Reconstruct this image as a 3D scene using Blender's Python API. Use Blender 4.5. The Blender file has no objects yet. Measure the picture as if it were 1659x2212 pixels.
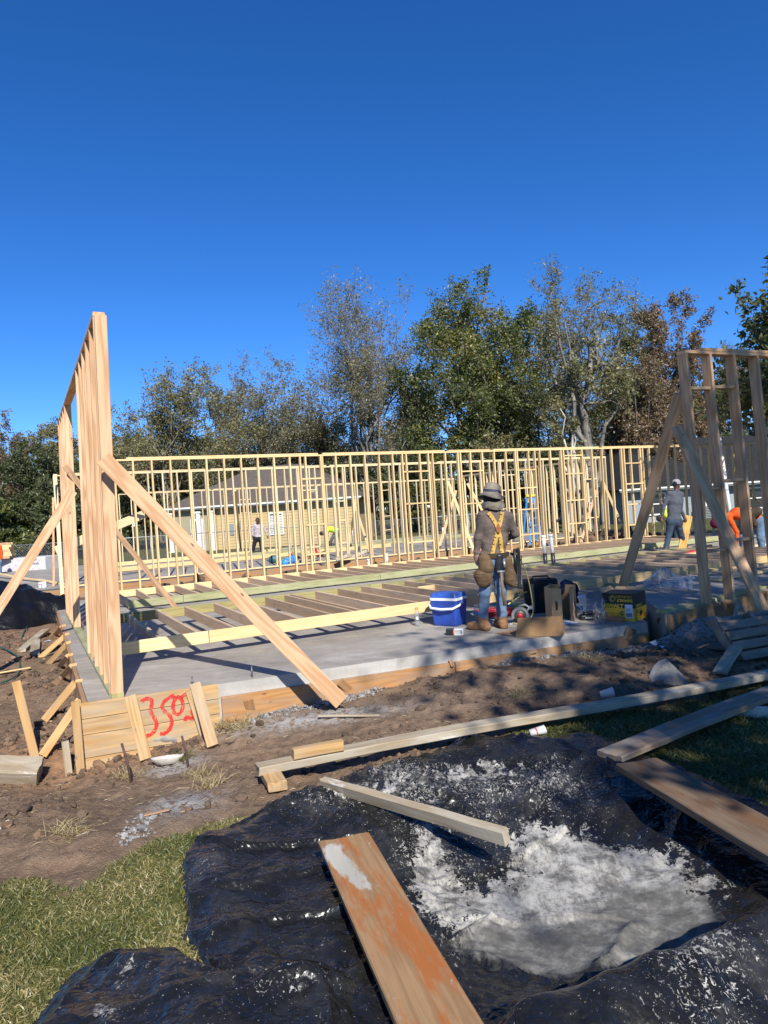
import bpy, bmesh, math, random
import numpy as np
from mathutils import Vector, Matrix
rad = math.radians
SC = bpy.context.scene
COL = SC.collection
# ---------------------------------------------------------------- camera, sky, sun, exposure
CAM_H = 1.55; ROLL = math.atan(0.0645); PITCH = math.atan(-6.0*math.cos(ROLL)/1536)
cam = bpy.data.cameras.new('camera'); cam_o = bpy.data.objects.new('camera', cam); COL.objects.link(cam_o)
cam.sensor_fit = 'VERTICAL'; cam.sensor_height = 36; cam.lens = 25; cam.clip_end = 3000; cam.clip_start = 0.05
cam_o.matrix_world = Matrix.Translation((0, 0, CAM_H)) @ Matrix.Rotation(rad(90)+PITCH, 4, 'X') @ Matrix.Rotation(-ROLL, 4, 'Z')
SC.camera = cam_o
SUN_EL = rad(38); SHX, SHY = -0.247, 0.969            # direction in which shadows fall on the ground
world = bpy.data.worlds.new('World'); SC.world = world; world.use_nodes = True
wt = world.node_tree; sky = wt.nodes.new('ShaderNodeTexSky'); sky.sky_type = 'NISHITA'; sky.sun_disc = False
sky.sun_elevation = SUN_EL; sky.sun_rotation = math.atan2(-SHX, -SHY)
sky.altitude = 0; sky.air_density = 0.7; sky.dust_density = 0.0; sky.ozone_density = 7.0
bg = wt.nodes['Background']; hsv = wt.nodes.new('ShaderNodeHueSaturation'); hsv.inputs['Saturation'].default_value = 1.19; hsv.inputs['Hue'].default_value = 0.507
wt.links.new(sky.outputs[0], hsv.inputs['Color']); wt.links.new(hsv.outputs[0], bg.inputs[0]); bg.inputs[1].default_value = 0.125
sun = bpy.data.lights.new('sun', 'SUN'); sun.energy = 5.0; sun.angle = rad(0.53); sun.color = (1.0, 0.965, 0.91)
sun_o = bpy.data.objects.new('sun', sun); COL.objects.link(sun_o)
sd = Vector((SHX*math.cos(SUN_EL), SHY*math.cos(SUN_EL), -math.sin(SUN_EL)))
sun_o.rotation_euler = sd.to_track_quat('-Z', 'Y').to_euler(); sun_o.location = (10, -40, 40)
SC.view_settings.view_transform = 'Standard'; SC.view_settings.look = 'None'
SC.view_settings.exposure = 0.55; SC.view_settings.gamma = 1.0; SC.view_settings.use_curve_mapping = False
SC.cycles.use_denoising = True; SC.cycles.max_bounces = 8; SC.cycles.transparent_max_bounces = 12
SC.render.film_transparent = False

# ---------------------------------------------------------------- helpers: picture point -> place in the world
F_ = 1536.0; CX_, CY_ = 829.5, 1106.0
def ray(x, y):
    u = (x-CX_)/F_; v = -(y-CY_)/F_
    c, s = math.cos(-ROLL), math.sin(-ROLL); u, v = u*c-v*s, u*s+v*c
    cp, sp = math.cos(PITCH), math.sin(PITCH)
    return Vector((u, cp-v*sp, sp+v*cp))
def gz(x, y, z=0.0):
    d = ray(x, y); t = (z-CAM_H)/d.z; return Vector((d.x*t, d.y*t, z))
def gy(x, y, Y):
    d = ray(x, y); t = Y/d.y; return Vector((d.x*t, Y, CAM_H+d.z*t))
HA = rad(27.0); HU = Vector((math.cos(HA), math.sin(HA), 0)); HV = Vector((-math.sin(HA), math.cos(HA), 0)); P0 = Vector((-2.5, 6.45, 0))
def UV(u, v, z=0.0): return P0+HU*u+HV*v+Vector((0, 0, z))
def touv(p): d = Vector((p[0], p[1], 0))-P0; return d.dot(HU), d.dot(HV)
UPZ = Vector((0, 0, 1))

# ---------------------------------------------------------------- helpers: noise
def _h(ix, iy, iz, seed):
    n = (ix.astype(np.int64)*374761393+iy.astype(np.int64)*668265263+iz.astype(np.int64)*2147483647+seed*144665) & 0x7fffffff
    n = ((n ^ (n >> 13))*1274126177) & 0x7fffffff
    return ((n ^ (n >> 16)) & 0xffff)/65535.0
def vnoise(x, y, z=None, seed=0):
    x = np.asarray(x, float); y = np.asarray(y, float); z = np.zeros_like(x) if z is None else np.asarray(z, float)
    ix, iy, iz = np.floor(x), np.floor(y), np.floor(z); fx, fy, fz = x-ix, y-iy, z-iz
    fx = fx*fx*(3-2*fx); fy = fy*fy*(3-2*fy); fz = fz*fz*(3-2*fz); r = 0
    for dx in (0, 1):
        for dy in (0, 1):
            for dz in (0, 1):
                r = r+_h(ix+dx, iy+dy, iz+dz, seed)*(fx if dx else 1-fx)*(fy if dy else 1-fy)*(fz if dz else 1-fz)
    return r*2-1
def fbm(x, y, z=None, seed=0, oct=4, gain=.5):
    r = 0; a = 1.0; f = 1.0
    for i in range(oct):
        r = r+a*vnoise(np.asarray(x)*f, np.asarray(y)*f, None if z is None else np.asarray(z)*f, seed+i*7); a *= gain; f *= 2.03
    return r
def sstep(a, b, x): t = np.clip((x-a)/(b-a), 0, 1); return t*t*(3-2*t)
def gauss(x, y, cx, cy, r, ry=None): return np.exp(-((x-cx)/r)**2-((y-cy)/(ry or r))**2)

# ---------------------------------------------------------------- helpers: objects
WM = {}
def link(o, parent=None, M=None):
    COL.objects.link(o)
    M = M or Matrix.Identity(4); WM[o] = M
    if parent is not None:
        o.parent = parent; o.matrix_basis = WM[parent].inverted() @ M
    else: o.matrix_basis = M
    return o
def tag(o, label=None, cat=None, group=None, kind=None):
    if label: o['label'] = label
    if cat: o['category'] = cat
    if group: o['group'] = group
    if kind: o['kind'] = kind
    return o
def thing(name, label, cat, loc=(0, 0, 0), rz=0.0, group=None):
    o = bpy.data.objects.new(name, None); o.empty_display_size = .1
    link(o, None, Matrix.Translation(Vector(loc)) @ Matrix.Rotation(rz, 4, 'Z')); return tag(o, label, cat, group, 'thing')
def mk(name, me, mats, parent=None, M=None, local=False):
    o = bpy.data.objects.new(name, me)
    if mats is not None:
        if not isinstance(mats, (list, tuple)): mats = [mats]
        if len(me.materials) == 0:
            for m in mats: me.materials.append(m)
    if local and parent is not None: M = WM[parent] @ (M or Matrix.Identity(4))
    return link(o, parent, M)
def np_mesh(name, V, Fc, smooth=False, mi=None):
    """V (n,3); Fc (m,k) int array of equal-size faces"""
    V = np.asarray(V, np.float32); Fc = np.asarray(Fc, np.int32); me = bpy.data.meshes.new(name)
    m, k = Fc.shape
    me.vertices.add(len(V)); me.vertices.foreach_set('co', V.ravel())
    me.loops.add(m*k); me.loops.foreach_set('vertex_index', Fc.ravel())
    me.polygons.add(m); me.polygons.foreach_set('loop_start', np.arange(0, m*k, k, dtype=np.int32))
    try: me.polygons.foreach_set('loop_total', np.full(m, k, np.int32))
    except Exception: pass
    if mi is not None: me.polygons.foreach_set('material_index', np.asarray(mi, np.int32))
    me.polygons.foreach_set('use_smooth', np.full(m, smooth, bool))
    me.update(calc_edges=True); return me
def vattr(me, name, vals):
    a = me.attributes.new(name, 'FLOAT', 'POINT'); a.data.foreach_set('value', np.asarray(vals, np.float32)); return me
class MB:
    def __init__(s): s.v = []; s.f = []; s.m = []; s.sm = []
    def add(s, vs, fs, mi=0, sm=False):
        b = len(s.v); s.v += [tuple(v) for v in vs]
        for f in fs: s.f.append([i+b for i in f]); s.m.append(mi); s.sm.append(sm)
        return s
    def box(s, lo, hi, mi=0, M=None):
        x0, y0, z0 = lo; x1, y1, z1 = hi
        vs = [Vector(p) for p in ((x0, y0, z0), (x1, y0, z0), (x1, y1, z0), (x0, y1, z0), (x0, y0, z1), (x1, y0, z1), (x1, y1, z1), (x0, y1, z1))]
        if M is not None: vs = [M @ v for v in vs]
        return s.add(vs, [(3, 2, 1, 0), (4, 5, 6, 7), (0, 1, 5, 4), (1, 2, 6, 5), (2, 3, 7, 6), (3, 0, 4, 7)], mi)
    def cbox(s, lo, hi, c, mi=0, M=None):
        """box with chamfered edges"""
        bm = bmesh.new(); bmesh.ops.create_cube(bm, size=1)
        for v in bm.verts: v.co = Vector([lo[i]+(v.co[i]+.5)*(hi[i]-lo[i]) for i in range(3)])
        bmesh.ops.bevel(bm, geom=bm.edges[:], offset=c, segments=2, affect='EDGES', profile=.5)
        bm.verts.index_update(); vs = [(M @ v.co) if M is not None else v.co.copy() for v in bm.verts]
        s.add(vs, [[v.index for v in f.verts] for f in bm.faces], mi, False); bm.free(); return s
    def prism(s, poly, z0, z1, mi=0):
        n = len(poly); vs = [(p[0], p[1], z0) for p in poly]+[(p[0], p[1], z1) for p in poly]
        return s.add(vs, [list(range(n))[::-1], list(range(n, 2*n))]+[(i, (i+1) % n, n+(i+1) % n, n+i) for i in range(n)], mi)
    def tube(s, pts, r, n=8, mi=0, cap=True, sm=True):
        pts = [Vector(p) for p in pts]; R = r if isinstance(r, (list, tuple)) else [r]*len(pts); vs = []; up = None
        for i, p in enumerate(pts):
            t = (pts[min(i+1, len(pts)-1)]-pts[max(i-1, 0)]).normalized()
            if up is None: up = t.orthogonal().normalized()
            a = (up-t*up.dot(t)); a = a.normalized() if a.length > 1e-6 else t.orthogonal().normalized(); up = a; b = t.cross(a)
            vs += [p+(a*math.cos(k*2*math.pi/n)+b*math.sin(k*2*math.pi/n))*R[i] for k in range(n)]
        fs = [(i*n+k, i*n+(k+1) % n, (i+1)*n+(k+1) % n, (i+1)*n+k) for i in range(len(pts)-1) for k in range(n)]
        s.add(vs, fs, mi, sm)
        if cap: b = len(s.v)-len(vs); e = len(s.v)-n; s.f += [list(range(b, b+n))[::-1], list(range(e, e+n))]; s.m += [mi, mi]; s.sm += [False, False]
        return s
    def lathe(s, prof, n=16, mi=0, c=(0, 0, 0), sm=True, M=None):
        vs = []
        for r, z in prof: vs += [Vector((c[0]+r*math.cos(2*math.pi*k/n), c[1]+r*math.sin(2*math.pi*k/n), c[2]+z)) for k in range(n)]
        if M is not None: vs = [M @ v for v in vs]
        return s.add(vs, [(i*n+k, i*n+(k+1) % n, (i+1)*n+(k+1) % n, (i+1)*n+k) for i in range(len(prof)-1) for k in range(n)], mi, sm)
    def mesh(s, name='m'):
        me = bpy.data.meshes.new(name); me.from_pydata(s.v, [], s.f)
        me.polygons.foreach_set('material_index', s.m); me.polygons.foreach_set('use_smooth', s.sm); me.update(); return me
    def build(s, name, mats, parent=None, M=None, local=False): return mk(name, s.mesh(name), mats, parent, M, local)
def frame_z(p, q, up):
    """matrix whose Z runs p->q, Y close to up, origin at p"""
    z = (q-p).normalized(); up = Vector(up); y = up-z*up.dot(z)
    y = y.normalized() if y.length > 1e-4 else z.orthogonal().normalized(); x = y.cross(z)
    M = Matrix((x, y, z)).transposed().to_4x4(); M.translation = p; return M
_lum = {}
def lumber_mesh(L, w, h, c=0.004, cut=0.0):
    """sawn timber along +Z, section w (X) by h (Y), eased edges; cut slants the far end"""
    k = (round(L, 2), w, h, c, cut)
    if k in _lum: return _lum[k]
    L = round(L, 2); a, b = w/2, h/2
    sec = [(-a+c, -b), (a-c, -b), (a, -b+c), (a, b-c), (a-c, b), (-a+c, b), (-a, b-c), (-a, -b+c)]
    vs = [(x, y, 0) for x, y in sec]+[(x, y, L+cut*x) for x, y in sec]
    m = MB().add(vs, [list(range(8))[::-1], list(range(8, 16))]+[(i, (i+1) % 8, 8+(i+1) % 8, 8+i) for i in range(8)])
    me = m.mesh('lumber_%d' % len(_lum)); _lum[k] = me; return me
def lumber(name, p, q, w, h, up, mat, parent=None, cut=0.0, c=0.004):
    """one piece of timber from p to q, h measured along up, w across"""
    p = Vector(p); q = Vector(q); me = lumber_mesh((q-p).length, w, h, c, cut)
    key = me.name+mat.name
    if key not in _lum:
        if len(me.materials) == 0: me.materials.append(mat); _lum[key] = me
        elif me.materials[0] == mat: _lum[key] = me
        else: m2 = me.copy(); m2.materials.clear(); m2.materials.append(mat); _lum[key] = m2
    o = bpy.data.objects.new(name, _lum[key]); return link(o, parent, frame_z(p, q, up))

# ---------------------------------------------------------------- helpers: materials
class NT:
    def __init__(s, name):
        s.m = bpy.data.materials.new(name); s.m.use_nodes = True; s.t = s.m.node_tree; s.b = s.t.nodes['Principled BSDF']
    def n(s, typ, ins=None, **pr):
        nd = s.t.nodes.new('ShaderNode'+typ)
        for k, v in pr.items(): setattr(nd, k, v)
        for k, v in (ins or {}).items(): s.put(nd.inputs[k], v)
        return nd
    def put(s, sock, v):
        if isinstance(v, bpy.types.NodeSocket): s.t.links.new(v, sock)
        elif isinstance(v, bpy.types.Node): s.t.links.new(v.outputs[0], sock)
        else:
            if isinstance(v, (tuple, list)) and len(v) == 3 and sock.type == 'RGBA': v = (*v, 1)
            sock.default_value = v
    def co(s, kind='Object'): return s.n('TexCoord').outputs[kind]
    def pos(s): return s.n('NewGeometry').outputs['Position']
    def map(s, vec, scale=(1, 1, 1), loc=(0, 0, 0), rot=(0, 0, 0)): return s.n('Mapping', {0: vec, 'Location': loc, 'Rotation': rot, 'Scale': scale}).outputs[0]
    def noise(s, vec, scale=5, detail=3, rough=.55, dist=0.0): return s.n('TexNoise', {'Vector': vec, 'Scale': scale, 'Detail': detail, 'Roughness': rough, 'Distortion': dist}).outputs[0]
    def voro(s, vec, scale=5, feature='F1', out=0, rnd=1.0): return s.n('TexVoronoi', {'Vector': vec, 'Scale': scale, 'Randomness': rnd}, feature=feature).outputs[out]
    def ramp(s, fac, stops):
        nd = s.n('ValToRGB', {0: fac}); e = nd.color_ramp.elements
        while len(e) < len(stops): e.new(.5)
        for i, (p, c) in enumerate(stops): e[i].position = p; e[i].color = (*c, 1) if len(c) == 3 else c
        return nd.outputs[0]
    def rng(s, v, a, b, c=0., d=1.): return s.n('MapRange', {0: v, 1: a, 2: b, 3: c, 4: d}).outputs[0]
    def mix(s, fac, a, b, blend='MIX'):
        nd = s.n('Mix', data_type='RGBA', blend_type=blend); s.put(nd.inputs[0], fac); s.put(nd.inputs[6], a); s.put(nd.inputs[7], b); return nd.outputs[2]
    def math(s, op, a, b=0.0, clamp=False): nd = s.n('Math', {0: a, 1: b}, operation=op, use_clamp=clamp); return nd.outputs[0]
    def attr(s, name): return s.n('Attribute', attribute_name=name).outputs['Fac']
    def bump(s, h, strength=.3, dist=.01): s.put(s.b.inputs['Normal'], s.n('Bump', {'Height': h, 'Strength': strength, 'Distance': dist}).outputs[0])
    def out(s, col=None, rough=None, spec=None, metal=None, alpha=None, trans=None, ior=None, sheen=None):
        for k, v in (('Base Color', col), ('Roughness', rough), ('Specular IOR Level', spec), ('Metallic', metal), ('Alpha', alpha), ('Transmission Weight', trans), ('IOR', ior), ('Sheen Weight', sheen)):
            if v is not None: s.put(s.b.inputs[k], v)
        return s.m
_mc = {}
def plain(name, col, rough=.6, var=.12, scale=12, metal=0, spec=.5, bump=0.0, bscale=60):
    if name in _mc: return _mc[name]
    T = NT(name); c = T.co(); f = T.noise(c, scale, 4)
    cc = T.mix(T.rng(f, .3, .7), tuple(x*(1-var) for x in col), tuple(min(1, x*(1+var)) for x in col))
    if bump: T.bump(T.noise(c, bscale, 3), bump, .01)
    _mc[name] = T.out(cc, T.rng(f, .3, .7, rough*.88, min(1, rough*1.1)), spec, metal); return _mc[name]
def wood(name, base, dark, knot=(.10, .05, .025), gray=None, grain=1.0, rough=.78, rvar=.16, paint=None):
    T = NT(name); oi = T.n('ObjectInfo').outputs['Random']; c0 = T.co()
    off = T.n('CombineXYZ', {0: T.math('MULTIPLY', oi, 37.1), 1: T.math('MULTIPLY', oi, 91.7), 2: T.math('MULTIPLY', oi, 53.3)})
    c = T.n('VectorMath', {0: c0, 1: off.outputs[0]}, operation='ADD').outputs[0]
    n1 = T.noise(T.map(c, (9, 9, .8)), 1.0, 1.5, .45)
    g = T.math('ADD', T.math('MULTIPLY', T.math('SINE', T.math('MULTIPLY', n1, 34)), .5), .5)
    fib = T.noise(T.map(c, (160, 160, 4)), 1.0, 3, .6)
    gf = T.math('ADD', T.math('MULTIPLY', g, .40*grain), T.math('MULTIPLY', fib, .55))
    col = T.mix(T.rng(gf, .12, .95), base, dark)
    tint = T.mix(oi, tuple(x*(1-rvar) for x in (1, .96, .9)), tuple(x*(1+rvar*.6) for x in (1, 1, 1)))
    col = T.mix(1.0, col, tint, 'MULTIPLY')
    k = T.voro(T.map(c, (13, 13, 4.5)), 1.0, rnd=1.0); kc = T.voro(T.map(c, (13, 13, 4.5)), 1.0, out=1)
    sel = T.math('GREATER_THAN', T.n('SeparateColor', {0: kc}).outputs[0], .80)
    km = T.math('MULTIPLY', T.rng(k, .07, .14, 1, 0), sel); col = T.mix(T.math('MULTIPLY', km, .85), col, knot)
    if gray:
        gm = T.rng(T.noise(T.map(c, (10, 10, 2.2)), 1.0, 4, .65), .38, .62); col = T.mix(T.math('MULTIPLY', gm, gray[1]), col, gray[0])
    if paint:
        pm = T.rng(T.noise(T.map(c, (14, 14, 3)), 1.0, 4, .7), paint[1], paint[1]+.07); col = T.mix(pm, col, paint[0])
    T.bump(T.math('ADD', fib, T.math('MULTIPLY', g, .5)), .22, .004)
    return T.out(col, rough, .25)
W_FIR = wood('wood_fir', (.67, .45, .275), (.43, .235, .115), grain=1.25)
W_SPF = wood('wood_spruce', (.74, .56, .30), (.55, .36, .15), grain=.7)
W_PALE = wood('wood_pale_stud', (.70, .56, .34), (.52, .38, .20), grain=.5)
W_PT = wood('wood_treated_green', (.34, .33, .16), (.19, .20, .09), grain=.9, gray=((.40, .39, .24), .6))
W_PTY = wood('wood_treated_yellow', (.42, .36, .15), (.22, .19, .07), grain=1.0, gray=((.30, .33, .17), .4))
W_FORM = wood('wood_form_board', (.56, .36, .16), (.34, .19, .07), grain=1.2, gray=((.36, .29, .20), .75))
W_ORANGE = wood('wood_form_ply', (.46, .24, .09), (.28, .13, .045), grain=.9, gray=((.27, .205, .15), .75))
W_STAKE = wood('wood_stake', (.58, .36, .145), (.36, .19, .07), grain=.9, gray=((.34, .26, .17), .5))
W_GRAY = wood('wood_weathered', (.36, .28, .18), (.20, .15, .09), grain=.7, gray=((.40, .36, .28), .75), paint=((.50, .47, .40), .62))
W_DARKW = wood('wood_wet_plank', (.27, .19, .12), (.14, .095, .06), grain=.6, gray=((.25, .23, .20), .8), paint=((.36, .34, .31), .63))
W_PALLET = wood('wood_pallet', (.22, .16, .11), (.12, .085, .055), gray=((.22, .20, .17), .7))
W_MAN = wood('wood_board_golden', (.64, .40, .13), (.40, .22, .06), grain=1.2)
# ================================================================ the setting: ground, slabs
PLINE = lambda x: 5.10+0.368*(x+1.02)              # far edge of the lawn on the right, along the long board
def zground(x, y):
    x = np.asarray(x, float); y = np.asarray(y, float)
    z = -0.30-0.26*gauss(x, y, -2.5, 6.0, 1.7, 1.0)-.10*gauss(x, y, -4.6, 7.4, 1.6)
    z = z+0.13*gauss(x, y, 2.0, 7.3, 2.3, .8)+.10*gauss(x, y, 4.6, 8.2, 1.0, .7)
    z = z+.30*gauss(x, y, 3.62, 8.12, .55, .26)+.12*gauss(x, y, 4.3, 8.5, .6, .3)+.12*gauss(x, y, 5.2, 8.9, .8, .4)
    z = z+0.16*gauss(x, y, -7.2, 11.5, 1.8)+.12*gauss(x, y, -6.3, 8.3, 1.2)+.25*gauss(x, y, -9.5, 14.5, 2.0)
    dx, dy = x-P0.x, y-P0.y; u = dx*HU.x+dy*HU.y; v = dx*HV.x+dy*HV.y
    heap = sstep(10.0, 10.8, v)*sstep(14.0, 13.0, v)*sstep(1, 2, u)*sstep(22, 20, u)
    z = z+heap*(.08+.16*fbm(u*.9, v*.9, seed=5, oct=3))
    r = np.sqrt(((x-.72)/1.0)**2+((y-3.45)/1.15)**2); z = z-.13*sstep(1.0, .5, r)
    near = sstep(30, 14, y)
    lawn = lawnmask(x, y)
    z = z+near*(1-lawn)*(.034*fbm(x*2.1, y*2.1, seed=1, oct=4)+.026*np.abs(fbm(x*9, y*9, seed=2, oct=4))+.010*vnoise(x*26, y*26, seed=4))+.012*lawn*near*fbm(x*3, y*3, seed=3)
    return z
def lawnmask(x, y):
    n = .28*fbm(x*1.7, y*1.7, seed=11, oct=4)
    bl = 4.25-.9*sstep(-1.45, -2.4, x)+.25*np.sin(x*5); L = sstep(.12, -.18, y-bl+n*1.2)*sstep(.2, -.2, x)
    R = sstep(.1, -.25, y-(PLINE(x)-.12)+n*.8)*sstep(.1, .5, x)
    dx, dy = x-P0.x, y-P0.y; u = dx*HU.x+dy*HU.y; v = dx*HV.x+dy*HV.y
    far = np.clip(sstep(25.5, 27, v)+sstep(23.5, 25, u)+sstep(-7, -10, u)*sstep(15, 18, y), 0, 1)
    return np.clip(np.maximum(np.maximum(L, R), far), 0, 1)
def px_poly(pts, z): return np.array([tuple(gz(x, y, z))[:2] for x, y in pts])
TARP_A = px_poly([(470, 2125), (425, 2075), (398, 2025), (388, 1920), (396, 1870), (412, 1835), (480, 1800), (560, 1762), (640, 1722), (700, 1702), (760, 1672), (850, 1650), (930, 1632), (985, 1606), (1010, 1590), (1060, 1600), (1130, 1606), (1200, 1612), (1260, 1600), (1330, 1618), (1400, 1650), (1470, 1668), (1520, 1690), (1575, 1712), (1612, 1735)], -.30)
TARP_A = np.vstack([TARP_A, np.array([(2.25, 3.7), (2.5, 2.9), (2.3, 2.1), (1.5, 1.7), (.6, 1.6), (-.1, 1.8), (-.45, 2.3)])])
TARP_B = px_poly([(55, 2230), (110, 2150), (175, 2085), (215, 2062), (300, 2055), (380, 2062), (432, 2082), (520, 2105), (640, 2135), (760, 2100), (800, 2120), (830, 2230)], -.28); TARP_B = np.vstack([TARP_B, np.array([(.0, 2.1), (-.6, 1.9), (-1.3, 2.0), (-1.55, 2.3)])])
def inside(P, x, y):
    r = np.zeros(np.shape(x), bool); n = len(P)
    for i in range(n):
        (x0, y0), (x1, y1) = P[i], P[(i+1) % n]
        with np.errstate(all='ignore'): c = ((y0 > y) != (y1 > y)) & (x < (x1-x0)*(y-y0)/(y1-y0+1e-12)+x0)
        r ^= c
    return r
def shrink(P, f): c = P.mean(0); return c+(P-c)*f
def lines(segs):
    out = []
    for a, b, st in segs: out += list(np.arange(a, b, st))
    return np.array(out)
def build_ground():
    xs = lines([(-600, -120, 60), (-120, -30, 6), (-30, -12, .6), (-12, -5, .12), (-5, 5.2, .035), (5.2, 9, .12), (9, 30, .6), (30, 120, 6), (120, 601, 60)])
    ys = lines([(-120, -6, 8), (-6, 2, .5), (2, 8.6, .035), (8.6, 16, .12), (16, 30, .4), (30, 80, 3), (80, 1400, 60)])
    X, Y = np.meshgrid(xs, ys); Z = zground(X, Y); Z = Z-.07*(inside(shrink(TARP_A, .95), X, Y) | inside(shrink(TARP_B, .93), X, Y)); m, n = X.shape
    i = np.arange(m*n).reshape(m, n); Fc = np.stack([i[:-1, :-1], i[:-1, 1:], i[1:, 1:], i[1:, :-1]], -1).reshape(-1, 4)
    me = np_mesh('ground', np.stack([X, Y, Z], -1).reshape(-1, 3), Fc, True)
    vattr(me, 'lawn', lawnmask(X, Y).ravel())
    dx, dy = X-P0.x, Y-P0.y; u = dx*HU.x+dy*HU.y; v = dx*HV.x+dy*HV.y
    red = np.clip(gauss(X, Y, -2.9, 6.4, .9, .5)+gauss(X, Y, -7, 9.2, 1.4)+gauss(X, Y, -5.5, 12.5, 1.2)+gauss(X, Y, 3.4, 6.9, .5), 0, 1); vattr(me, 'red', red.ravel())
    spill = np.clip(gauss(X, Y, -.75, 6.55, .8, .18)+gauss(X, Y, 2.4, 8.1, 1.2, .16)+gauss(X, Y, 4.0, 8.0, .6, .25)+gauss(X, Y, -1.45, 4.75, .22, .3)+gauss(X, Y, -1.9, 6.0, .25, .2), 0, 1); vattr(me, 'spill', spill.ravel())
    T = NT('ground_soil_and_lawn'); p = T.pos()
    a = T.noise(p, 1.3, 5, .6); b = T.noise(p, 14, 5, .65); c = T.noise(p, 90, 3, .6)
    dirt = T.ramp(T.math('ADD', T.math('MULTIPLY', a, .5), T.math('MULTIPLY', b, .5)), [(.28, (.092, .062, .041)), (.5, (.178, .120, .079)), (.72, (.29, .20, .13))])
    rd = T.math('MULTIPLY', T.attr('red'), T.rng(b, .35, .6)); dirt = T.mix(rd, dirt, (.33, .175, .09))
    sp = T.math('MULTIPLY', T.attr('spill'), T.rng(T.noise(p, 22, 4, .7), .42, .5)); dirt = T.mix(sp, dirt, (.33, .32, .30))
    dirt = T.mix(T.rng(c, .60, .72, 0, .55), dirt, (.42, .325, .215))
    lawn = T.ramp(T.noise(p, 3.5, 5, .7), [(.3, (.075, .085, .026)), (.5, (.125, .125, .042)), (.72, (.21, .175, .08))])
    lawn = T.mix(T.rng(T.noise(p, 130, 2), .35, .7), lawn, (.045, .05, .018))
    col = T.mix(T.attr('lawn'), dirt, lawn)
    T.bump(T.math('ADD', b, T.math('MULTIPLY', c, .6)), .75, .03)
    tag(mk('ground', me, T.out(col, .95, .12)), kind='structure')
build_ground()

def concrete(name, c0, c1, c2, streak=(1, 1, 1), rot=0.0):
    T = NT(name); p = T.pos(); q = T.map(p, streak, rot=(0, 0, rot))
    a = T.noise(q, .9, 6, .62, .6); b = T.noise(T.map(p, (1, 3.2, 1), rot=(0, 0, -HA)), 3.2, 5, .6, .4); c = T.noise(p, 60, 3)
    m = T.math('ADD', T.math('MULTIPLY', a, .6), T.math('MULTIPLY', b, .4))
    col = T.ramp(m, [(.33, c0), (.5, c1), (.68, c2)]); col = T.mix(T.rng(c, .3, .7, 0, .12), col, (.12, .12, .115))
    col = T.mix(T.rng(T.noise(p, 7, 5, .7), .63, .70, 0, .5), col, (.50, .49, .46))
    col = T.mix(T.rng(T.noise(p, 2.3, 6, .78), .54, .68, 0, .4), col, (.44, .37, .26)); col = T.mix(T.rng(T.noise(p, 1.1, 6, .75, .8), .56, .70, 0, .5), col, (.13, .122, .11))
    T.bump(T.math('ADD', b, T.math('MULTIPLY', c, .4)), .18, .01)
    return T.out(col, T.rng(a, .3, .7, .55, .8), .35)
M_SLAB = concrete('slab_concrete', (.205, .182, .150), (.305, .272, .225), (.43, .39, .335))
M_FACE = concrete('slab_face_concrete', (.30, .28, .245), (.40, .375, .335), (.50, .475, .43), (.6, .6, 6))
FA, FB = UV(-.27, -.02), UV(5.88, -.70)                # the porch front edge
poly = [FA, FB, UV(6.2, -.2), UV(22, -.2), UV(22, 9.9), UV(-.16, 9.9)]
m = MB().prism(poly, -.75, 0.0)
for k in range(len(poly)): m.m[2+k] = 1
tag(m.build('foundation_slab', [M_SLAB, M_FACE]), kind='structure')
RB = [UV(5.84, -1.0), UV(9.2, -.45), UV(22.5, .4), UV(22.5, 1.15), UV(7.5, 1.15)]
m = MB().prism(RB, -.75, .13)
tag(m.build('raised_slab', [M_SLAB, M_FACE]), kind='structure')
S2 = [UV(-1.6, 14.0), UV(20.6, 14.0), UV(20.6, 26), UV(-1.6, 26)]
m = MB().prism(S2, -.7, 0.0)
tag(m.build('neighbouring_foundation_slab', M_SLAB), kind='structure')
road = MB().prism([UV(-30, 30), UV(-2, 30), UV(-2, 32), UV(-30, 32)], -.5, -.27)
tag(road.build('gravel_path', plain('gravel_path_grey', (.30, .28, .25), .95)), kind='structure')
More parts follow.
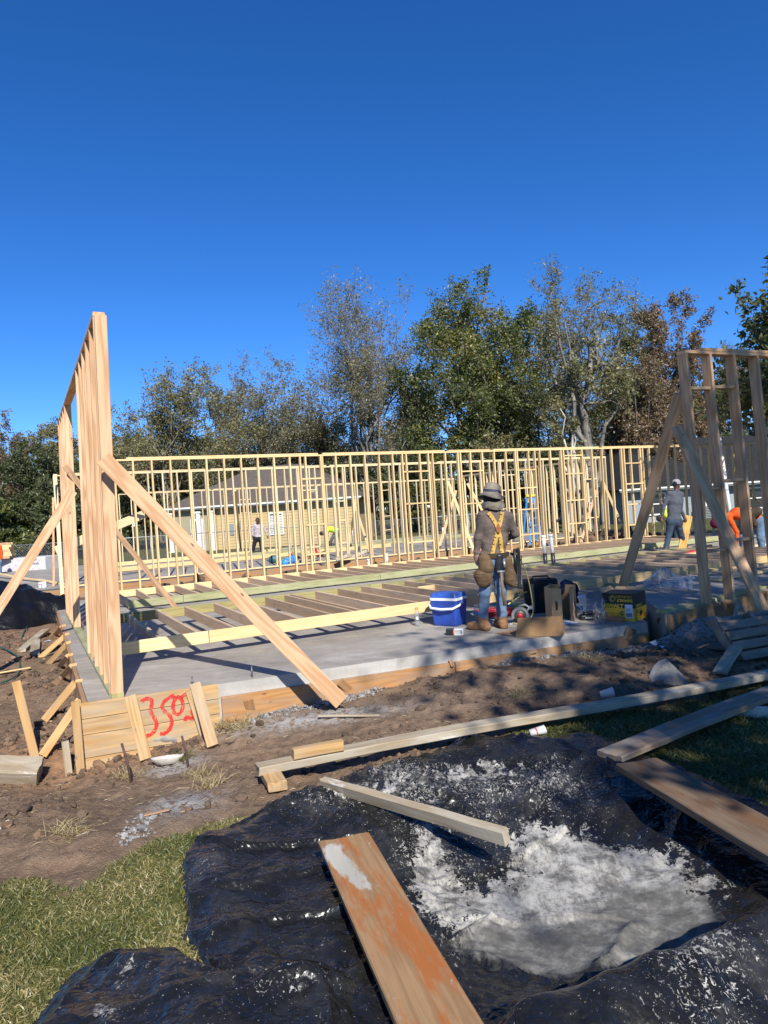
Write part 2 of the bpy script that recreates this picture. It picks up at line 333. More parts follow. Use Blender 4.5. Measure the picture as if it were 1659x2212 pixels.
# ================================================================ framing
TW = .038                                           # thickness of sawn two-by lumber
def wall(name, label, a, b, z0, h, depth, sp, mat, plate, skip=(), ladders=(), lean=0.0, double=True, group=None, extra=(), gapplate=None, studs_at=None, bot=True, top_breaks=(), heads=()):
    """standing stud wall from a to b (ground points)"""
    a = Vector((a.x, a.y, z0)); b = Vector((b.x, b.y, z0)); d = (b-a).normalized(); L = (b-a).length; nrm = Vector((-d.y, d.x, 0))
    t = thing(name, label, 'stud wall', a, 0, group)
    tl = (lambda z: nrm*(lean*z/h)) if not isinstance(lean, Vector) else (lambda z: lean*(z/h))
    rn = random.Random(len(name)+int(L*100))
    if bot:
        lumber('bottom_plate', a+Vector((0, 0, TW/2)), b+Vector((0, 0, TW/2)), depth, TW, UPZ, plate, t)
    zt = h-TW/2-(TW if double else 0)
    lumber('top_plate', a+tl(h)+Vector((0, 0, zt)), b+tl(h)+Vector((0, 0, zt)), depth, TW, UPZ, mat, t)
    if double:
        cuts = [0.0]+list(top_breaks)+[L]
        for i in range(len(cuts)-1):
            s0 = cuts[i]+(.28 if i == 0 else .03); s1 = cuts[i+1]-(.10 if i < len(cuts)-2 else .0)
            lumber('cap_plate', a+d*s0+tl(h)+Vector((0, 0, zt+TW+.001)), a+d*s1+tl(h)+Vector((0, 0, zt+TW+.001)), depth, TW, UPZ, mat, t)
    us = studs_at if studs_at is not None else [TW/2]+[i*sp for i in range(1, int(L/sp)+1)]+[L-TW/2]
    zs = TW if bot else .0
    for u in us:
        if any(s0 < u < s1 for s0, s1 in skip): continue
        j = rn.uniform(-.012, .012)
        p = a+d*(u+j)+Vector((0, 0, zs)); q = a+d*(u-j*.5)+tl(zt)+Vector((0, 0, zt-TW/2))
        lumber('stud', p+tl(zs), q, TW, depth, nrm, mat, t)
    for u0, u1, zz in ladders:
        for z in zz:
            lumber('block', a+d*(u0+TW/2)+tl(z)+Vector((0, 0, z)), a+d*(u1-TW/2)+tl(z)+Vector((0, 0, z)), depth if depth < .1 else .089, TW, UPZ, mat, t)
        lumber('stud', a+d*(u0)+Vector((0, 0, zs))+nrm*.0, a+d*u0+tl(zt)+Vector((0, 0, zt-TW/2)), TW, depth*.96, nrm, mat, t)
        lumber('stud', a+d*(u1)+Vector((0, 0, zs)), a+d*u1+tl(zt)+Vector((0, 0, zt-TW/2)), TW, depth*.96, nrm, mat, t)
    for nm, p, q, w, hh, up, mm in extra:
        lumber(nm, p, q, w, hh, up, mm, t)
    return t
# left wall: end-on to the camera, raised and braced
sl = [.02+.045*0]+[.48, .97, 1.47, 1.95, 2.42, 5.10, 5.62, 6.15, 6.70, 7.22]
lw = wall('stud_wall', 'tall orange stud wall seen end-on at the near left corner of the slab', UV(-.03, .055), UV(-.03, 7.3), 0.0, 3.52, .105, .48, W_FIR, W_PT, studs_at=sl, lean=-.07, double=False)
# doubled end post beside the first stud, standing proud of the plate end
lumber('end_post', UV(-.022, -.012, .05), UV(.045, -.012, 3.47), .105, .058, HV, W_FIR, lw)
lumber('post_foot', UV(-.022, -.012, .001), UV(-.022, -.012, .049), .11, .065, HV, W_PTY, lw)
# far walls
camv0 = Vector((0, 0, CAM_H))
def at_u(px, vv, z=0.0):
    """u at which the wall plane v=vv is seen under picture column px at height 1.55"""
    lo, hi = -5.0, 40.0
    for _ in range(50):
        mid = (lo+hi)/2; p = UV(mid, vv, 1.0); s = (p.x*ray(px, 1100-.0645*(px-830)).y-p.y*ray(px, 1100-.0645*(px-830)).x)
        if s < 0: lo = mid
        else: hi = mid
    return (lo+hi)/2
VA, VB, VC = 9.62, 14.1, 25.0
uA = lambda px: at_u(px, VA)-1.15
LZ = (.55, 1.28, 1.9, 2.42)
wall('stud_wall', 'long pale stud wall at the back edge of the near slab', UV(1.15, VA), UV(21.6, VA), 0.0, 3.05, .089, .406, W_SPF, W_SPF,
     ladders=[(uA(655), uA(703), LZ), (uA(875), uA(931), (.62, 1.65, 2.5)), (uA(1000), uA(1047), (.62, 1.55, 2.45)), (uA(1118), uA(1160), LZ), (uA(1222), uA(1262), (.75, 1.45, 2.25, 2.8)), (uA(1352), uA(1392), (.55, 1.2, 1.85, 2.5))],
     top_breaks=(4.9, 8.6, 10.1, 14.2, 18.0))
wall('stud_wall', 'short pale stud wall turning from the long wall towards the camera at far right', UV(21.75, 9.55), UV(21.75, 5.2), 0.0, 3.05, .089, .406, W_SPF, W_SPF)
UB0 = at_u(122, VB); uB = lambda px: at_u(px, VB)-UB0
wall('stud_wall', 'pale stud wall standing on the front edge of the second slab behind the long wall', UV(UB0, VB), UV(19.9, VB), 0.0, 3.07, .089, .406, W_PALE, W_SPF,
     ladders=[(uB(650), uB(685), (.5, 1.2, 2.3)), (uB(722), uB(745), LZ), (uB(1085), uB(1118), (.55, 1.28, 1.95, 2.5)), (uB(1260), uB(1290), (.7, 1.5, 2.2))], skip=((.5, 2.0), (10.6, 11.2), (14.7, 15.4)), top_breaks=(4.2, 8.0, 12.0))
wall('stud_wall', 'pale end wall of the second slab running away behind its right corner', UV(19.95, 14.2), UV(19.95, 24.8), 0.0, 3.05, .089, .5, W_PALE, W_SPF)
wall('stud_wall', 'farthest pale stud wall along the back of the second slab before the tan house', UV(3.0, VC), UV(19.8, VC), 0.0, 2.95, .089, .5, W_PALE, W_PT,
     ladders=[(5.2, 5.7, (.5, 1.2, 1.8, 2.4)), (8.6, 9.0, (.4, 1.0, 1.6, 2.2, 2.6)), (12.4, 12.9, (.5, 1.2, 1.9, 2.5))], top_breaks=(4.0, 9.0))
hb = thing('header_beam', 'pale doubled header beam propped aslant behind the left wall', 'beam', gz(130, 1250, -.1))
p, q = gy(120, 1190, 19.5), gy(300, 1116, 21.5)
lumber('board', p, q, .24, TW, camv0-p, W_PALE, hb); lumber('board', p+Vector((.1, .12, .06)), q+Vector((.1, .12, .06)), .24, TW, camv0-p, W_PALE, hb)
tag(lumber('leaning_post', gz(136, 1305, -.3), gy(119, 1026, 19.6), .09, .09, HV, W_PALE), 'pale post leaning outside the left end of the second wall', 'post')
tag(lumber('leaning_post', gz(116, 1290, -.3), gy(115, 1075, 20.6), .06, .04, HV, W_FIR), 'thin brown post beside the pale leaning post at far left', 'post')
# right wall: tall, near, in shade
RA = gz(1524, 1303, .17); RT = gy(1470, 752, RA.y+.02); RTl = RT-RA; RH = RTl.z; rdir = Vector((math.cos(rad(24)), math.sin(rad(24)), 0)); RBp = RA+rdir*3.4; rl = Vector((RTl.x, RTl.y, 0)); RS = .415
wall('stud_wall', 'tall shaded stud wall with blocking at the right edge, held by two braces', RA, RBp, .17, RH, .14, RS, W_FIR, W_FIR, lean=rl, bot=False, double=True, top_breaks=(),
     extra=[('block', RA+rdir*(k*RS+.02)+rl*(z/RH)+Vector((0, 0, z)), RA+rdir*((k+1)*RS-.02)+rl*(z/RH)+Vector((0, 0, z)), .089, TW, UPZ, W_FIR) for k, zz in ((0, (.62, 1.38, 2.60)), (1, (.72, 1.46, 2.62))) for z in zz])
sp_t = thing('sill_plate', 'green treated sill plate lying on the raised slab edge under the right wall', 'sill plate', UV(5.88, -.92, .13))
lumber('board', UV(5.88, -.92, .15), UV(7.05, -.72, .15), .14, TW, UPZ, W_PT, sp_t); lumber('board', UV(7.06, -.72, .15), UV(10.3, -.15, .15), .14, TW, UPZ, W_PT, sp_t)
# wall frames lying on the slab
def flat_frame(label, u0, u1, v0, v1, z, h, sp, near, far, stud, extra=(), skip=()):
    t = thing('wall_frame', label, 'wall frame', UV(u0, v0, z))
    rn = random.Random(int(v0*10))
    def plate(nm, v, mat, cuts):
        c = [u0]+list(cuts)+[u1]
        for i in range(len(c)-1): lumber(nm, UV(c[i]+.003, v, z+h/2), UV(c[i+1]-.003, v, z+h/2), TW, h, UPZ, mat, t)
    plate('plate', v0, near, (u0+1.0, u0+5.2, u0+9.5)); plate('plate', v1, far, (u0+4.4, u0+8.8))
    u = u0+TW
    while u < u1:
        j = rn.uniform(-.02, .02)
        if not any(a < u < b for a, b in skip): lumber('stud', UV(u+j, v0+TW/2, z+h/2), UV(u-j, v1-TW/2, z+h/2), TW, h*.985, UPZ, stud, t)
        u += sp
    for nm, p, q, w, hh, up, mm in extra: lumber(nm, p, q, w, hh, up, mm, t)
    return t
W_SHST = wood('wood_brown_stud', (.60, .44, .29), (.44, .29, .175), grain=.8)
flat_frame('big stud frame lying flat on the near slab, closest to the camera', .15, 13.2, 1.42, 4.15, .135, .14, .42, W_SPF, W_PTY, W_SHST,
    extra=[('stud', UV(3.02, 1.46, .205), UV(3.02, 4.1, .205), TW, .138, UPZ, W_SHST), ('block', UV(6.1, 2.2, .205), UV(6.45, 2.2, .205), TW, .13, UPZ, W_SPF), ('block', UV(6.55, 1.8, .205), UV(6.95, 1.8, .205), TW, .13, UPZ, W_SPF), ('block', UV(4.9, 3.1, .205), UV(5.3, 3.1, .205), TW, .13, UPZ, W_SPF)])
flat_frame('second stud frame lying flat behind the first, with a green treated plate', .95, 17.2, 6.95, 9.35, .03, .14, .42, W_PT, W_SPF, W_SHST)
b = thing('treated_board', 'green treated board lying flat on the slab between the two lying frames', 'board', UV(.5, 5.0, 0)); lumber('board', UV(3.4, 5.55, .02), UV(14, 5.75, .02), .14, TW, UPZ, W_PT, b)
# flat lumber on the second slab
for i, (u0, u1, v, mt, lb) in enumerate([(1.9, 12.5, 18.6, W_SPF, 'pale plate timber lying across the second slab behind the front studs'), (6.5, 17.5, 20.6, W_PT, 'green treated timber lying across the second slab farther back'), (2.5, 9.0, 22.3, W_SPF, 'pale timber lying near the back wall of the second slab')]):
    t = thing('plate_timber', lb, 'timber', UV(u0, v, 0)); lumber('board', UV(u0, v, .09), UV(u1, v, .09), TW, .14, UPZ, mt, t); lumber('board', UV(u0+.4, v+.9, .05), UV(u1-.3, v+.95, .05), TW, .09, UPZ, mt, t)
    for k in range(int((u1-u0)/.8)): lumber('stud', UV(u0+.5+k*.8, v+.03, .06), UV(u0+.5+k*.8, v+.9, .06), TW, .09, UPZ, W_PALE, t)
# braces
def brace(label, p, q, w, h, up, mat=W_FIR, nails=0):
    return tag(lumber('brace', p, q, w, h, up, mat), label, 'brace')
camv = Vector((0, 0, CAM_H))
p = gy(222, 990, 6.28); q = gz(737, 1517, -.22); brace('long orange board bracing the left wall, foot in the dirt before the slab', q, p, .145, TW, (camv-(p+q)/2))
p = gy(139, 1005, 10.9); q = gz(380, 1313, .02); brace('slim brace passing through the left wall down to the slab inside', q, p, .089, TW, (camv-(p+q)/2))
p = gy(158, 1060, 9.6); q = gy(-95, 1460, 8.85); brace('brown brace leaning from the left wall out to the dirt at far left', q, p, .12, TW, (camv-(p+q)/2))
p = gy(1468, 852, 8.75); q = gz(1345, 1268, .15); brace('shaded brace leaning left from the right wall, foot behind the tool carton', q, p, .14, TW, (camv-(p+q)/2))
p = gy(1460, 920, 8.55); q = gz(1672, 1365, -.15); brace('shaded brace sloping right across the right wall into the dirt', q, p, .14, TW, (camv-(p+q)/2)+HU*6)
# braces of the far walls
def fb(label, x0, y0, x1, y1, vv, mat=W_SPF, w=.089):
    z0 = 0.0; q = gz(x1, y1, z0); dd = UV(at_u(x0, vv), vv); p = gy(x0, y0, dd.y)
    brace(label, q, p, w, TW, (camv-q), mat)
fb('pale brace on the middle far wall above the left of the hatted worker', 968, 1040, 1028, 1200, VB)
fb('crossed brown brace leaning left behind the hatted worker', 985, 1060, 945, 1195, VB, W_FIR)
fb('long pale brace right of the hatted worker behind the long wall', 1010, 1045, 1093, 1195, VB)
fb('pale brace ending beside the dirt heap at the right of the second wall', 1300, 1035, 1355, 1160, VB, W_SPF)
fb('brown brace crossing the corner of the second wall', 1288, 1060, 1255, 1172, VB, W_FIR)
fb('thin pale prop inside the second slab near the vest worker', 762, 1075, 800, 1195, 20.0)
fb('second thin pale prop inside the second slab near the vest worker', 770, 1075, 752, 1185, 20.0)
fb('pale prop far left of the tan house wall', 508, 1060, 520, 1185, 21.0)
fb('brown diagonal brace beyond the orange shirted worker', 1590, 1040, 1668, 1110, 8.0, W_FIR)
# ================================================================ trees
def leaf_mat(name, stops, trans=.35):
    T = NT(name); a = T.attr('tone'); col = T.ramp(a, stops); t = T.t
    d = T.n('BsdfDiffuse', {0: col}); tr = T.n('BsdfTranslucent', {0: T.mix(1.0, col, (1.2, 1.15, .6), 'MULTIPLY')}); gl = T.n('BsdfGlossy', {0: (1, 1, 1, 1), 'Roughness': .45})
    mx = T.n('MixShader', {0: trans, 1: d, 2: tr}); mx2 = T.n('MixShader', {0: .035, 1: mx, 2: gl})
    t.links.new(mx2.outputs[0], t.nodes['Material Output'].inputs[0]); return T.m
def bark_mat(name, c0, c1):
    T = NT(name); p = T.pos(); n = T.noise(T.map(p, (5, 5, 1.2)), 1.6, 4, .7); T.bump(n, .6, .05); return T.out(T.ramp(n, [(.35, c0), (.62, c1)]), .95, .1)
L_OLIVE = leaf_mat('leaves_olive', [(0, (0.0942, 0.0949, 0.0384)), (.5, (0.1736, 0.1651, 0.0659)), (1, (0.2929, 0.2436, 0.1061))])
L_GREEN = leaf_mat('leaves_green', [(0, (0.0480, 0.0666, 0.0205)), (.5, (0.1029, 0.1270, 0.0307)), (.85, (0.2230, 0.2032, 0.0439)), (1, (0.3773, 0.2858, 0.0615))])
L_BROWN = leaf_mat('leaves_brown', [(0, (0.0858, 0.0604, 0.0366)), (.5, (0.1715, 0.1142, 0.0615)), (.8, (0.2144, 0.1556, 0.0776)), (1, (0.3259, 0.1588, 0.0732))])
L_GREY = leaf_mat('leaves_grey_green', [(0, (0.1088, 0.1114, 0.0622)), (.5, (0.1884, 0.1775, 0.0951)), (1, (0.3034, 0.2517, 0.1464))])
L_DARK = leaf_mat('leaves_dark', [(0, (0.0308, 0.0445, 0.0176)), (.5, (0.0686, 0.0889, 0.0293)), (1, (0.1458, 0.1588, 0.0512))])
L_MIX = leaf_mat('leaves_red_green', [(0, (0.0823, 0.0794, 0.0322)), (.45, (0.1509, 0.1239, 0.0498)), (.75, (0.2316, 0.1350, 0.0673)), (1, (0.3259, 0.1350, 0.0776))])
B_PALE = bark_mat('bark_pale', (.10, .088, .074), (.26, .235, .20)); B_DARK = bark_mat('bark_dark', (.07, .058, .046), (.20, .17, .14))
def seg_mesh(S, k=4):
    """tapered prisms for an array of segments (p0,p1,r0,r1)"""
    S = np.asarray(S); p0, p1, r0, r1 = S[:, :3], S[:, 3:6], S[:, 6:7], S[:, 7:8]; d = p1-p0; d = d/np.maximum(np.linalg.norm(d, axis=1, keepdims=True), 1e-6)
    ref = np.where(np.abs(d[:, 2:3]) > .9, np.array([[1., 0, 0]]), np.array([[0., 0, 1]])); a = np.cross(d, ref); a /= np.linalg.norm(a, axis=1, keepdims=True); b = np.cross(d, a)
    n = len(S); V = np.zeros((n, 2*k, 3))
    for i in range(k):
        c, s = math.cos(2*math.pi*i/k), math.sin(2*math.pi*i/k); o = a*c+b*s
        V[:, i] = p0+o*r0; V[:, k+i] = p1+o*r1
    base = (np.arange(n)*2*k)[:, None]; Fc = np.concatenate([base+np.array([[i, (i+1) % k, k+(i+1) % k, k+i]]) for i in range(k)], 0)
    return V.reshape(-1, 3), Fc
def leaf_mesh(C, N, size, rg, aspect=1.9, tone=None):
    """diamond leaves at centres C, random attitude"""
    n = len(C); a = rg.normal(size=(n, 3)); a /= np.linalg.norm(a, axis=1, keepdims=True); r = rg.normal(size=(n, 3)); b = np.cross(a, r); b /= np.linalg.norm(b, axis=1, keepdims=True)
    s = size*rg.uniform(.6, 1.35, (n, 1)); c = np.cross(a, b)*s*.12
    V = np.stack([C-a*s*.5*aspect**.5, C-b*s*.5/aspect**.5+c, C+a*s*.5*aspect**.5, C+b*s*.5/aspect**.5+c], 1)
    Fc = np.arange(n*4).reshape(n, 4); return V.reshape(-1, 3), Fc, np.repeat(tone, 4)
def tree(name, label, base, ztop, R, seed, leafmat, bark, nleaf=9000, leaf=.16, zcrown=None, fork=.3, trunk_r=None, n1=12, n2=7, n3=5, n4=3, flat=1.0, up=.35, spread=.055, group='trees behind the building site', cat='tree', ry=None, stems=1, leafy_low=0.0):
    rg = np.random.default_rng(seed); base = np.array(base, float); h = ztop-base[2]
    t = thing(name, label, cat, base, 0, group); tr = trunk_r or h*.017
    zc0 = base[2]+h*fork*.6 if zcrown is None else zcrown; cz = (zc0+ztop)/2; rz = (ztop-zc0)/2*1.03; ry = ry or R
    S = []; A = []
    def limb(p, q, r0, r1, n, wob):
        P = [p+(q-p)*(i/n) for i in range(n+1)]; L = np.linalg.norm(q-p)
        for i in range(1, n): P[i] = P[i]+rg.normal(size=3)*wob*L*.5+np.array([0, 0, -.06*L*math.sin(math.pi*i/n)*(1 if q[2]-p[2] < L*.8 else 0)])
        rr = [r0+(r1-r0)*(i/n) for i in range(n+1)]
        for i in range(n): S.append((*P[i], *P[i+1], rr[i], rr[i+1]))
        return P
    cen = np.array([base[0], base[1], cz])
    mains = []
    for s in range(stems):
        b0 = base+np.array([rg.normal()*.3*(stems > 1), rg.normal()*.3*(stems > 1), -.3]); tip = np.array([base[0]+rg.normal()*R*.18*(1+.8*(stems > 1)), base[1]+rg.normal()*R*.2, base[2]+h*.80])
        mains.append((limb(b0, tip, tr/stems**.4, tr*.22, 9, .035), tr/stems**.4))
    for i in range(n1):
        P, r0 = mains[i % stems]; f = rg.uniform(fork*.6, .92); k = min(int(f*9/.80*.82), 8); p = P[k]
        az = 2*math.pi*(i*.618+rg.uniform(-.1, .1)); el = rg.uniform(-.55, 1.0)
        d = np.array([math.cos(az)*math.cos(el*1.35)*R, math.sin(az)*math.cos(el*1.35)*ry, math.sin(el*1.35)*rz]); q = cen+d*rg.uniform(.62, 1.0)
        q[2] = max(q[2], p[2]-.15*h*flat)
        rl = r0*(1-.75*k/9)*.55; L1 = limb(p, q, rl, rl*.25, 6, .05); ln = np.linalg.norm(q-p); d1 = (q-p)/ln
        for j in range(n2):
            k2 = rg.integers(2, 7); p2 = L1[k2]; dd = d1*.6+rg.normal(size=3)*.65+np.array([0, 0, up]); dd /= np.linalg.norm(dd); q2 = p2+dd*R*rg.uniform(.22, .42); r2 = max(rl*.32*(1-.1*k2), .012)
            e = (q2-cen)/np.array([R, ry, rz]); m = np.linalg.norm(e)
            if m > 1.08: q2 = cen+(q2-cen)*(1.08/m)
            L2 = limb(p2, q2, r2, r2*.35, 3, .06); d2 = dd
            for l in range(n3):
                p3 = L2[rg.integers(1, 4)]; d3 = d2*.5+rg.normal(size=3)*.6+np.array([0, 0, up*1.1]); d3 /= np.linalg.norm(d3); q3 = p3+d3*R*rg.uniform(.09, .2); L3 = limb(p3, q3, .011, .006, 2, .06); A.append(q3); A.append(L3[1])
                for w in range(n4):
                    d4 = d3*.6+rg.normal(size=3)*.6+np.array([0, 0, up]); d4 /= np.linalg.norm(d4); q4 = L3[rg.integers(1, 3)]+d4*R*rg.uniform(.05, .11); S.append((*L3[2], *q4, .0065, .003)); A.append(q4)
    V, Fc = seg_mesh(S); me = np_mesh('trunk', V-base, Fc, True); mk('trunk', me, bark, t, local=True)
    A = np.array(A); tone_a = np.clip(.5+.30*vnoise(A[:, 0]*.45, A[:, 1]*.45, A[:, 2]*.45, seed), 0, 1)
    nleaf = int(nleaf*(1.65 if base[1] > 42 else 1)); leaf = leaf*(.84 if base[1] > 42 else 1); idx = rg.integers(0, len(A), nleaf)
    if leafy_low:
        w = np.exp(-leafy_low*(A[:, 2]-base[2])/h); w /= w.sum(); idx = rg.choice(len(A), nleaf, p=w)
    C = A[idx]+rg.normal(size=(nleaf, 3))*R*spread*.62; tone = np.clip(tone_a[idx]+rg.normal(size=nleaf)*.16, 0, 1)
    V, Fc, tn = leaf_mesh(C, None, leaf, rg, tone=tone); me = np_mesh('crown', V-base, Fc, False); vattr(me, 'tone', tn); mk('crown', me, leafmat, t, local=True)
    return t
def gt(px, ytop, hw, Y, **k):
    b = gy(px, 1180, Y); zt = gy(px, ytop+(24 if ytop < 960 else 0), Y).z; return dict(base=(b.x, Y, -.3), ztop=zt, R=hw*Y/1536*1.2, **k)
tree('bare_tree', 'tall thin grey tree with mostly bare branches, left of the green one', seed=3, leafmat=L_GREY, bark=B_PALE, nleaf=20000, leaf=.145, fork=.15, n1=32, n2=9, n3=6, n4=4, up=.7, leafy_low=1.6, trunk_r=.26, **gt(808, 607, 132, 56))
tree('broadleaf_tree', 'dense green tree with yellowish lower leaves behind the hatted worker', seed=4, leafmat=L_GREEN, bark=B_PALE, nleaf=36000, leaf=.19, fork=.12, n1=26, n2=9, n3=6, up=.45, trunk_r=.3, **gt(1045, 590, 130, 54))
tree('branchy_tree', 'tallest tree with pale open branches right of the dense green one', seed=5, leafmat=L_OLIVE, bark=B_PALE, nleaf=14000, leaf=.155, fork=.12, n1=30, n2=9, n3=6, n4=4, up=.6, stems=4, trunk_r=.3, **gt(1275, 563, 118, 53))
tree('autumn_tree', 'brown leaved tree behind the top of the right wall', seed=6, leafmat=L_BROWN, bark=B_DARK, nleaf=22000, leaf=.18, fork=.1, n1=20, n2=8, n3=6, up=.4, trunk_r=.25, **gt(1478, 645, 92, 57))
tree('slim_tree', 'airy grey-green tree above the long wall, left of the tall bare tree', seed=7, leafmat=L_GREY, bark=B_PALE, nleaf=15000, leaf=.15, fork=.12, n1=20, n2=8, n3=6, up=.45, trunk_r=.2, **gt(600, 768, 115, 58))
tree('spreading_tree', 'olive tree with pale spreading branches behind the long board brace', seed=8, leafmat=L_OLIVE, bark=B_PALE, nleaf=20000, leaf=.16, fork=.1, n1=22, n2=8, n3=6, up=.3, stems=2, trunk_r=.28, **gt(405, 800, 125, 52))
tree('leafy_tree', 'mid-height green tree between the olive tree and the left wall', seed=9, leafmat=L_OLIVE, bark=B_DARK, nleaf=9000, leaf=.16, fork=.15, n1=12, **gt(285, 888, 62, 56))
tree('hedge_tree', 'dark brushy tree at the far left edge', seed=10, leafmat=L_BROWN, bark=B_DARK, nleaf=15000, leaf=.15, fork=.05, n1=18, n2=8, up=.5, **gt(20, 893, 95, 50))
tree('hedge_tree', 'brushy olive tree directly left of the end-on wall', seed=11, leafmat=L_OLIVE, bark=B_DARK, nleaf=15000, leaf=.15, fork=.05, n1=18, n2=8, up=.5, **gt(125, 893, 75, 52))
tree('hedge_tree', 'dark green low tree behind the brace at far left', seed=12, leafmat=L_DARK, bark=B_DARK, nleaf=14000, leaf=.15, fork=.02, n1=16, **gt(70, 985, 90, 45))
tree('slim_tree', 'small grey tree in the gap between the bare tree and the green tree', seed=13, leafmat=L_GREY, bark=B_PALE, nleaf=5000, leaf=.15, fork=.2, n1=10, **gt(915, 770, 60, 64))
tree('autumn_tree', 'brown leaved tree lower down beside the right wall braces', seed=14, leafmat=L_BROWN, bark=B_DARK, nleaf=13000, leaf=.17, fork=.1, n1=16, n2=8, **gt(1400, 770, 95, 50))
tree('bare_tree', 'grey bare tree at the right edge behind the tall wall', seed=15, leafmat=L_GREY, bark=B_PALE, nleaf=7000, leaf=.14, fork=.15, n1=14, up=.6, **gt(1640, 715, 70, 60))
tree('spreading_tree', 'green tree filling the low gap under the slim grey trees', seed=16, leafmat=L_OLIVE, bark=B_DARK, nleaf=13000, leaf=.16, fork=.05, n1=16, **gt(690, 890, 105, 62))
for i, (px, yt, hw, Y, lm, lb) in enumerate([(215, 985, 90, 50, L_DARK, 'dark bushes behind the end-on wall'), (330, 1000, 80, 53, L_OLIVE, 'olive bushes left of the tan house roof'), (470, 985, 85, 60, L_DARK, 'dark bushes rising behind the left part of the tan roof'), (610, 975, 85, 62, L_OLIVE, 'olive bushes behind the ridge of the tan roof'), (740, 965, 80, 58, L_DARK, 'dark bushes at the right end of the tan roof'), (860, 955, 85, 50, L_DARK, 'dark bushes right of the tan house above the fence'),
        (960, 965, 85, 52, L_GREEN, 'green bushes left of the hatted worker'), (1080, 960, 85, 50, L_OLIVE, 'bushes behind the blue ladder'), (1190, 975, 80, 49, L_DARK, 'dark bushes beside the pale trunks'), (1310, 985, 85, 52, L_BROWN, 'brown bushes left of the dark roofed house'), (1430, 950, 95, 56, L_BROWN, 'brown bushes above the dark roof'), (1570, 930, 95, 58, L_DARK, 'dark bushes behind the right wall studs'), (1670, 940, 80, 56, L_OLIVE, 'bushes at the right edge above the dark roof'), (150, 1060, 80, 44, L_DARK, 'low dark shrubs beyond the fence at left'), (-20, 1080, 80, 42, L_GREEN, 'low green shrubs at the far left edge')]):
    tree('bush', lb, seed=30+i, leafmat=lm, bark=B_DARK, nleaf=9000, leaf=.17, fork=.0, n1=14, n2=6, n3=4, n4=2, up=.3, trunk_r=.08, cat='bush', group='bushes beyond the fence', ry=2.2, stems=3, **gt(px, yt, hw, Y))
for i, (px, yt, hw, Y, lm, bk, lb) in enumerate([(905, 790, 75, 66, L_OLIVE, B_PALE, 'olive tree low between the bare tree and the dense green tree'), (1165, 660, 75, 62, L_GREEN, B_DARK, 'green tree in the gap between the dense green and the tallest tree'), (1395, 660, 75, 66, L_OLIVE, B_PALE, 'olive tree in the gap beside the brown tree'), (690, 850, 80, 66, L_GREY, B_PALE, 'grey tree filling the gap left of the tall bare tree'), (500, 820, 80, 66, L_OLIVE, B_PALE, 'olive tree between the two airy trees'), (215, 905, 75, 64, L_OLIVE, B_DARK, 'olive tree just above the dark bushes behind the end-on wall'), (1560, 800, 80, 64, L_MIX, B_DARK, 'reddish tree behind the second bay of the right wall'), (560, 900, 120, 72, L_DARK, B_DARK, 'dark far tree behind the airy grey-green tree'), (820, 900, 120, 72, L_DARK, B_DARK, 'dark far tree under the tall bare tree'), (1120, 880, 120, 70, L_OLIVE, B_DARK, 'far olive tree under the dense green tree'), (350, 920, 110, 70, L_DARK, B_DARK, 'dark far tree under the olive spreading tree'), (1330, 880, 110, 70, L_BROWN, B_DARK, 'brown far tree under the tallest tree'), (-10, 930, 110, 60, L_OLIVE, B_DARK, 'olive far tree beyond the left edge brush')]):
    tree('woodland_tree', lb, seed=80+i, leafmat=lm, bark=bk, nleaf=12000, leaf=.18, fork=.06, n1=18, n2=7, n3=5, n4=2, up=.4, trunk_r=.18, **gt(px, yt, hw, Y))
# thick pale trunks near the dirt heap
tree('big_trunk_tree', 'thick grey trunk with a small red sign, right of the ladder', (gy(1272, 1180, 40).x, 40, -.35), 13.0, 3.2, 60, L_OLIVE, B_PALE, nleaf=5000, leaf=.15, fork=.45, trunk_r=.46, n1=9, n2=6, n3=5)
tree('sycamore_tree', 'white patched leaning trunk just left of the signed trunk', (gy(1238, 1180, 38).x, 38, -.35), 6.5, 1.5, 61, L_OLIVE, bark_mat('bark_white', (.30, .27, .22), (.66, .63, .56)), nleaf=2000, leaf=.15, fork=.5, trunk_r=.24, n1=6, n2=5, n3=4)
tree('near_oak', 'oak reaching in from beyond the right edge, dark leaves', (13.9, 19.5, -.3), 8.6, 4.5, 62, L_DARK, B_DARK, nleaf=24000, leaf=.15, fork=.3, n1=20, n2=8, n3=5, up=.25)
# unseen trees behind the photographer, their form invented to shade the right half
tree('shade_tree', 'large unseen oak added behind the photographer to shade the right of the slab', (8.2, -3.6, -.3), 15.5, 5.3, 63, L_DARK, B_DARK, nleaf=6200, leaf=.20, fork=.22, n1=22, n2=9, n3=5, n4=2, up=.2, trunk_r=.35, group='shade trees')

tree('shade_tree', 'lower unseen oak added behind the photographer to shade the right foreground', (5.9, -3.0, -.3), 9.2, 3.3, 64, L_DARK, B_DARK, nleaf=5600, leaf=.17, fork=.42, n1=16, n2=8, n3=5, n4=2, up=.15, trunk_r=.22, group='shade trees')
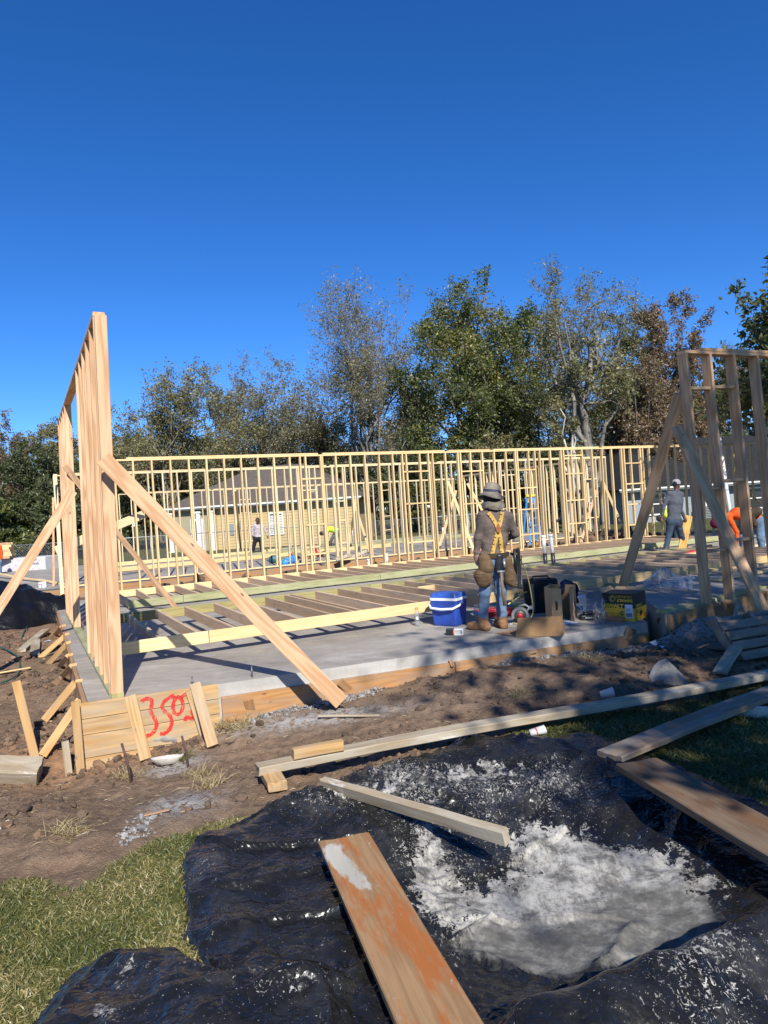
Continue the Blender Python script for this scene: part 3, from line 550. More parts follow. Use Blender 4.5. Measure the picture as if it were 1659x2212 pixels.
# ================================================================ houses and fence beyond the site
def roof_mat(name, c0, c1):
    T = NT(name); c = T.co(); br = T.n('TexBrick', {'Vector': T.map(c, (1, 1, 1)), 'Scale': 3.2, 'Mortar Size': .012, 'Color1': (*c0, 1), 'Color2': (*c1, 1), 'Mortar': (*[x*.5 for x in c0], 1)})
    return T.out(T.mix(T.rng(T.noise(c, 2.5, 4), .3, .7, 0, .4), br.outputs[0], c1), .95, .15)
M_ROOFB = roof_mat('shingles_brown', (.085, .070, .058), (.135, .112, .092)); M_ROOFD = roof_mat('shingles_dark', (.016, .0165, .018), (.030, .031, .032))
M_TAN = plain('siding_tan', (.46, .34, .155), .8, .06, 3); M_CREAM = plain('trim_white', (.72, .70, .64), .6, .05); M_SHADEW = plain('porch_wall_shade', (.30, .26, .16), .8)  # M_SHADEW: porch wall with the recess shade put into its colour
M_GLASS = plain('window_glass', (.03, .035, .04), .08, .05); M_BLIND = plain('window_blind', (.62, .64, .62), .6, .05); M_PALEW = plain('wall_pale_shade_grey', (.24, .27, .275), .8, .05, 3); M_STEEL = plain('galvanised_steel', (.36, .37, .37), .45, .1, metal=.6)  # M_PALEW: pale house wall, tree shade put into its darker base colour
def house(label, a, b, depth, z0, zeave, zridge, wallm, roofm, hip, lap=True, over=.45, openings=(), porch=None):
    """rectangular hip roofed house, front wall from a to b, going back by depth"""
    a = Vector((a[0], a[1], 0)); b = Vector((b[0], b[1], 0)); d = (b-a).normalized(); n = Vector((-d.y, d.x, 0)); L = (b-a).length
    Mx = Matrix((d, n, UPZ)).transposed().to_4x4(); Mx.translation = a+Vector((0, 0, z0))
    t = bpy.data.objects.new('house', None); link(t, None, Mx); tag(t, label, 'house', None, 'thing'); H = zeave-z0
    w = MB(); w.box((0, .02, 0), (L, depth, H))
    w.build('wall', wallm, t, local=True)
    if lap:
        k = int(H/.19); rows = []
        for i in range(k):
            z = i*.19
            x0s = 0 if porch is None else porch
            m = MB().add([(x0s, -.012, z), (L, -.012, z), (L, .012, z+.19), (x0s, .012, z+.19), (x0s, .02, z), (L, .02, z)], [(0, 1, 2, 3), (4, 5, 1, 0)])
            m.build('siding_board', wallm, t, local=True)
    o = over; r = depth/2; RZ = zridge-z0
    vs = [(-o, -o, H-.06), (L+o, -o, H-.06), (L+o, depth+o, H-.06), (-o, depth+o, H-.06), (hip, r, RZ), (L-hip, r, RZ), (-o, -o, H+.06), (L+o, -o, H+.06), (L+o, depth+o, H+.06), (-o, depth+o, H+.06)]
    rf = MB().add(vs, [(6, 7, 5, 4), (7, 8, 5), (8, 9, 4, 5), (9, 6, 4), (0, 3, 2, 1)]).build('roof', roofm, t, local=True)
    f = MB(); f.box((-o-.02, -o-.04, H-.10), (L+o+.02, -o-.005, H+.07)); f.build('fascia', M_CREAM, rf, local=False, M=Mx)
    f = MB(); f.box((-o-.12, -o-.16, H-.0), (L+o+.12, -o-.05, H+.09)); f.build('gutter', M_CREAM, rf, M=Mx)
    for nm, x0, x1, za, zb, fr in openings:
        g = MB().box((x0, -.05, za), (x1, -.02, zb)); go = g.build(nm, M_GLASS if nm != 'meter_box' else M_STEEL, t, local=True)
        if fr:
            fm = MB()
            for (p, q) in (((x0-.09, za-.09), (x1+.09, za)), ((x0-.09, zb), (x1+.09, zb+.09)), ((x0-.09, za), (x0, zb)), ((x1, za), (x1+.09, zb)), ((x0, (za+zb)/2-.03), (x1, (za+zb)/2+.03))): fm.box((p[0], -.085, p[1]), (q[0], -.025, q[1]))
            fm.build('frame', M_CREAM, go, M=Mx)
            if fr == 2:
                bl = MB()
                for k in range(int((zb-za)/.1)): bl.box((x0+.02, -.068, za+.03+k*.1), (x1-.02, -.052, za+.10+k*.1))
                bl.build('blind', M_BLIND, go, M=Mx)
    return t, Mx
pa, pb = gy(375, 1190, 44.5), gy(770, 1180, 43)
HT, HM = house('tan house with lap siding and brown hip roof behind the far studs', (pa.x, pa.y), (pb.x, pb.y), 9.5, -.35, 2.35, 5.0, M_TAN, M_ROOFB, 4.0, openings=[('window', 6.35, 7.1, .85, 2.05, 2), ('meter_box', 3.75, 4.0, .9, 1.6, 0), ('meter_box', 4.2, 4.5, 1.3, 1.75, 0)], porch=3.0)
MB().box((0, -.06, .0), (2.95, -.03, 2.45)).build('shaded_porch_panel', M_SHADEW, HT, local=True)  # flat panel on the wall; its darker colour paints the porch shade
dr = MB().box((1.25, -.10, 0), (2.15, -.062, 2.05)).build('door', plain('door_white', (.60, .60, .56), .5), HT, local=True); MB().box((1.42, -.115, .7), (1.98, -.102, 1.9)).build('door_pane', M_GLASS, dr, M=HM)
MB().box((2.4, -.1, .6), (2.85, -.062, 1.9)).build('window', M_GLASS, HT, local=True)
for x in (.1, 1.9, 2.75):
    pm = MB(); pm.box((x-.12, -.44, 0), (x+.12, -.20, 2.5)); pm.box((x-.17, -.49, 0), (x+.17, -.15, .12)); pm.box((x-.17, -.49, 2.38), (x+.17, -.15, 2.5)); pm.build('porch_post', M_CREAM, HT, local=True)
MB().box((-.3, -1.2, -.1), (3.1, 0, .02)).build('porch_floor', M_FACE, HT, local=True)
pa, pb = gy(1352, 1140, 43), gy(1900, 1100, 47)
HR, HRM = house('pale grey house with dark shingle roof at the right behind the workers', (pa.x, pa.y), (pb.x, pb.y), 12, -.75, 1.72, 5.2, M_PALEW, M_ROOFD, 4.5, lap=False, over=.6, openings=[('window', 1.6, 2.7, .95, 2.15, 1), ('window', 5.6, 6.9, .9, 2.1, 1), ('window', 8.3, 9.6, .9, 2.1, 1)])
ac = thing('air_conditioner', 'dark louvred air conditioner unit standing against the pale grey house', 'air conditioner', HRM @ Vector((5.0, -.75, .05)), math.atan2(HRM[1][0], HRM[0][0]))
M_ACD = plain('ac_dark', (.05, .052, .05), .5); M_ACF = plain('ac_fins', (.28, .28, .26), .5)
MB().box((-.45, -.4, 0), (.45, .4, 1.15)).build('case', M_ACD, ac, local=True)
for k in range(11): MB().box((-.47, -.44, .06+k*.1), (.47, -.405, .10+k*.1)).build('louvre', M_ACF, ac, local=True)
# chain link fence
def fence(label, pts):
    t = thing('chain_link_fence', label, 'fence', pts[0]); wm = MB(); z0, z1 = -.28, .92
    for i in range(len(pts)-1):
        a, b = Vector(pts[i]), Vector(pts[i+1]); L = (b-a).length; d = (b-a)/L; n = max(1, int(L/3))
        for k in range(n+1):
            p = a+d*(L*k/n); MB().tube([p+Vector((0, 0, -.6)), p+Vector((0, 0, z1-z0+.05))], .03, 6).build('post', M_STEEL, t)
        MB().tube([a+Vector((0, 0, z1-z0)), b+Vector((0, 0, z1-z0))], .022, 6).build('rail', M_STEEL, t)
        k = 0; hh = z1-z0; st = .13
        while k*st < L:
            s = k*st
            for sg in (1, -1):
                e = s+sg*hh; 
                if 0 <= e <= L: wm.tube([a+d*s, a+d*e+Vector((0, 0, hh))], .0045, 3, cap=False)
            k += 1
    o = wm.build('wire_mesh', M_STEEL, t); tag(o, kind='stuff')
fence('chain link fence crossing behind the second slab below the trees', [(-19.5, 35.6, -.28), (-8.5, 37.5, -.28), (1.5, 40.5, -.28), (12, 46, -.28)])
sg = thing('notice_sign', 'small red and white sign nailed to the thick grey trunk', 'sign', gy(1270, 1093, 39.4))
MB().box((-.22, -.015, -.17), (.22, 0, .17)).build('board', plain('sign_white', (.75, .73, .70), .5), sg, local=True); MB().box((-.14, -.02, -.12), (.19, -.016, .13)).build('red_panel', plain('sign_red', (.50, .03, .035), .5), sg, local=True); MB().box((-.10, -.023, -.10), (.04, -.021, .0)).build('dark_panel', plain('sign_dark', (.06, .02, .02), .5), sg, local=True)
# ================================================================ form boards, stakes and kickers round the slab
def nail_dots(m, pts): 
    for p in pts: m.box((p[0]-.004, p[1]-.004, p[2]-.004), (p[0]+.004, p[1]+.004, p[2]+.004))
fd = (FB-FA).normalized(); fn = Vector((fd.y, -fd.x, 0))          # along the porch front, and outward towards the camera
def FP(s, out=0.0, z=0.0): return FA+fd*s+fn*out+Vector((0, 0, z))
FL = (FB-FA).length
T = NT('spray_paint_red'); _p = T.pos(); M_RED = T.out((.60, .035, .03), .75, .2, alpha=T.rng(T.math('ADD', T.math('MULTIPLY', T.noise(_p, 70, 5, .75), .7), T.math('MULTIPLY', T.noise(_p, 9, 3), .3)), .40, .52))
fc = thing('corner_form', 'stacked form boards at the left slab corner with a red number sprayed on', 'form boards', FP(.6, .03, -.55))
for i, (z0, z1, mt) in enumerate([(-.125, .012, W_FORM), (-.265, -.13, W_FORM), (-.47, -.27, W_FORM), (-.66, -.475, W_FORM)]):
    lumber('form_board', FP(-.06, .024+.003*(i % 2), (z0+z1)/2), FP(1.13, .024+.003*(i % 2), (z0+z1)/2), .04, z1-z0, UPZ, mt, fc, c=.003)
lf = thing('side_form', 'form boards along the left edge of the slab, seen edge-on', 'form boards', UV(-.26, 3, -.3))
for z0, z1 in ((-.14, .006), (-.42, -.145)): lumber('form_board', UV(-.295, .04, (z0+z1)/2), UV(-.19, 8.2, (z0+z1)/2), .038, z1-z0, UPZ, W_ORANGE, lf)
ff = thing('front_form', 'low orange form boards along the porch front below the pale concrete face', 'form boards', FP(3, .03, -.4))
for s0, s1 in ((1.15, 3.6), (3.6, 5.1), (5.1, FL-.02)): lumber('form_board', FP(s0+.004, .022, -.255), FP(s1-.004, .022, -.255), .038, .27, UPZ, W_ORANGE, ff)
rf_ = thing('right_form', 'orange plywood form along the raised slab under the right wall', 'form boards', RB[0])
rd = (RB[1]-RB[0]).normalized(); rnm = Vector((rd.y, -rd.x, 0))
lumber('form_board', RB[0]+rd*.04+rnm*.022+Vector((0, 0, -.06)), RB[0]+rd*1.28+rnm*.022+Vector((0, 0, -.06)), .03, .36, UPZ, W_ORANGE, rf_); lumber('form_board', RB[0]+rd*1.29+rnm*.024+Vector((0, 0, -.08)), RB[1]+rnm*.024+Vector((0, 0, -.08)), .03, .40, UPZ, W_ORANGE, rf_)
f2 = thing('far_form', 'orange form boards along the front of the second slab beyond the rubble', 'form boards', UV(8, 13.95, -.3))
for k in range(6): lumber('form_board', UV(-1.5+k*3.65, 13.93, -.2), UV(-1.5+(k+1)*3.65-.03, 13.93, -.2), .03, .34, UPZ, W_ORANGE, f2); lumber('top_strip', UV(-1.5+k*3.65, 13.95, -.02), UV(-1.5+(k+1)*3.65-.01, 13.95, -.02), .05, .05, UPZ, plain('wet_black_edge', (.05, .055, .055), .6), f2)
# red sprayed number: strokes laid on the face of the boards
def spray(parent, P, strokes, w=.022, mat=M_RED, name='sprayed_digit'):
    """P(s,z) gives a point on the face; strokes are polylines of one digit"""
    for digit in strokes:
        m = MB()
        for line in digit:
            pts = []
            for i in range(len(line)-1):
                for k in range(5): t = k/5; pts.append((line[i][0]*(1-t)+line[i+1][0]*t, line[i][1]*(1-t)+line[i+1][1]*t))
            pts.append(line[-1]); sm = [pts[0]]+[tuple(sum(pts[min(max(i+d, 0), len(pts)-1)][c] for d in range(-3, 4))/7 for c in (0, 1)) for i in range(1, len(pts)-1)]+[pts[-1]]
            vs = []
            for i, (a, b) in enumerate(sm):
                a2, b2 = sm[min(i+1, len(sm)-1)]; a1, b1 = sm[max(i-1, 0)]; tx, ty = a2-a1, b2-b1; l = math.hypot(tx, ty) or 1; nx, ny = -ty/l, tx/l; ww = w*(.75+.3*math.sin(i*1.7)*.5+.25)
                vs += [P(a+nx*ww, b+ny*ww), P(a-nx*ww, b-ny*ww)]
            n = len(sm); m.add(vs, [(2*i, 2*i+1, 2*i+3, 2*i+2) for i in range(n-1)])
        m.build(name, mat, parent)
PF = lambda s, z: FP(s, .0485, z)
three = lambda x, z, k=1: [[(x, z+.16*k), (x+.06*k, z+.20*k), (x+.12*k, z+.15*k), (x+.06*k, z+.06*k), (x+.13*k, z-.02*k), (x+.13*k, z-.12*k), (x+.05*k, z-.18*k), (x-.01*k, z-.15*k)]]
five = lambda x, z: [[(x+.16, z+.17), (x+.06, z+.14), (x+.03, z+.05), (x+.11, z+.01), (x+.13, z-.09), (x+.07, z-.17), (x+.01, z-.16)]]
zero = lambda x, z: [[(x+.05, z+.12), (x, z+.03), (x+.03, z-.07), (x+.10, z-.03), (x+.11, z+.08), (x+.05, z+.12)]]
two = lambda x, z: [[(x+.01, z+.10), (x+.06, z+.15), (x+.12, z+.10), (x+.13, z+.02), (x+.09, z-.04), (x+.14, z-.13), (x+.04, z-.06), (x+.04, z-.11)]]
spray(fc, PF, [three(.44, -.20, .95), five(.575, -.20), zero(.70, -.16), two(.775, -.17)], w=.0165)
# stakes, each its own thing
def piece(name, label, cat, p, q, w, h, up, mat, cut=0.0, group=None): return tag(lumber(name, p, q, w, h, up, mat, cut=cut), label, cat, group)
def kick(label, top, bot, w=.085, mat=W_STAKE): piece('kicker_stake', label, 'stake', Vector(bot), Vector(top), w, .036, camv-(Vector(top)+Vector(bot))/2, mat, group='stakes and kickers of the form boards')
zc = lambda x, y: float(zground(np.array([x]), np.array([y]))[0])
def gg(px, py, z=-.4):
    for _ in range(12): p = gz(px, py, z); z = zc(p.x, p.y)
    return gz(px, py, z)
kick('wide slanted board nailed to the corner form left of the red number', FP(.35, .075, .03), gg(315, 1640), .10, W_FORM)
kick('short upright stake right behind the slanted board left of the number', FP(.38, .07, -.02), FP(.46, .085, -.6), .07, W_FORM)
kick('wide slanted board nailed to the corner form right of the red number', FP(.92, .075, .05), gg(460, 1612), .10, W_FORM)
kick('dark upright stake behind the slanted board right of the number', FP(.86, .07, .0), FP(.98, .085, -.5), .06, W_FORM)
kick('short slanted stake holding the low form right of the corner', FP(1.40, .06, -.17), gg(545, 1552), .09, W_ORANGE)
kick('upright stake at the very corner of the form', FP(-.10, .07, .05), FP(-.09, .10, -.6), .07)
kick('short brown stake beside the upright corner stake', FP(-.20, .08, -.28), FP(-.18, .10, -.66), .06, W_GRAY)
kick('lone upright stake standing in the dirt at far left', gg(73, 1622)+Vector((-.13, .02, .64)), gg(75, 1625)+Vector((0, 0, -.05)), .075)
kick('long diagonal kicker reaching the corner stake, nearest of the left kickers', gz(173, 1512, -.04), gg(92, 1632), .075)
kick('diagonal kicker just behind the nearest left kicker', gz(163, 1474, -.03), gg(96, 1555), .075)
kick('upright stake at the top of the second left kicker', gz(171, 1470, .02), gz(176, 1540, -.42), .07)
for i, (tx, ty, bx, by, lb) in enumerate([(155, 1440, 133, 1462, 'third'), (147, 1418, 129, 1438, 'fourth'), (143, 1392, 105, 1434, 'fifth'), (140, 1374, 85, 1422, 'sixth'), (133, 1355, 118, 1373, 'farthest')]):
    kick('small diagonal kicker on the left form, %s one counted from the corner' % lb, gz(tx, ty, -.02), gg(bx, by), .07)
    kick('short upright stake on the left form at the %s kicker' % lb, gz(tx+5, ty-4, .02), gz(tx+9, ty+24, -.30), .06)
# kickers along the porch front and the right form
kick('stub stake in a notch of the dirt right of the long brace foot', FP(2.32, .06, -.14), gg(765, 1500), .08, W_ORANGE)
kick('small stake against the low form at the middle of the porch', FP(3.55, .06, -.12), gg(955, 1440), .07, W_ORANGE)
kick('orange stub stake at the low form below the hatted worker', FP(4.55, .06, -.13), gg(1150, 1404), .08, W_ORANGE)
kick('broken stub of board at the right end of the porch front', FP(FL-.35, .05, -.08), gg(1405, 1385), .14, W_ORANGE)
kick('slim upright stake at the end of the raised slab', gz(1423, 1332, .06), gg(1434, 1372), .07, W_ORANGE)
kick('slanted kicker at the end of the raised slab', gz(1438, 1328, .07), gg(1470, 1376), .10)
kick('upright stake on the right plywood form', gz(1586, 1303, .08), gg(1574, 1355), .07, W_FORM)
kick('second upright stake on the right plywood form', gz(1593, 1304, .08), gg(1584, 1357), .05, W_GRAY)
kick('slanted grey kicker on the right plywood form', gz(1588, 1292, .16), gg(1618, 1370), .10, W_GRAY)
# anchor bolts in the slab
M_BOLT = plain('steel_bolt', (.14, .14, .15), .45, metal=.7)
for i, (px, py) in enumerate([(416, 1487), (545, 1463), (193, 1395), (205, 1440), (180, 1360)]):
    p = gz(px, py, 0); b = MB().tube([p+Vector((0, 0, -.05)), p+Vector((0, 0, .11))], .008, 8).tube([p+Vector((0, 0, .055)), p+Vector((0, 0, .065))], .016, 6); tag(b.build('anchor_bolt', M_BOLT), ['anchor bolt in the slab behind the red number', 'anchor bolt in the slab right of the number boards', 'anchor bolt farther along the left ledge', 'anchor bolt nearest on the left ledge', 'anchor bolt farthest along the left ledge'][i], 'bolt', 'anchor bolts')
# ================================================================ foreground: washout pit tarp
def densify(P, step=.02):
    out = []
    n = len(P)
    for i in range(n):
        a, b = P[i], P[(i+1) % n]; k = max(1, int(np.linalg.norm(b-a)/step))
        for j in range(k): out.append(a+(b-a)*j/k)
    return np.array(out)
def tarp_material():
    T = NT('black_plastic_with_cement'); p = T.pos(); c = T.attr('cement'); g = T.attr('grout')
    n1 = T.math('ADD', T.math('MULTIPLY', T.noise(p, 9, 6, .72, .5), .55), T.math('MULTIPLY', T.noise(T.map(p, (1.0, .28, 1), rot=(0, 0, -.55)), 17, 5, .7, .8), .45)); n2 = T.noise(p, 38, 4, .7, 1.2); n3 = T.noise(T.map(p, (1, 1, 1)), 120, 2, .5)
    s4 = T.attr('splat'); n5 = T.noise(T.map(p, (1.0, .35, 1), rot=(0, 0, .5)), 60, 3, .7, 1.0)
    sp = T.math('MAXIMUM', T.rng(T.math('ADD', n2, T.math('MULTIPLY', s4, .17)), .70, .73), T.math('MAXIMUM', T.rng(T.math('ADD', n3, T.math('MULTIPLY', s4, .07)), .735, .75), T.rng(T.math('ADD', n5, T.math('MULTIPLY', s4, .16)), .72, .76)))
    cm = T.rng(T.math('ADD', T.math('ADD', T.math('MULTIPLY', n1, 2.5), T.math('MULTIPLY', n2, .9)), T.math('MULTIPLY', c, .80)), 2.06, 2.15)
    dust = T.math('MULTIPLY', T.rng(T.noise(p, 5, 5, .7), .45, .7), T.math('ADD', .015, T.math('MULTIPLY', s4, .09)))
    m = T.math('MAXIMUM', sp, cm, True)
    blk = T.mix(T.math('MULTIPLY', T.rng(n1, .3, .7), .6), (.0075, .0073, .0072), (.019, .0185, .018)); blk = T.mix(dust, blk, (.5, .5, .48))
    cem = T.ramp(T.math('ADD', T.math('ADD', T.math('MULTIPLY', T.noise(p, 6, 9, .8, .4), .62), T.math('MULTIPLY', T.noise(T.map(p, (1, .3, 1), rot=(0, 0, -.55)), 24, 6, .75, .6), .30)), T.math('MULTIPLY', T.noise(p, 190, 3, .7), .08)), [(.42, (.105, .10, .09)), (.485, (.23, .22, .20)), (.50, (.29, .28, .252)), (.56, (.40, .385, .35))])
    gr = T.ramp(T.noise(p, 11, 5, .7), [(.3, (.075, .073, .066)), (.5, (.125, .121, .11)), (.72, (.27, .26, .235))])
    gm = T.rng(T.math('ADD', g, T.math('MULTIPLY', T.math('SUBTRACT', n1, .5), 1.1)), .42, .62)
    col = T.mix(m, blk, cem); col = T.mix(gm, col, gr); mm = T.math('MAXIMUM', m, gm)
    dv = T.n('VectorMath', {0: p, 1: T.n('VectorMath', {0: T.n('TexNoise', {'Vector': p, 'Scale': 5, 'Detail': 3}).outputs[1], 1: (.22, .22, .22)}, operation='MULTIPLY').outputs[0]}, operation='ADD').outputs[0]
    cr = T.math('ADD', T.math('MULTIPLY', T.rng(T.voro(dv, 7, 'DISTANCE_TO_EDGE'), 0, .25), 1.6), T.math('MULTIPLY', T.rng(T.voro(dv, 19, 'DISTANCE_TO_EDGE'), 0, .25), .6))
    T.bump(T.math('ADD', T.math('ADD', T.math('MULTIPLY', cr, T.math('SUBTRACT', .75, T.math('MULTIPLY', mm, .55))), T.math('MULTIPLY', mm, .25)), T.math('ADD', T.math('MULTIPLY', T.noise(p, 22, 3, .6), .35), T.math('MULTIPLY', n3, .12))), .30, .02)
    return T.out(col, T.rng(mm, 0, 1, .26, .95), T.rng(mm, 0, 1, .34, .12))
M_TARP = tarp_material()
def ridged(x, y, seed, oct=3): 
    r = 0; a = 1.0
    for i in range(oct): r = r+a*(1-2.2*np.abs(vnoise(x, y, seed=seed+i*3))); a *= .5; x = x*2.1; y = y*2.1
    return r
def seg_d(x, y, a, b):
    a = np.array(a[:2]); b = np.array(b[:2]); d = b-a; t = np.clip(((x-a[0])*d[0]+(y-a[1])*d[1])/(d@d), 0, 1); return np.hypot(x-a[0]-d[0]*t, y-a[1]-d[1]*t)
TIE = gz(1290, 1640, -.25)
def tarp_z(X, Y, r, th):
    z = zground(X, Y)+.015
    z = z+.045*np.exp(-((r-.90)/.07)**2)*(.55+.55*vnoise(th*2.5, r*0, seed=21))
    a = np.arctan2(Y-TIE.y, X-TIE.x); rr = np.hypot(X-TIE.x, Y-TIE.y)
    z = z+.02*np.exp(-rr/.5)+.022*np.exp(-((rr-.30)/.38)**2)*np.maximum(0, 1-2.6*np.abs(vnoise(a*2.6, rr*.3, seed=31)))
    wx = X+.12*fbm(X*1.7, Y*1.7, seed=41, oct=2); wy = Y+.12*fbm(X*1.7, Y*1.7, seed=43, oct=2)
    q = (wx*.85+wy*.5); pz = (-wx*.5+wy*.85)
    z = z+.016*fbm(X*1.6, Y*1.6, seed=47, oct=2)
    rn = random.Random(12); ux = X+.025*vnoise(X*5, Y*5, seed=90); uy = Y+.025*vnoise(X*5, Y*5, seed=91)
    for k in range(46):
        if k < 15: ang = rad(170+rn.uniform(0, 130)); s0 = rn.uniform(.02, .25); L = rn.uniform(.35, 1.2); p = (TIE.x+math.cos(ang)*s0, TIE.y+math.sin(ang)*s0); e = (p[0]+math.cos(ang)*L, p[1]+math.sin(ang)*L)
        else: p = (rn.uniform(-1.1, 1.6), rn.uniform(2.5, 5.1)); ang = rn.uniform(.35, 1.05)+(1.6 if rn.random() < .3 else 0); L = rn.uniform(.25, 1.0); e = (p[0]+math.cos(ang)*L, p[1]+math.sin(ang)*L)
        d = seg_d(ux, uy, p, e); w = rn.uniform(.012, .035); z = z+rn.uniform(.012, .036)*np.exp(-d/w)
    for k in range(16):
        ang = rn.uniform(.2, 1.3)+(1.57 if k % 3 == 0 else 0); f = rn.uniform(2.2, 8.5); ph = rn.random(); c_, s_ = math.cos(ang), math.sin(ang)
        tri = np.abs(((c_*X+s_*Y)*f+ph+.30*vnoise(X*1.3+k, Y*1.3, seed=200+k)) % 1-.5)*2; mask = sstep(-.05, .35, vnoise(X*1.2+k*7.3, Y*1.2-k*3.1, seed=230+k)); z = z+.030/f*(1-tri)*mask*sstep(.08, .3, r)
    fold = np.maximum(0, 1-4.5*np.abs(vnoise(q*.9, pz*2.6, seed=51)))
    for pl, hgt in (([(405, 1842), (440, 1850), (520, 1866), (620, 1858), (700, 1846), (760, 1838), (800, 1822)], .035), ([(560, 1790), (700, 1760), (840, 1742), (1000, 1750)], .022), ([(880, 1900), (1010, 1870), (1140, 1830), (1240, 1770)], .03), ([(1000, 1975), (1120, 1960), (1250, 1940), (1350, 1960)], .02), ([(470, 1960), (600, 1930), (720, 1900)], .02), ([(450, 2060), (620, 2010), (780, 2000)], .03)):
        W = np.array([tuple(gz(x, y, -.33))[:2] for x, y in pl]); xl = np.interp(X, W[:, 0], W[:, 1]); dd = Y-xl+.012*vnoise(X*9, Y*9, seed=99); win = sstep(W[0, 0]-.05, W[0, 0]+.08, X)*sstep(W[-1, 0]+.05, W[-1, 0]-.08, X); z = z+hgt*win*sstep(-.012, .008, dd)*np.exp(-np.maximum(dd, 0)/.16)
    return z+.020*fold*sstep(.1, .4, r)
CR0, CR1 = gz(1180, 2230, -.06), gz(1700, 1955, -.02)
def build_tarp():
    P = TARP_A
    B = densify(P, .018); B = B+np.stack([fbm(B[:, 0]*6, B[:, 1]*6, seed=61), fbm(B[:, 0]*6, B[:, 1]*6, seed=63)], -1)*.018
    c = np.array([.62, 3.45]); nr = 150; nb = len(B); rr = np.linspace(0, 1, nr)**.8
    Q = c+(B-c)[None]*rr[:, None, None]; X, Y = Q[..., 0], Q[..., 1]; r = np.repeat(rr[:, None], nb, 1); th = np.arctan2(Y-c[1], X-c[0])
    Z = tarp_z(X, Y, r, th)
    dcr = seg_d(X, Y, CR0, CR1); side = ((X-CR0.x)*(CR1.y-CR0.y)-(Y-CR0.y)*(CR1.x-CR0.x))      # near side of the berm positive
    Z = Z+.27*np.exp(-(dcr/.22)**2)+np.where(side > 0, .20*sstep(.0, .5, dcr), 0)*(dcr > .05)*.6
    Z = np.where(r > .985, zground(X, Y)+.006, Z)
    i = np.arange(nr*nb).reshape(nr, nb); j = np.roll(i, -1, axis=1); Fc = np.stack([i[:-1], i[1:], j[1:], j[:-1]], -1).reshape(-1, 4)
    me = np_mesh('tarp', np.stack([X, Y, Z], -1).reshape(-1, 3), Fc, True)
    ctr = [gz(1290, 1890, -.4), gz(1090, 1985, -.4), gz(1420, 1930, -.4), gz(820, 1722, -.3), gz(930, 1880, -.35), gz(1180, 1812, -.35), gz(1020, 1680, -.3), gz(1200, 1960, -.4)]
    cem = np.clip(sum(w*gauss(X, Y, p.x, p.y, rx, ry) for p, w, rx, ry in zip(ctr, (.80, .62, .66, .52, .80, .66, .52, .62), (.36, .30, .28, .45, .13, .24, .40, .45), (.28, .26, .3, .20, .5, .22, .2, .30))), 0, 1.05)
    cem = np.where(side > -.02, cem*.3, cem); vattr(me, 'cement', cem.ravel())
    pb = gz(1200, 2070, -.45); p2 = gz(1430, 2000, -.45); gr = np.clip(.95*gauss(X, Y, pb.x, pb.y, .50, .26)+.8*gauss(X, Y, p2.x, p2.y, .28, .30), 0, 1); gr = np.where(side > .02, 0, gr); vattr(me, 'grout', gr.ravel())
    sc_ = [(gz(800, 1690, -.3), .9, .5, .3), (gz(950, 1800, -.3), .8, .35, .6), (gz(1150, 1720, -.3), .8, .6, .4), (gz(450, 1900, -.3), .45, .12, .2), (gz(1450, 2120, -.1), .75, .5, .4), (gz(700, 1760, -.3), .5, .5, .2)]
    spl = np.clip(sum(1.25*w*gauss(X, Y, p.x, p.y, rx, ry) for p, w, rx, ry in sc_), .12, 1)*(.65+.5*fbm(X*3, Y*3, seed=77, oct=2)); vattr(me, 'splat', spl.ravel())
    o = tag(mk('plastic_tarp', me, M_TARP), 'black plastic sheet lining the cement washout pit, splashed with white cement', 'tarp', kind='thing')
    # second sheet bunched at the lower left
    P = TARP_B
    B = densify(P, .015); B = B+np.stack([fbm(B[:, 0]*8, B[:, 1]*8, seed=71), fbm(B[:, 0]*8, B[:, 1]*8, seed=73)], -1)*.015; c = np.array([-.75, 2.5]); nr = 90; nb = len(B); rr = np.linspace(0, 1, nr)**.8
    Q = c+(B-c)[None]*rr[:, None, None]; X, Y = Q[..., 0], Q[..., 1]; r = np.repeat(rr[:, None], nb, 1)
    Z = zground(X, Y)+.02+.10*sstep(1.0, .6, r)+.035*np.maximum(0, 1-2.4*np.abs(vnoise(X*1.6+Y*1.0, Y*4.5-X*2, seed=81)))*sstep(1.0, .8, r)+.02*np.maximum(0, 1-2.6*np.abs(vnoise(X*5, Y*3+X, seed=83)))+.006*ridged(X*9, Y*7, 85, 2); Z = np.where(r > .98, zground(X, Y)+.01, Z)
    i = np.arange(nr*nb).reshape(nr, nb); j = np.roll(i, -1, axis=1); Fc = np.stack([i[:-1], i[1:], j[1:], j[:-1]], -1).reshape(-1, 4)
    me = np_mesh('tarp_roll', np.stack([X, Y, Z], -1).reshape(-1, 3), Fc, True); cm = .45*gauss(X, Y, -.55, 2.75, .25, .15)+.3*gauss(X, Y, -1.1, 2.6, .1, .3); vattr(me, 'cement', cm.ravel()); vattr(me, 'grout', np.zeros(X.size)); vattr(me, 'splat', np.full(X.size, .2)+.3*gauss(X, Y, -.55, 2.75, .3, .2).ravel())
    tag(mk('plastic_tarp', me, M_TARP), 'shiny black plastic bunched up at the lower left edge of the lawn', 'tarp', kind='thing')
build_tarp()
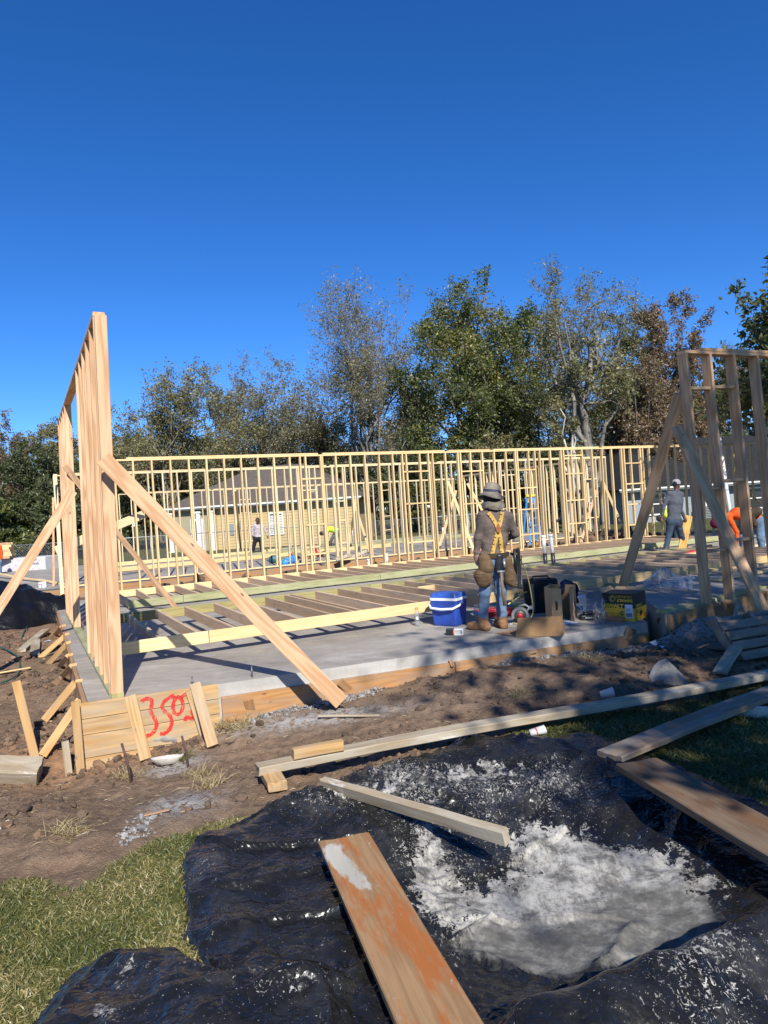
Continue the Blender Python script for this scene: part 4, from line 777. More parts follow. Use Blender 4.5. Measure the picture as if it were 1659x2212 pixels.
# planks and boards lying about
def plank_mat(name, base, dark, stain, cement):
    T = NT(name); c = T.co(); n1 = T.noise(T.map(c, (8, 8, .7)), 1, 3); g = T.math('ADD', T.math('MULTIPLY', T.math('SINE', T.math('MULTIPLY', n1, 44)), .5), .5); fib = T.noise(T.map(c, (170, 170, 5)), 1, 3, .6)
    col = T.mix(T.rng(T.math('ADD', T.math('MULTIPLY', g, .35), T.math('MULTIPLY', fib, .5)), .1, .9), base, dark)
    st = T.rng(T.noise(T.map(c, (9, 9, 2.2), loc=(3, 1, 2)), 1, 5, .7), .47, .60); col = T.mix(T.math('MULTIPLY', st, .85), col, stain)
    n4 = T.noise(T.map(c, (22, 22, 7)), 1, 5, .75); cm = T.attr('cement'); m = T.rng(T.math('ADD', T.math('MULTIPLY', n4, .8), cm), .86, .98); m2 = T.math('MULTIPLY', T.rng(n4, .64, .70), .8); mm = T.math('MAXIMUM', m, m2)
    col = T.mix(mm, col, T.mix(T.rng(n1, .4, .6), tuple(x*.75 for x in cement), cement)); T.bump(T.math('ADD', fib, mm), .3, .006); return T.out(col, .85, .2)
M_P1 = plank_mat('plank_cement_stained', (.33, .20, .10), (.19, .11, .055), (.33, .10, .022), (.46, .43, .36)); M_P2 = plank_mat('plank_dark_stained', (.19, .135, .088), (.11, .075, .05), (.15, .075, .035), (.27, .25, .225))
def plank(label, p, q, w, h, mat, cem=None, up=UPZ, nseg=28, name='plank'):
    p = Vector(p); q = Vector(q); L = (q-p).length; rg = np.random.default_rng(int(L*1000)); nx = 6
    zs = np.linspace(0, L, nseg+1); xs = np.linspace(-w/2, w/2, nx+1); ch = .006; vs = []; ring = []
    sec = [(-w/2+ch, -h/2), (w/2-ch, -h/2), (w/2, -h/2+ch), (w/2, h/2-ch)]+[(x, h/2) for x in np.linspace(w/2-ch, -w/2+ch, nx+1)]+[(-w/2, h/2-ch), (-w/2, -h/2+ch)]; k = len(sec)
    V = np.zeros((nseg+1, k, 3))
    for i, z in enumerate(zs):
        for j, (x, y) in enumerate(sec): V[i, j] = (x, y, z)
    V = V.reshape(-1, 3); V[:, 0] += .004*vnoise(V[:, 2]*5, V[:, 1]*40, seed=5); V[:, 1] += .003*vnoise(V[:, 2]*4, V[:, 0]*20, seed=6)+.012*np.sin(V[:, 2]*1.3)
    V[:k, 2] += .012*vnoise(V[:k, 0]*40, V[:k, 1]*30, seed=8); V[-k:, 2] += .012*vnoise(V[-k:, 0]*40, V[-k:, 1]*30, seed=9)
    fs = [(i*k+j, i*k+(j+1) % k, (i+1)*k+(j+1) % k, (i+1)*k+j) for i in range(nseg) for j in range(k)]
    m = MB(); m.add(V, fs); m.f += [list(range(k))[::-1], list(range(nseg*k, nseg*k+k))]; m.m += [0, 0]; m.sm += [False, False]; me = m.mesh(name)
    ca = np.zeros(len(V)) if cem is None else cem(V[:, 0], V[:, 2]/L, V[:, 2]); vattr(me, 'cement', ca)
    return tag(mk(name, me, mat, None, frame_z(p, q, up)), label, 'plank', kind='thing')
def lift(px, py, z): return gz(px, py, z)
pe = (lift(690, 1826, -.15)+lift(797, 1806, -.15))/2; pn = (lift(842, 2212, -.20)+lift(1042, 2212, -.20))/2; pn2 = pe+(pn-pe)*1.75
plank('wide foreground plank with rust stains and a white cement patch at its far end', pe, pn2, .27, .042, M_P1, lambda x, t, z: .50*np.exp(-((x+.055+.03*np.sin(z*9))/.07)**2)*sstep(.75, .40, z)*sstep(.02, .10, z)+.25*sstep(1.1, .1, z))
a2 = lift(1376, 1652, -.10); b2 = (lift(1659, 1790, -.12)+lift(1659, 1850, -.12))/2; plank('dark wet plank on the right rim of the pit, running off the right edge', a2, a2+(b2-a2)*1.9, .28, .05, M_P2, lambda x, t, z: .15*sstep(1, .2, t))
a3 = lift(1316, 1634, -.20); b3 = lift(1659, 1500, -.22); plank('grey weathered board slanting up to the right edge over the lawn', a3, a3+(b3-a3)*1.4, .20, .045, W_DARKW)
a4 = lift(556, 1662, -.20); b4 = lift(1659, 1456, -.16); plank('long weathered board lying across the dirt before the porch, left end on a block', a4, a4+(b4-a4)*1.35, .13, .06, W_GRAY)
plank('short block under the left end of the long weathered board', lift(580, 1664, -.25), lift(600, 1700, -.26), .13, .07, W_FORM, name='block')
plank('rough split log piece lying on the long weathered board', lift(632, 1628, -.12), lift(740, 1610, -.12), .08, .07, W_FORM, name='log_piece')
plank('grey two-by-four lying on the plastic, its far end on the dirt', lift(700, 1692, -.20), lift(1094, 1812, -.16), .05, .085, W_GRAY, name='stick', up=UPZ+Vector((.0, -.4, 0)))
plank('weathered beam piece in the dirt at the left edge', gg(-60, 1690)+Vector((0, 0, .10)), gg(88, 1692)+Vector((0, 0, .09)), .20, .17, W_GRAY, name='beam_piece', up=UPZ+Vector((.0, -.5, 0)))
plank('grey scrap board on the dirt near the left kickers', gg(47, 1412)+Vector((0, 0, .05)), gg(100, 1370)+Vector((0, 0, .06)), .12, .05, W_GRAY, name='scrap_board')
plank('short scrap board beside the grey one near the left kickers', gg(75, 1418)+Vector((0, 0, .04)), gg(78, 1392)+Vector((0, 0, .05)), .13, .05, W_GRAY, name='scrap_board')
plank('thin pale lath on the dirt at the left edge', gg(-20, 1462)+Vector((0, 0, .03)), gg(65, 1448)+Vector((0, 0, .03)), .05, .02, W_SPF, name='lath')
plank('grey flat board before the black plastic heap', gg(85, 1352)+Vector((0, 0, .05)), gg(172, 1336)+Vector((0, 0, .07)), .10, .03, W_GRAY, name='scrap_board')
plank('long pale board lying level at the far left over the debris', gz(-20, 1238, .15), gz(168, 1266, .0), .10, .05, W_SPF, name='scrap_board')
plank('thin dark batten lying on the dirt before the porch', gg(820, 1549)+Vector((0, 0, .015)), gg(690, 1552)+Vector((0, 0, .015)), .03, .02, W_GRAY, name='batten')
plank('splinter of orange wood near the lawn at left', gg(310, 1766)+Vector((0, 0, .015)), gg(365, 1755)+Vector((0, 0, .015)), .035, .012, W_ORANGE, name='splinter')
plank('scrap board half under the pallet at right', gg(1520, 1405)+Vector((0, 0, .05)), gg(1620, 1418)+Vector((0, 0, .06)), .10, .04, W_PALLET, name='scrap_board')
plank('pale grey board end leaning below the pallet', gg(1555, 1462)+Vector((0, 0, .04)), gg(1592, 1428)+Vector((0, 0, .14)), .13, .03, W_GRAY, name='scrap_board')
# ================================================================ loose ground cover
def blades(name, label, pts, tones, lmin, lmax, wd, lie, seed, mat, kind='stuff', cat=None):
    rg = np.random.default_rng(seed); n = len(pts); P = np.asarray(pts); az = rg.uniform(0, 2*math.pi, n); inc = rg.uniform(lie[0], lie[1], n); L = rg.uniform(lmin, lmax, n); w = wd*rg.uniform(.6, 1.3, n)
    d = np.stack([np.cos(az)*np.sin(inc), np.sin(az)*np.sin(inc), np.cos(inc)], -1); s = np.stack([-np.sin(az), np.cos(az), 0*az], -1); s = s*np.cos(az*3)[:, None]+np.cross(d, s)*np.sin(az*3)[:, None]
    d2 = d.copy(); d2[:, 2] -= rg.uniform(.15, .7, n); d2 /= np.linalg.norm(d2, axis=1, keepdims=True)
    m = P+d*(L*.55)[:, None]; t = m+d2*(L*.45)[:, None]; W = w[:, None]
    V = np.stack([P-s*W*.4, P+s*W*.4, m-s*W*.5, m+s*W*.5, t-s*W*.06, t+s*W*.06], 1).reshape(-1, 3); b = (np.arange(n)*6)[:, None]
    Fc = np.concatenate([b+np.array([[0, 1, 3, 2]]), b+np.array([[2, 3, 5, 4]])], 0)
    me = np_mesh(name, V, Fc, True); vattr(me, 'tone', np.repeat(tones, 6)); o = mk(name, me, mat); return tag(o, label, cat, None, kind)
G_LAWN = leaf_mat('grass_blades', [(0, (.055, .075, .018)), (.45, (.125, .14, .036)), (.72, (.25, .22, .075)), (1, (.42, .34, .17))], .3)
G_DRY = leaf_mat('dry_grass', [(0, (.20, .15, .07)), (.6, (.36, .28, .14)), (1, (.48, .40, .24))], .2)
def scatter(n, x0, x1, y0, y1, seed, want=1, thr=.45):
    rg = np.random.default_rng(seed); x = rg.uniform(x0, x1, n); y = rg.uniform(y0, y1, n); m = lawnmask(x, y); k = ((m > thr) if want else (m < thr)) & ~inside(shrink(TARP_A, .985), x, y) & ~inside(shrink(TARP_B, .97), x, y); x, y = x[k], y[k]; return x, y, zground(x, y)
x, y, z = scatter(105000, -2.9, -.6, 2.3, 4.9, 1, thr=.30); tn = np.clip(.47+.34*fbm(x*2.2, y*2.2, seed=90)+np.random.default_rng(2).normal(size=len(x))*.2, 0, 1)
blades('lawn_grass', 'short dry green lawn at the lower left', np.stack([x, y, z-.004], -1), tn, .014, .045, .0042, (.35, 1.35), 3, G_LAWN)
x, y, z = scatter(90000, .3, 5.6, 3.4, 7.3, 4, thr=.35); tn = np.clip(.42+.22*fbm(x*3, y*3, seed=91)+np.random.default_rng(5).normal(size=len(x))*.2, 0, 1)
blades('lawn_grass', 'shaded lawn at the right between the boards', np.stack([x, y, z-.004], -1), tn, .025, .07, .006, (.5, 1.3), 6, G_LAWN)
# straw and dead grass on the dirt
rg = np.random.default_rng(7); x, y, z = scatter(6500, -5, 5, 4.1, 8.2, 8, want=0); k = vnoise(x*1.4, y*1.4, seed=12) > -.1; x, y, z = x[k], y[k], z[k]
blades('straw_litter', 'bits of dry straw scattered over the dirt', np.stack([x, y, z+.004], -1), rg.uniform(.2, 1, len(x)), .02, .07, .003, (1.25, 1.6), 9, G_DRY)
for i, (px, py, n, r, lb) in enumerate([(500, 1572, 500, .20, 'tangle of dry grass right of the red number boards'), (455, 1700, 160, .12, 'tuft of straw on the dirt left of the long board'), (430, 1678, 120, .14, 'second tuft of straw nearer the corner form'), (150, 1800, 160, .12, 'straw tuft at the edge of the left lawn'), (395, 1640, 90, .06, 'small green sprout beside the plastic bowl'), (1560, 1490, 200, .14, 'dry grass under the weathered board at right'), (1270, 1425, 220, .16, 'dry grass and twigs on the dirt before the porch'), (1120, 1500, 100, .1, 'little straw clump on the shaded dirt'), (270, 1680, 110, .12, 'wispy straw by the rebar stake')]):
    p = gg(px, py); rg = np.random.default_rng(40+i); q = np.stack([p.x+rg.normal(size=n)*r*.5, p.y+rg.normal(size=n)*r*.4], -1); zz = zground(q[:, 0], q[:, 1])
    tag(blades('grass_tuft', lb, np.column_stack([q, zz]), rg.uniform(.1, 1, n), .05, .15, .004, (.4, 1.5), 50+i, G_DRY if i != 4 else G_LAWN, 'thing', 'grass tuft'), group='grass tufts')
# clods of earth
_oc = bmesh.new(); bmesh.ops.create_icosphere(_oc, subdivisions=1, radius=1); _oc.verts.index_update(); OCV = np.array([v.co[:] for v in _oc.verts]); OCF = np.array([[v.index for v in f.verts] for f in _oc.faces]); _oc.free()
def clods(name, label, C, S, tone, seed, mat, kind='stuff', cat=None):
    rg = np.random.default_rng(seed); n = len(C); k = len(OCV); V = OCV[None]*(1+.38*rg.uniform(-1, 1, (n, k, 1))); V = V*(S[:, None, None]*rg.uniform(.6, 1.25, (n, 1, 3))*np.array([1, 1, .7])); a = rg.uniform(0, 6.28, n)
    ca, sa = np.cos(a)[:, None], np.sin(a)[:, None]; V = np.stack([V[..., 0]*ca-V[..., 1]*sa, V[..., 0]*sa+V[..., 1]*ca, V[..., 2]], -1)+C[:, None]
    Fc = (np.arange(n)*k)[:, None, None]+OCF[None]; me = np_mesh(name, V.reshape(-1, 3), Fc.reshape(-1, 3), False); vattr(me, 'tone', np.repeat(tone, k)); return tag(mk(name, me, mat), label, cat, None, kind)
def clod_mat(name, stops):
    T = NT(name); p = T.pos(); c = T.ramp(T.attr('tone'), stops); c = T.mix(T.rng(T.noise(p, 60, 4), .35, .65, 0, .5), c, (.06, .045, .034)); T.bump(T.noise(p, 120, 3), .6, .01); return T.out(c, .95, .1)
M_CLOD = clod_mat('clods_of_earth', [(0, (.075, .052, .037)), (.55, (.16, .112, .078)), (.8, (.27, .16, .09)), (1, (.36, .27, .18))]); M_GRIT = clod_mat('concrete_crumbs', [(0, (.20, .195, .185)), (1, (.42, .41, .385))])
rg = np.random.default_rng(15); x = np.concatenate([rg.uniform(-5.5, 4.8, 15000), rg.uniform(-9, -3.2, 6000)]); y = np.concatenate([rg.uniform(4.0, 8.6, 15000), rg.uniform(6, 14, 6000)]); dens = vnoise(x*1.1, y*1.1, seed=17)+.8*gauss(x, y, -3.2, 6.6, 1.2, .8); k = (lawnmask(x, y) < .5) & (dens+rg.uniform(-.5, .5, len(x)) > .1); x, y = x[k], y[k]
S = np.clip(np.exp(rg.normal(size=len(x))*.75-4.75), .003, .045); tn = np.clip(rg.normal(size=len(x))*.2+.42+.35*gauss(x, y, -2.9, 6.4, .9, .5), 0, 1); clods('earth_clods', 'loose clods of brown earth over the dirt', np.stack([x, y, zground(x, y)+S*.25], -1), S, tn, 16, M_CLOD)
def heap(name, label, pts, n, s0, seed, mat, kind='stuff', cat=None, spread=.12, zadd=.0):
    rg = np.random.default_rng(seed); idx = rg.integers(0, len(pts), n); P = np.array([tuple(p) for p in pts])[idx]+rg.normal(size=(n, 3))*np.array([spread, spread*.7, .02]); S = s0*np.exp(rg.normal(size=n)*.5); P[:, 2] = zground(P[:, 0], P[:, 1])+S*.3+zadd*np.exp(-((P[:, 0]-np.mean(P[:, 0]))**2)/.02)*0
    return clods(name, label, P, S, np.clip(rg.normal(size=n)*.25+.5, 0, 1), seed+1, mat, kind, cat)
heap('concrete_crumbs', 'grey concrete crumbs spilled along the porch front', [FP(s, .10, -.3) for s in np.linspace(1.5, 2.6, 8)]+[FP(s, .09, -.25) for s in np.linspace(4.2, FL, 12)]+[gg(px, py) for px, py in ((1455, 1345), (1475, 1350), (1500, 1360), (1520, 1368))], 1500, .011, 70, M_GRIT, spread=.07)
heap('rubble_clods', 'lumps of orange and brown earth along the left slab edge', [gg(px, py) for px, py in ((120, 1590), (60, 1560), (140, 1500), (90, 1480), (40, 1440), (110, 1455), (150, 1560), (30, 1600), (60, 1400), (20, 1380), (240, 1640), (300, 1600), (430, 1600))], 700, .022, 74, M_CLOD, spread=.22)
heap('concrete_crumbs', 'grey concrete crumbs on the dirt above the left lawn', [gg(300, 1790), gg(285, 1810), gg(320, 1775)], 160, .009, 72, M_GRIT, spread=.05)
dh = []
for k in range(60): dh.append(UV(2+k*.33, 11.3+.9*math.sin(k*1.7)+1.0, 0))
rg = np.random.default_rng(80); P = np.array([tuple(p) for p in dh])[rg.integers(0, 60, 900)]+rg.normal(size=(900, 3))*np.array([.35, .5, 0]); S = .06*np.exp(rg.normal(size=900)*.55); P[:, 2] = zground(P[:, 0], P[:, 1])+S*.4; clods('earth_heap', 'heap of broken earth along the second slab', P, S, np.clip(rg.normal(size=900)*.2+.45, 0, 1), 81, M_CLOD)
P = np.array([tuple(gz(1300, 1165, -.1))])+rg.normal(size=(260, 3))*np.array([1.5, 1.0, 0]); S = .13*np.exp(rg.normal(size=260)*.45); P[:, 2] = -.25+.42*np.exp(-((P[:, 0]-P[:, 0].mean())/1.3)**2)*rg.uniform(.3, 1, 260); clods('earth_heap', 'mound of dug earth lumps beside the thick tree trunk', P, S, np.clip(rg.normal(size=260)*.2+.5, 0, 1), 83, M_CLOD)
for i, (px, py, s, lb, mt) in enumerate([(1447, 1470, .155, 'wedge shaped grey concrete chunk on the dirt by the long board', 'c'), (1420, 1478, .05, 'reddish clod beside the concrete chunk', 'r'), (1632, 1545, .13, 'pale flat stone under the grey board at right', 'p'), (350, 1600, .16, 'lump of fresh grey concrete under the red number', 'c'), (190, 1610, .03, 'pale stone at the foot of the corner stake', 'p'), (40, 1500, .03, 'pale stone in the left dirt', 'p'), (15, 1785, .05, 'pale clod at the left edge above the lawn', 'p'), (262, 1608, .05, 'pale clod under the left slanted board', 'p')]):
    p = gg(px, py); bm = bmesh.new(); bmesh.ops.create_icosphere(bm, subdivisions=3, radius=1); rr = random.Random(i)
    pl = [(Vector((rr.uniform(-1, 1), rr.uniform(-1, 1), rr.uniform(-.3, 1))).normalized(), rr.uniform(.45, .8)) for _ in range(9)]
    if i == 0: pl = [(Vector((.75, -.2, .62)).normalized(), .42), (Vector((-.62, -.35, .70)).normalized(), .42), (Vector((0, -1, .15)).normalized(), .5)]
    for v in bm.verts:
        for nn, dd in pl:
            e = v.co.dot(nn)-dd
            if e > 0: v.co -= nn*e
        v.co *= 1+(.10 if i == 3 else .03)*float(vnoise(np.array([v.co.x*4]), np.array([v.co.y*4]), np.array([v.co.z*4]), i)[0])
        v.co = Vector((v.co.x*s*(1.25 if i != 2 else 1.6), v.co.y*s, v.co.z*s*(1.15 if i == 0 else .7 if i != 2 else .5)))
    me = bpy.data.meshes.new('rock'); bm.to_mesh(me); bm.free(); me.polygons.foreach_set('use_smooth', [i in (3,)]*len(me.polygons))
    mm = {'c': plain('chunk_concrete', (.26, .245, .21), .95, .3, 14, bump=.7, bscale=45), 'r': plain('clod_red', (.26, .13, .075), .95, .3, bump=.6), 'p': plain('stone_pale', (.52, .47, .37), .95, .2, 8, bump=.6, bscale=40)}[mt]
    tag(mk('rock', me, mm, None, Matrix.Translation(p+Vector((0, 0, s*.30)))), lb, 'rock', kind='thing')

# ================================================================ small things on and about the slab
def facing(p, off=0.0): return math.atan2(p.y, p.x)-math.pi/2+off
def item(name, label, cat, px, py, off=0.0, z=0.0, group=None):
    p = gz(px, py, z); return thing(name, label, cat, p, facing(p, off), group)
def text(body, size, parent, M, mat, name='lettering', bold=0.0, ext=.0006):
    cu = bpy.data.curves.new(name, 'FONT'); cu.body = body; cu.size = size; cu.align_x = 'CENTER'; cu.align_y = 'CENTER'; cu.extrude = ext; cu.offset = bold; cu.resolution_u = 2; cu.materials.append(mat)
    o = bpy.data.objects.new(name, cu); me = bpy.data.meshes.new_from_object(o); bpy.data.objects.remove(o); bpy.data.curves.remove(cu)
    if len(me.materials) == 0: me.materials.append(mat)
    return link(bpy.data.objects.new(name, me), parent, WM[parent] @ M)
def face_M(x, y, z, w=1.0, flip=False, rz=0.0):
    """text standing on a face whose outward normal is local -Y"""
    M = Matrix.Translation((x, y, z)) @ Matrix.Rotation(rz, 4, 'Z') @ Matrix.Rotation(rad(90), 4, 'X')
    if flip: M = M @ Matrix.Rotation(math.pi, 4, 'Z')
    return M @ Matrix.Diagonal((w, 1, 1, 1))
M_BLUE = plain('cooler_blue', (.022, .065, .33), .38, .18, 9); M_BLUED = plain('cooler_lid_blue', (.035, .10, .40), .45, .2, 14); M_WHITE = plain('white_plastic', (.78, .78, .76), .4, .05); M_BLACK = plain('black_plastic', (.018, .018, .02), .4, .15); M_GREYP = plain('grey_plastic', (.16, .165, .17), .45)
# cooler
c = item('cooler', 'blue cooler with white handle standing left of the hatted worker', 'cooler', 972, 1349, -.52)
def rbox(w0, d0, w1, d1, z0, z1, r, n=5, mi=0, cap=True, m=None):
    m = m or MB(); rings = []
    for (w, d, z) in ((w0, d0, z0), (w1, d1, z1)):
        pts = []
        for cx, cy, a0 in ((w/2-r, d/2-r, 0), (-w/2+r, d/2-r, 90), (-w/2+r, -d/2+r, 180), (w/2-r, -d/2+r, 270)):
            for k in range(n): a = rad(a0+90*k/(n-1)); pts.append((cx+r*math.cos(a), cy+r*math.sin(a), z))
        rings.append(pts)
    N = len(rings[0]); m.add(rings[0]+rings[1], [(i, (i+1) % N, N+(i+1) % N, N+i) for i in range(N)]+([list(range(N))[::-1], list(range(N, 2*N))] if cap else []), mi); return m
m = rbox(.35, .27, .40, .31, .02, .33, .035); rbox(.33, .25, .35, .27, .0, .02, .03, m=m); m.build('body', M_BLUE, c, local=True)
m = rbox(.41, .32, .415, .325, .331, .365, .04); m.build('rim', M_WHITE, c, local=True)
m = rbox(.405, .315, .37, .28, .366, .42, .04); m.build('lid', M_BLUED, c, local=True)
hp = [(-.215, -.02, .30), (-.22, -.12, .27), (-.16, -.185, .235), (0, -.20, .225), (.16, -.185, .235), (.22, -.12, .27), (.215, -.02, .30)]
MB().tube(hp, [.014, .014, .016, .017, .016, .014, .014], 8).build('handle', M_WHITE, c, local=True)
for sx in (-1, 1): MB().lathe([(.0, -.014), (.03, -.014), (.03, .014), (0, .014)], 12, M=Matrix.Translation((sx*.203, -.01, .30)) @ Matrix.Rotation(rad(90), 4, 'Y')).build('pivot', M_BLUE, c, local=True)
# drinks bottle
def clear_mat(name, tint, rough=.08):
    T = NT(name); t = T.t; g = T.n('BsdfGlossy', {0: (1, 1, 1, 1), 'Roughness': rough}); tr = T.n('BsdfTransparent', {0: (*tint, 1)}); d = T.n('BsdfDiffuse', {0: (*[x*.6 for x in tint], 1)})
    fr = T.n('LayerWeight', {0: .35}).outputs['Facing']; a = T.n('MixShader', {0: .16, 1: tr, 2: d}); b = T.n('MixShader', {0: T.rng(fr, .1, 1, .06, .55), 1: a, 2: g}); t.links.new(b.outputs[0], t.nodes['Material Output'].inputs[0]); return T.m
M_CLEAR = clear_mat('clear_plastic', (.90, .93, .92)); M_FILM = clear_mat('clear_film', (.86, .88, .92), .18)
b = item('drink_bottle', 'empty clear drink bottle with orange cap on the slab left of the cooler', 'bottle', 902, 1352)
MB().lathe([(.0, .0), (.032, .0), (.036, .012), (.036, .05), (.033, .06), (.036, .07), (.036, .125), (.033, .14), (.036, .15), (.034, .175), (.024, .20), (.019, .212), (.019, .222)], 18).build('body', M_CLEAR, b, local=True)
MB().lathe([(.021, .214), (.022, .238), (.0, .239)], 14).build('cap', plain('cap_orange', (.75, .20, .03), .4), b, local=True)
MB().lathe([(.0365, .07), (.0365, .125)], 18).build('label_band', clear_mat('label_film', (.7, .7, .68), .3), b, local=True); text('G', .05, b, face_M(0, -.0385, .105), M_WHITE, bold=.002)
b = item('water_bottle', 'clear water bottle with blue label behind the worker\'s left boot', 'bottle', 1029, 1341)
MB().lathe([(.0, .0), (.03, .0), (.032, .02), (.032, .15), (.022, .18), (.013, .195), (.013, .21)], 16).build('body', M_CLEAR, b, local=True); MB().lathe([(.033, .08), (.033, .125)], 16).build('label_band', plain('label_blue', (.10, .32, .60), .4), b, local=True); MB().lathe([(.015, .20), (.015, .218), (0, .218)], 12).build('cap', M_WHITE, b, local=True)
# package lying by the cooler
b = item('package', 'black and white retail package lying before the cooler', 'package', 984, 1371, -.12)
MB().cbox((-.11, -.035, 0), (-.015, .04, .075), .006).build('black_end', M_BLACK, b, local=True); MB().cbox((-.014, -.035, 0), (.095, .04, .072), .004).build('white_end', plain('card_greywhite', (.60, .60, .60), .5), b, local=True)
MB().box((-.02, -.0375, .012), (-.004, -.0355, .062)).build('orange_stripe', plain('stripe_orange', (.75, .22, .05), .5), b, local=True)
for k in range(6): MB().box((.066, -.0372, .016+k*.0075), (.088, -.0355, .020+k*.0075)).build('barcode_bar', M_BLACK, b, local=True)
for k in range(4): text('INCLUDES BATTERY', .009, b, face_M(.028, -.0358, .055-k*.012), M_BLACK)
# coiled cords
def coil(name, label, px, py, R, turns, r, mat, seed, squash=.55, z=.0):
    p = gz(px, py, z); rr = random.Random(seed); m = MB(); pts = []
    for k in range(turns*18):
        a = 2*math.pi*k/18; w = R*(1+.18*math.sin(a*.37+seed)+rr.uniform(-.04, .04)); pts.append(Vector((p.x+w*math.cos(a), p.y+w*squash*math.sin(a), z+r+r*1.5*(k/18)*.55+.012*math.sin(a*1.3+k*.05)+rr.uniform(0, .006))))
    m.tube(pts, r, 6); return tag(m.build(name, mat), label, 'cord', kind='thing')
M_CRED = plain('cord_red', (.62, .03, .04), .5); M_CGRN = plain('cord_lime', (.33, .62, .06), .5); M_CYEL = plain('hose_yellow', (.62, .50, .16), .5)
coil('extension_cord', 'red extension cord coiled in a loose pile behind the worker\'s boots', 1072, 1330, .26, 13, .0065, M_CRED, 1); coil('extension_cord', 'lime green cord coiled behind the circular saw', 1146, 1314, .22, 9, .006, M_CGRN, 2)
# circular saw
b = item('circular_saw', 'circular saw with dark blade and red guard right of the worker\'s boots', 'saw', 1127, 1346, .1)
MB().lathe([(.0, -.004), (.092, -.004), (.092, .004), (0, .004)], 40, M=Matrix.Translation((-.02, -.05, .105)) @ Matrix.Rotation(rad(90), 4, 'X')).build('blade', plain('blade_dark', (.07, .065, .06), .5, metal=.4), b, local=True)
MB().lathe([(.0, .0), (.035, .0), (.035, .012), (0, .014)], 18, M=Matrix.Translation((-.02, -.055, .105)) @ Matrix.Rotation(rad(90), 4, 'X')).build('hub', plain('saw_red', (.45, .02, .03), .5), b, local=True)
m = MB()
for k in range(13):
    a0 = rad(-20+k*17); a1 = rad(-20+(k+1)*17); q = []
    for (ri, yy) in ((.075, -.065), (.108, -.065), (.108, -.02), (.075, -.02)):
        for a in (a0, a1): q.append((-.02+ri*math.cos(a), yy, .105+ri*math.sin(a)))
    m.add(q, [(0, 2, 3, 1), (2, 4, 5, 3), (4, 6, 7, 5)])
m.build('guard', M_GREYP, b, local=True)
MB().cbox((-.16, -.075, 0), (.13, .05, .012), .003).build('base_plate', M_STEEL, b, local=True); MB().cbox((-.03, -.02, .05), (.07, .15, .16), .02).build('motor', plain('saw_yellow', (.60, .42, .05), .5), b, local=True); MB().tube([(.06, .02, .13), (.11, .02, .19), (.06, .03, .225), (-.03, .03, .21)], .016, 8).build('handle', M_GREYP, b, local=True)
# yellow air hose over frames
def hose(label, pts, r, mat, name='air_hose'):
    P = []; 
    for i in range(len(pts)-1):
        for k in range(8): t = k/8; a, b_ = pts[i], pts[i+1]; P.append(a*(1-t)+b_*t)
    P.append(pts[-1]); S = [P[0]]+[sum((P[min(max(i+d, 0), len(P)-1)] for d in range(-4, 5)), Vector())/9 for i in range(1, len(P)-1)]+[P[-1]]
    return tag(MB().tube(S, r, 6).build(name, mat), label, 'hose', kind='thing')
hose('yellow air hose hanging from the nail gun down to the slab', [gy(1110, 1188, 8.62), gy(1122, 1205, 8.6), gy(1140, 1240, 8.75), gy(1150, 1300, 8.95), gz(1153, 1330, .02), gz(1130, 1350, .02), gz(1105, 1345, .02)], .007, M_CYEL)
hose('yellow hose looped over the studs of the near frame', [gz(1098, 1305, .28), gz(1118, 1292, .30), gz(1150, 1268, .30), gz(1160, 1258, .36), gz(1150, 1275, .30), gz(1120, 1285, .29)], .008, M_CYEL)
hose('yellow hose lying over the green plate of the second frame', [gz(1230, 1218, .18), gz(1262, 1203, .22), gz(1300, 1202, .2), gz(1335, 1207, .18)], .008, M_CYEL)
hose('dark green garden hose on the dirt at the left edge', [gg(-10, 1398)+Vector((0, 0, .03)), gg(25, 1412)+Vector((0, 0, .03)), gg(42, 1425)+Vector((0, 0, .03)), gg(45, 1450)+Vector((0, 0, .03)), gg(35, 1468)+Vector((0, 0, .03)), gg(0, 1482)+Vector((0, 0, .03)), gg(-30, 1490)+Vector((0, 0, .03))], .011, plain('hose_green', (.02, .07, .05), .5), 'garden_hose')
hose('dark hose on the dirt below the black plastic heap', [gg(60, 1355)+Vector((0, 0, .03)), gg(50, 1372)+Vector((0, 0, .03)), gg(47, 1390)+Vector((0, 0, .03))], .012, plain('hose_green', (.02, .07, .05), .5), 'garden_hose')
# black tool bag, cardboard box, white carton, jacket
M_CLOTHB = plain('black_canvas', (.012, .012, .014), .9, .3, bump=.4); M_CARD = plain('cardboard', (.50, .32, .16), .9, .08, 5); M_CARDD = plain('cardboard_inside', (.34, .21, .10), .9, .08, 5)
b = item('tool_bag', 'tall black canvas tool bag behind the open cardboard box', 'bag', 1170, 1321, .1)
m = rbox(.42, .26, .46, .28, .0, .40, .04); m.build('body', M_CLOTHB, b, local=True); m = rbox(.47, .29, .44, .25, .401, .45, .04); m.build('flap', M_CLOTHB, b, local=True)
for sx in (-.12, .12): MB().box((sx-.02, -.146, .02), (sx+.02, -.138, .40)).build('strap', M_GREYP, b, local=True)
MB().box((-.17, -.150, .06), (-.13, -.142, .11)).build('care_tag', M_WHITE, b, local=True); MB().tube([(-.12, -.12, .44), (-.1, -.10, .50), (.1, -.1, .50), (.12, -.12, .44)], .012, 6).build('handle', M_CLOTHB, b, local=True)
b = item('cardboard_box', 'open torn cardboard box with a handle slot standing on end', 'box', 1208, 1338, -.25)
th = .005
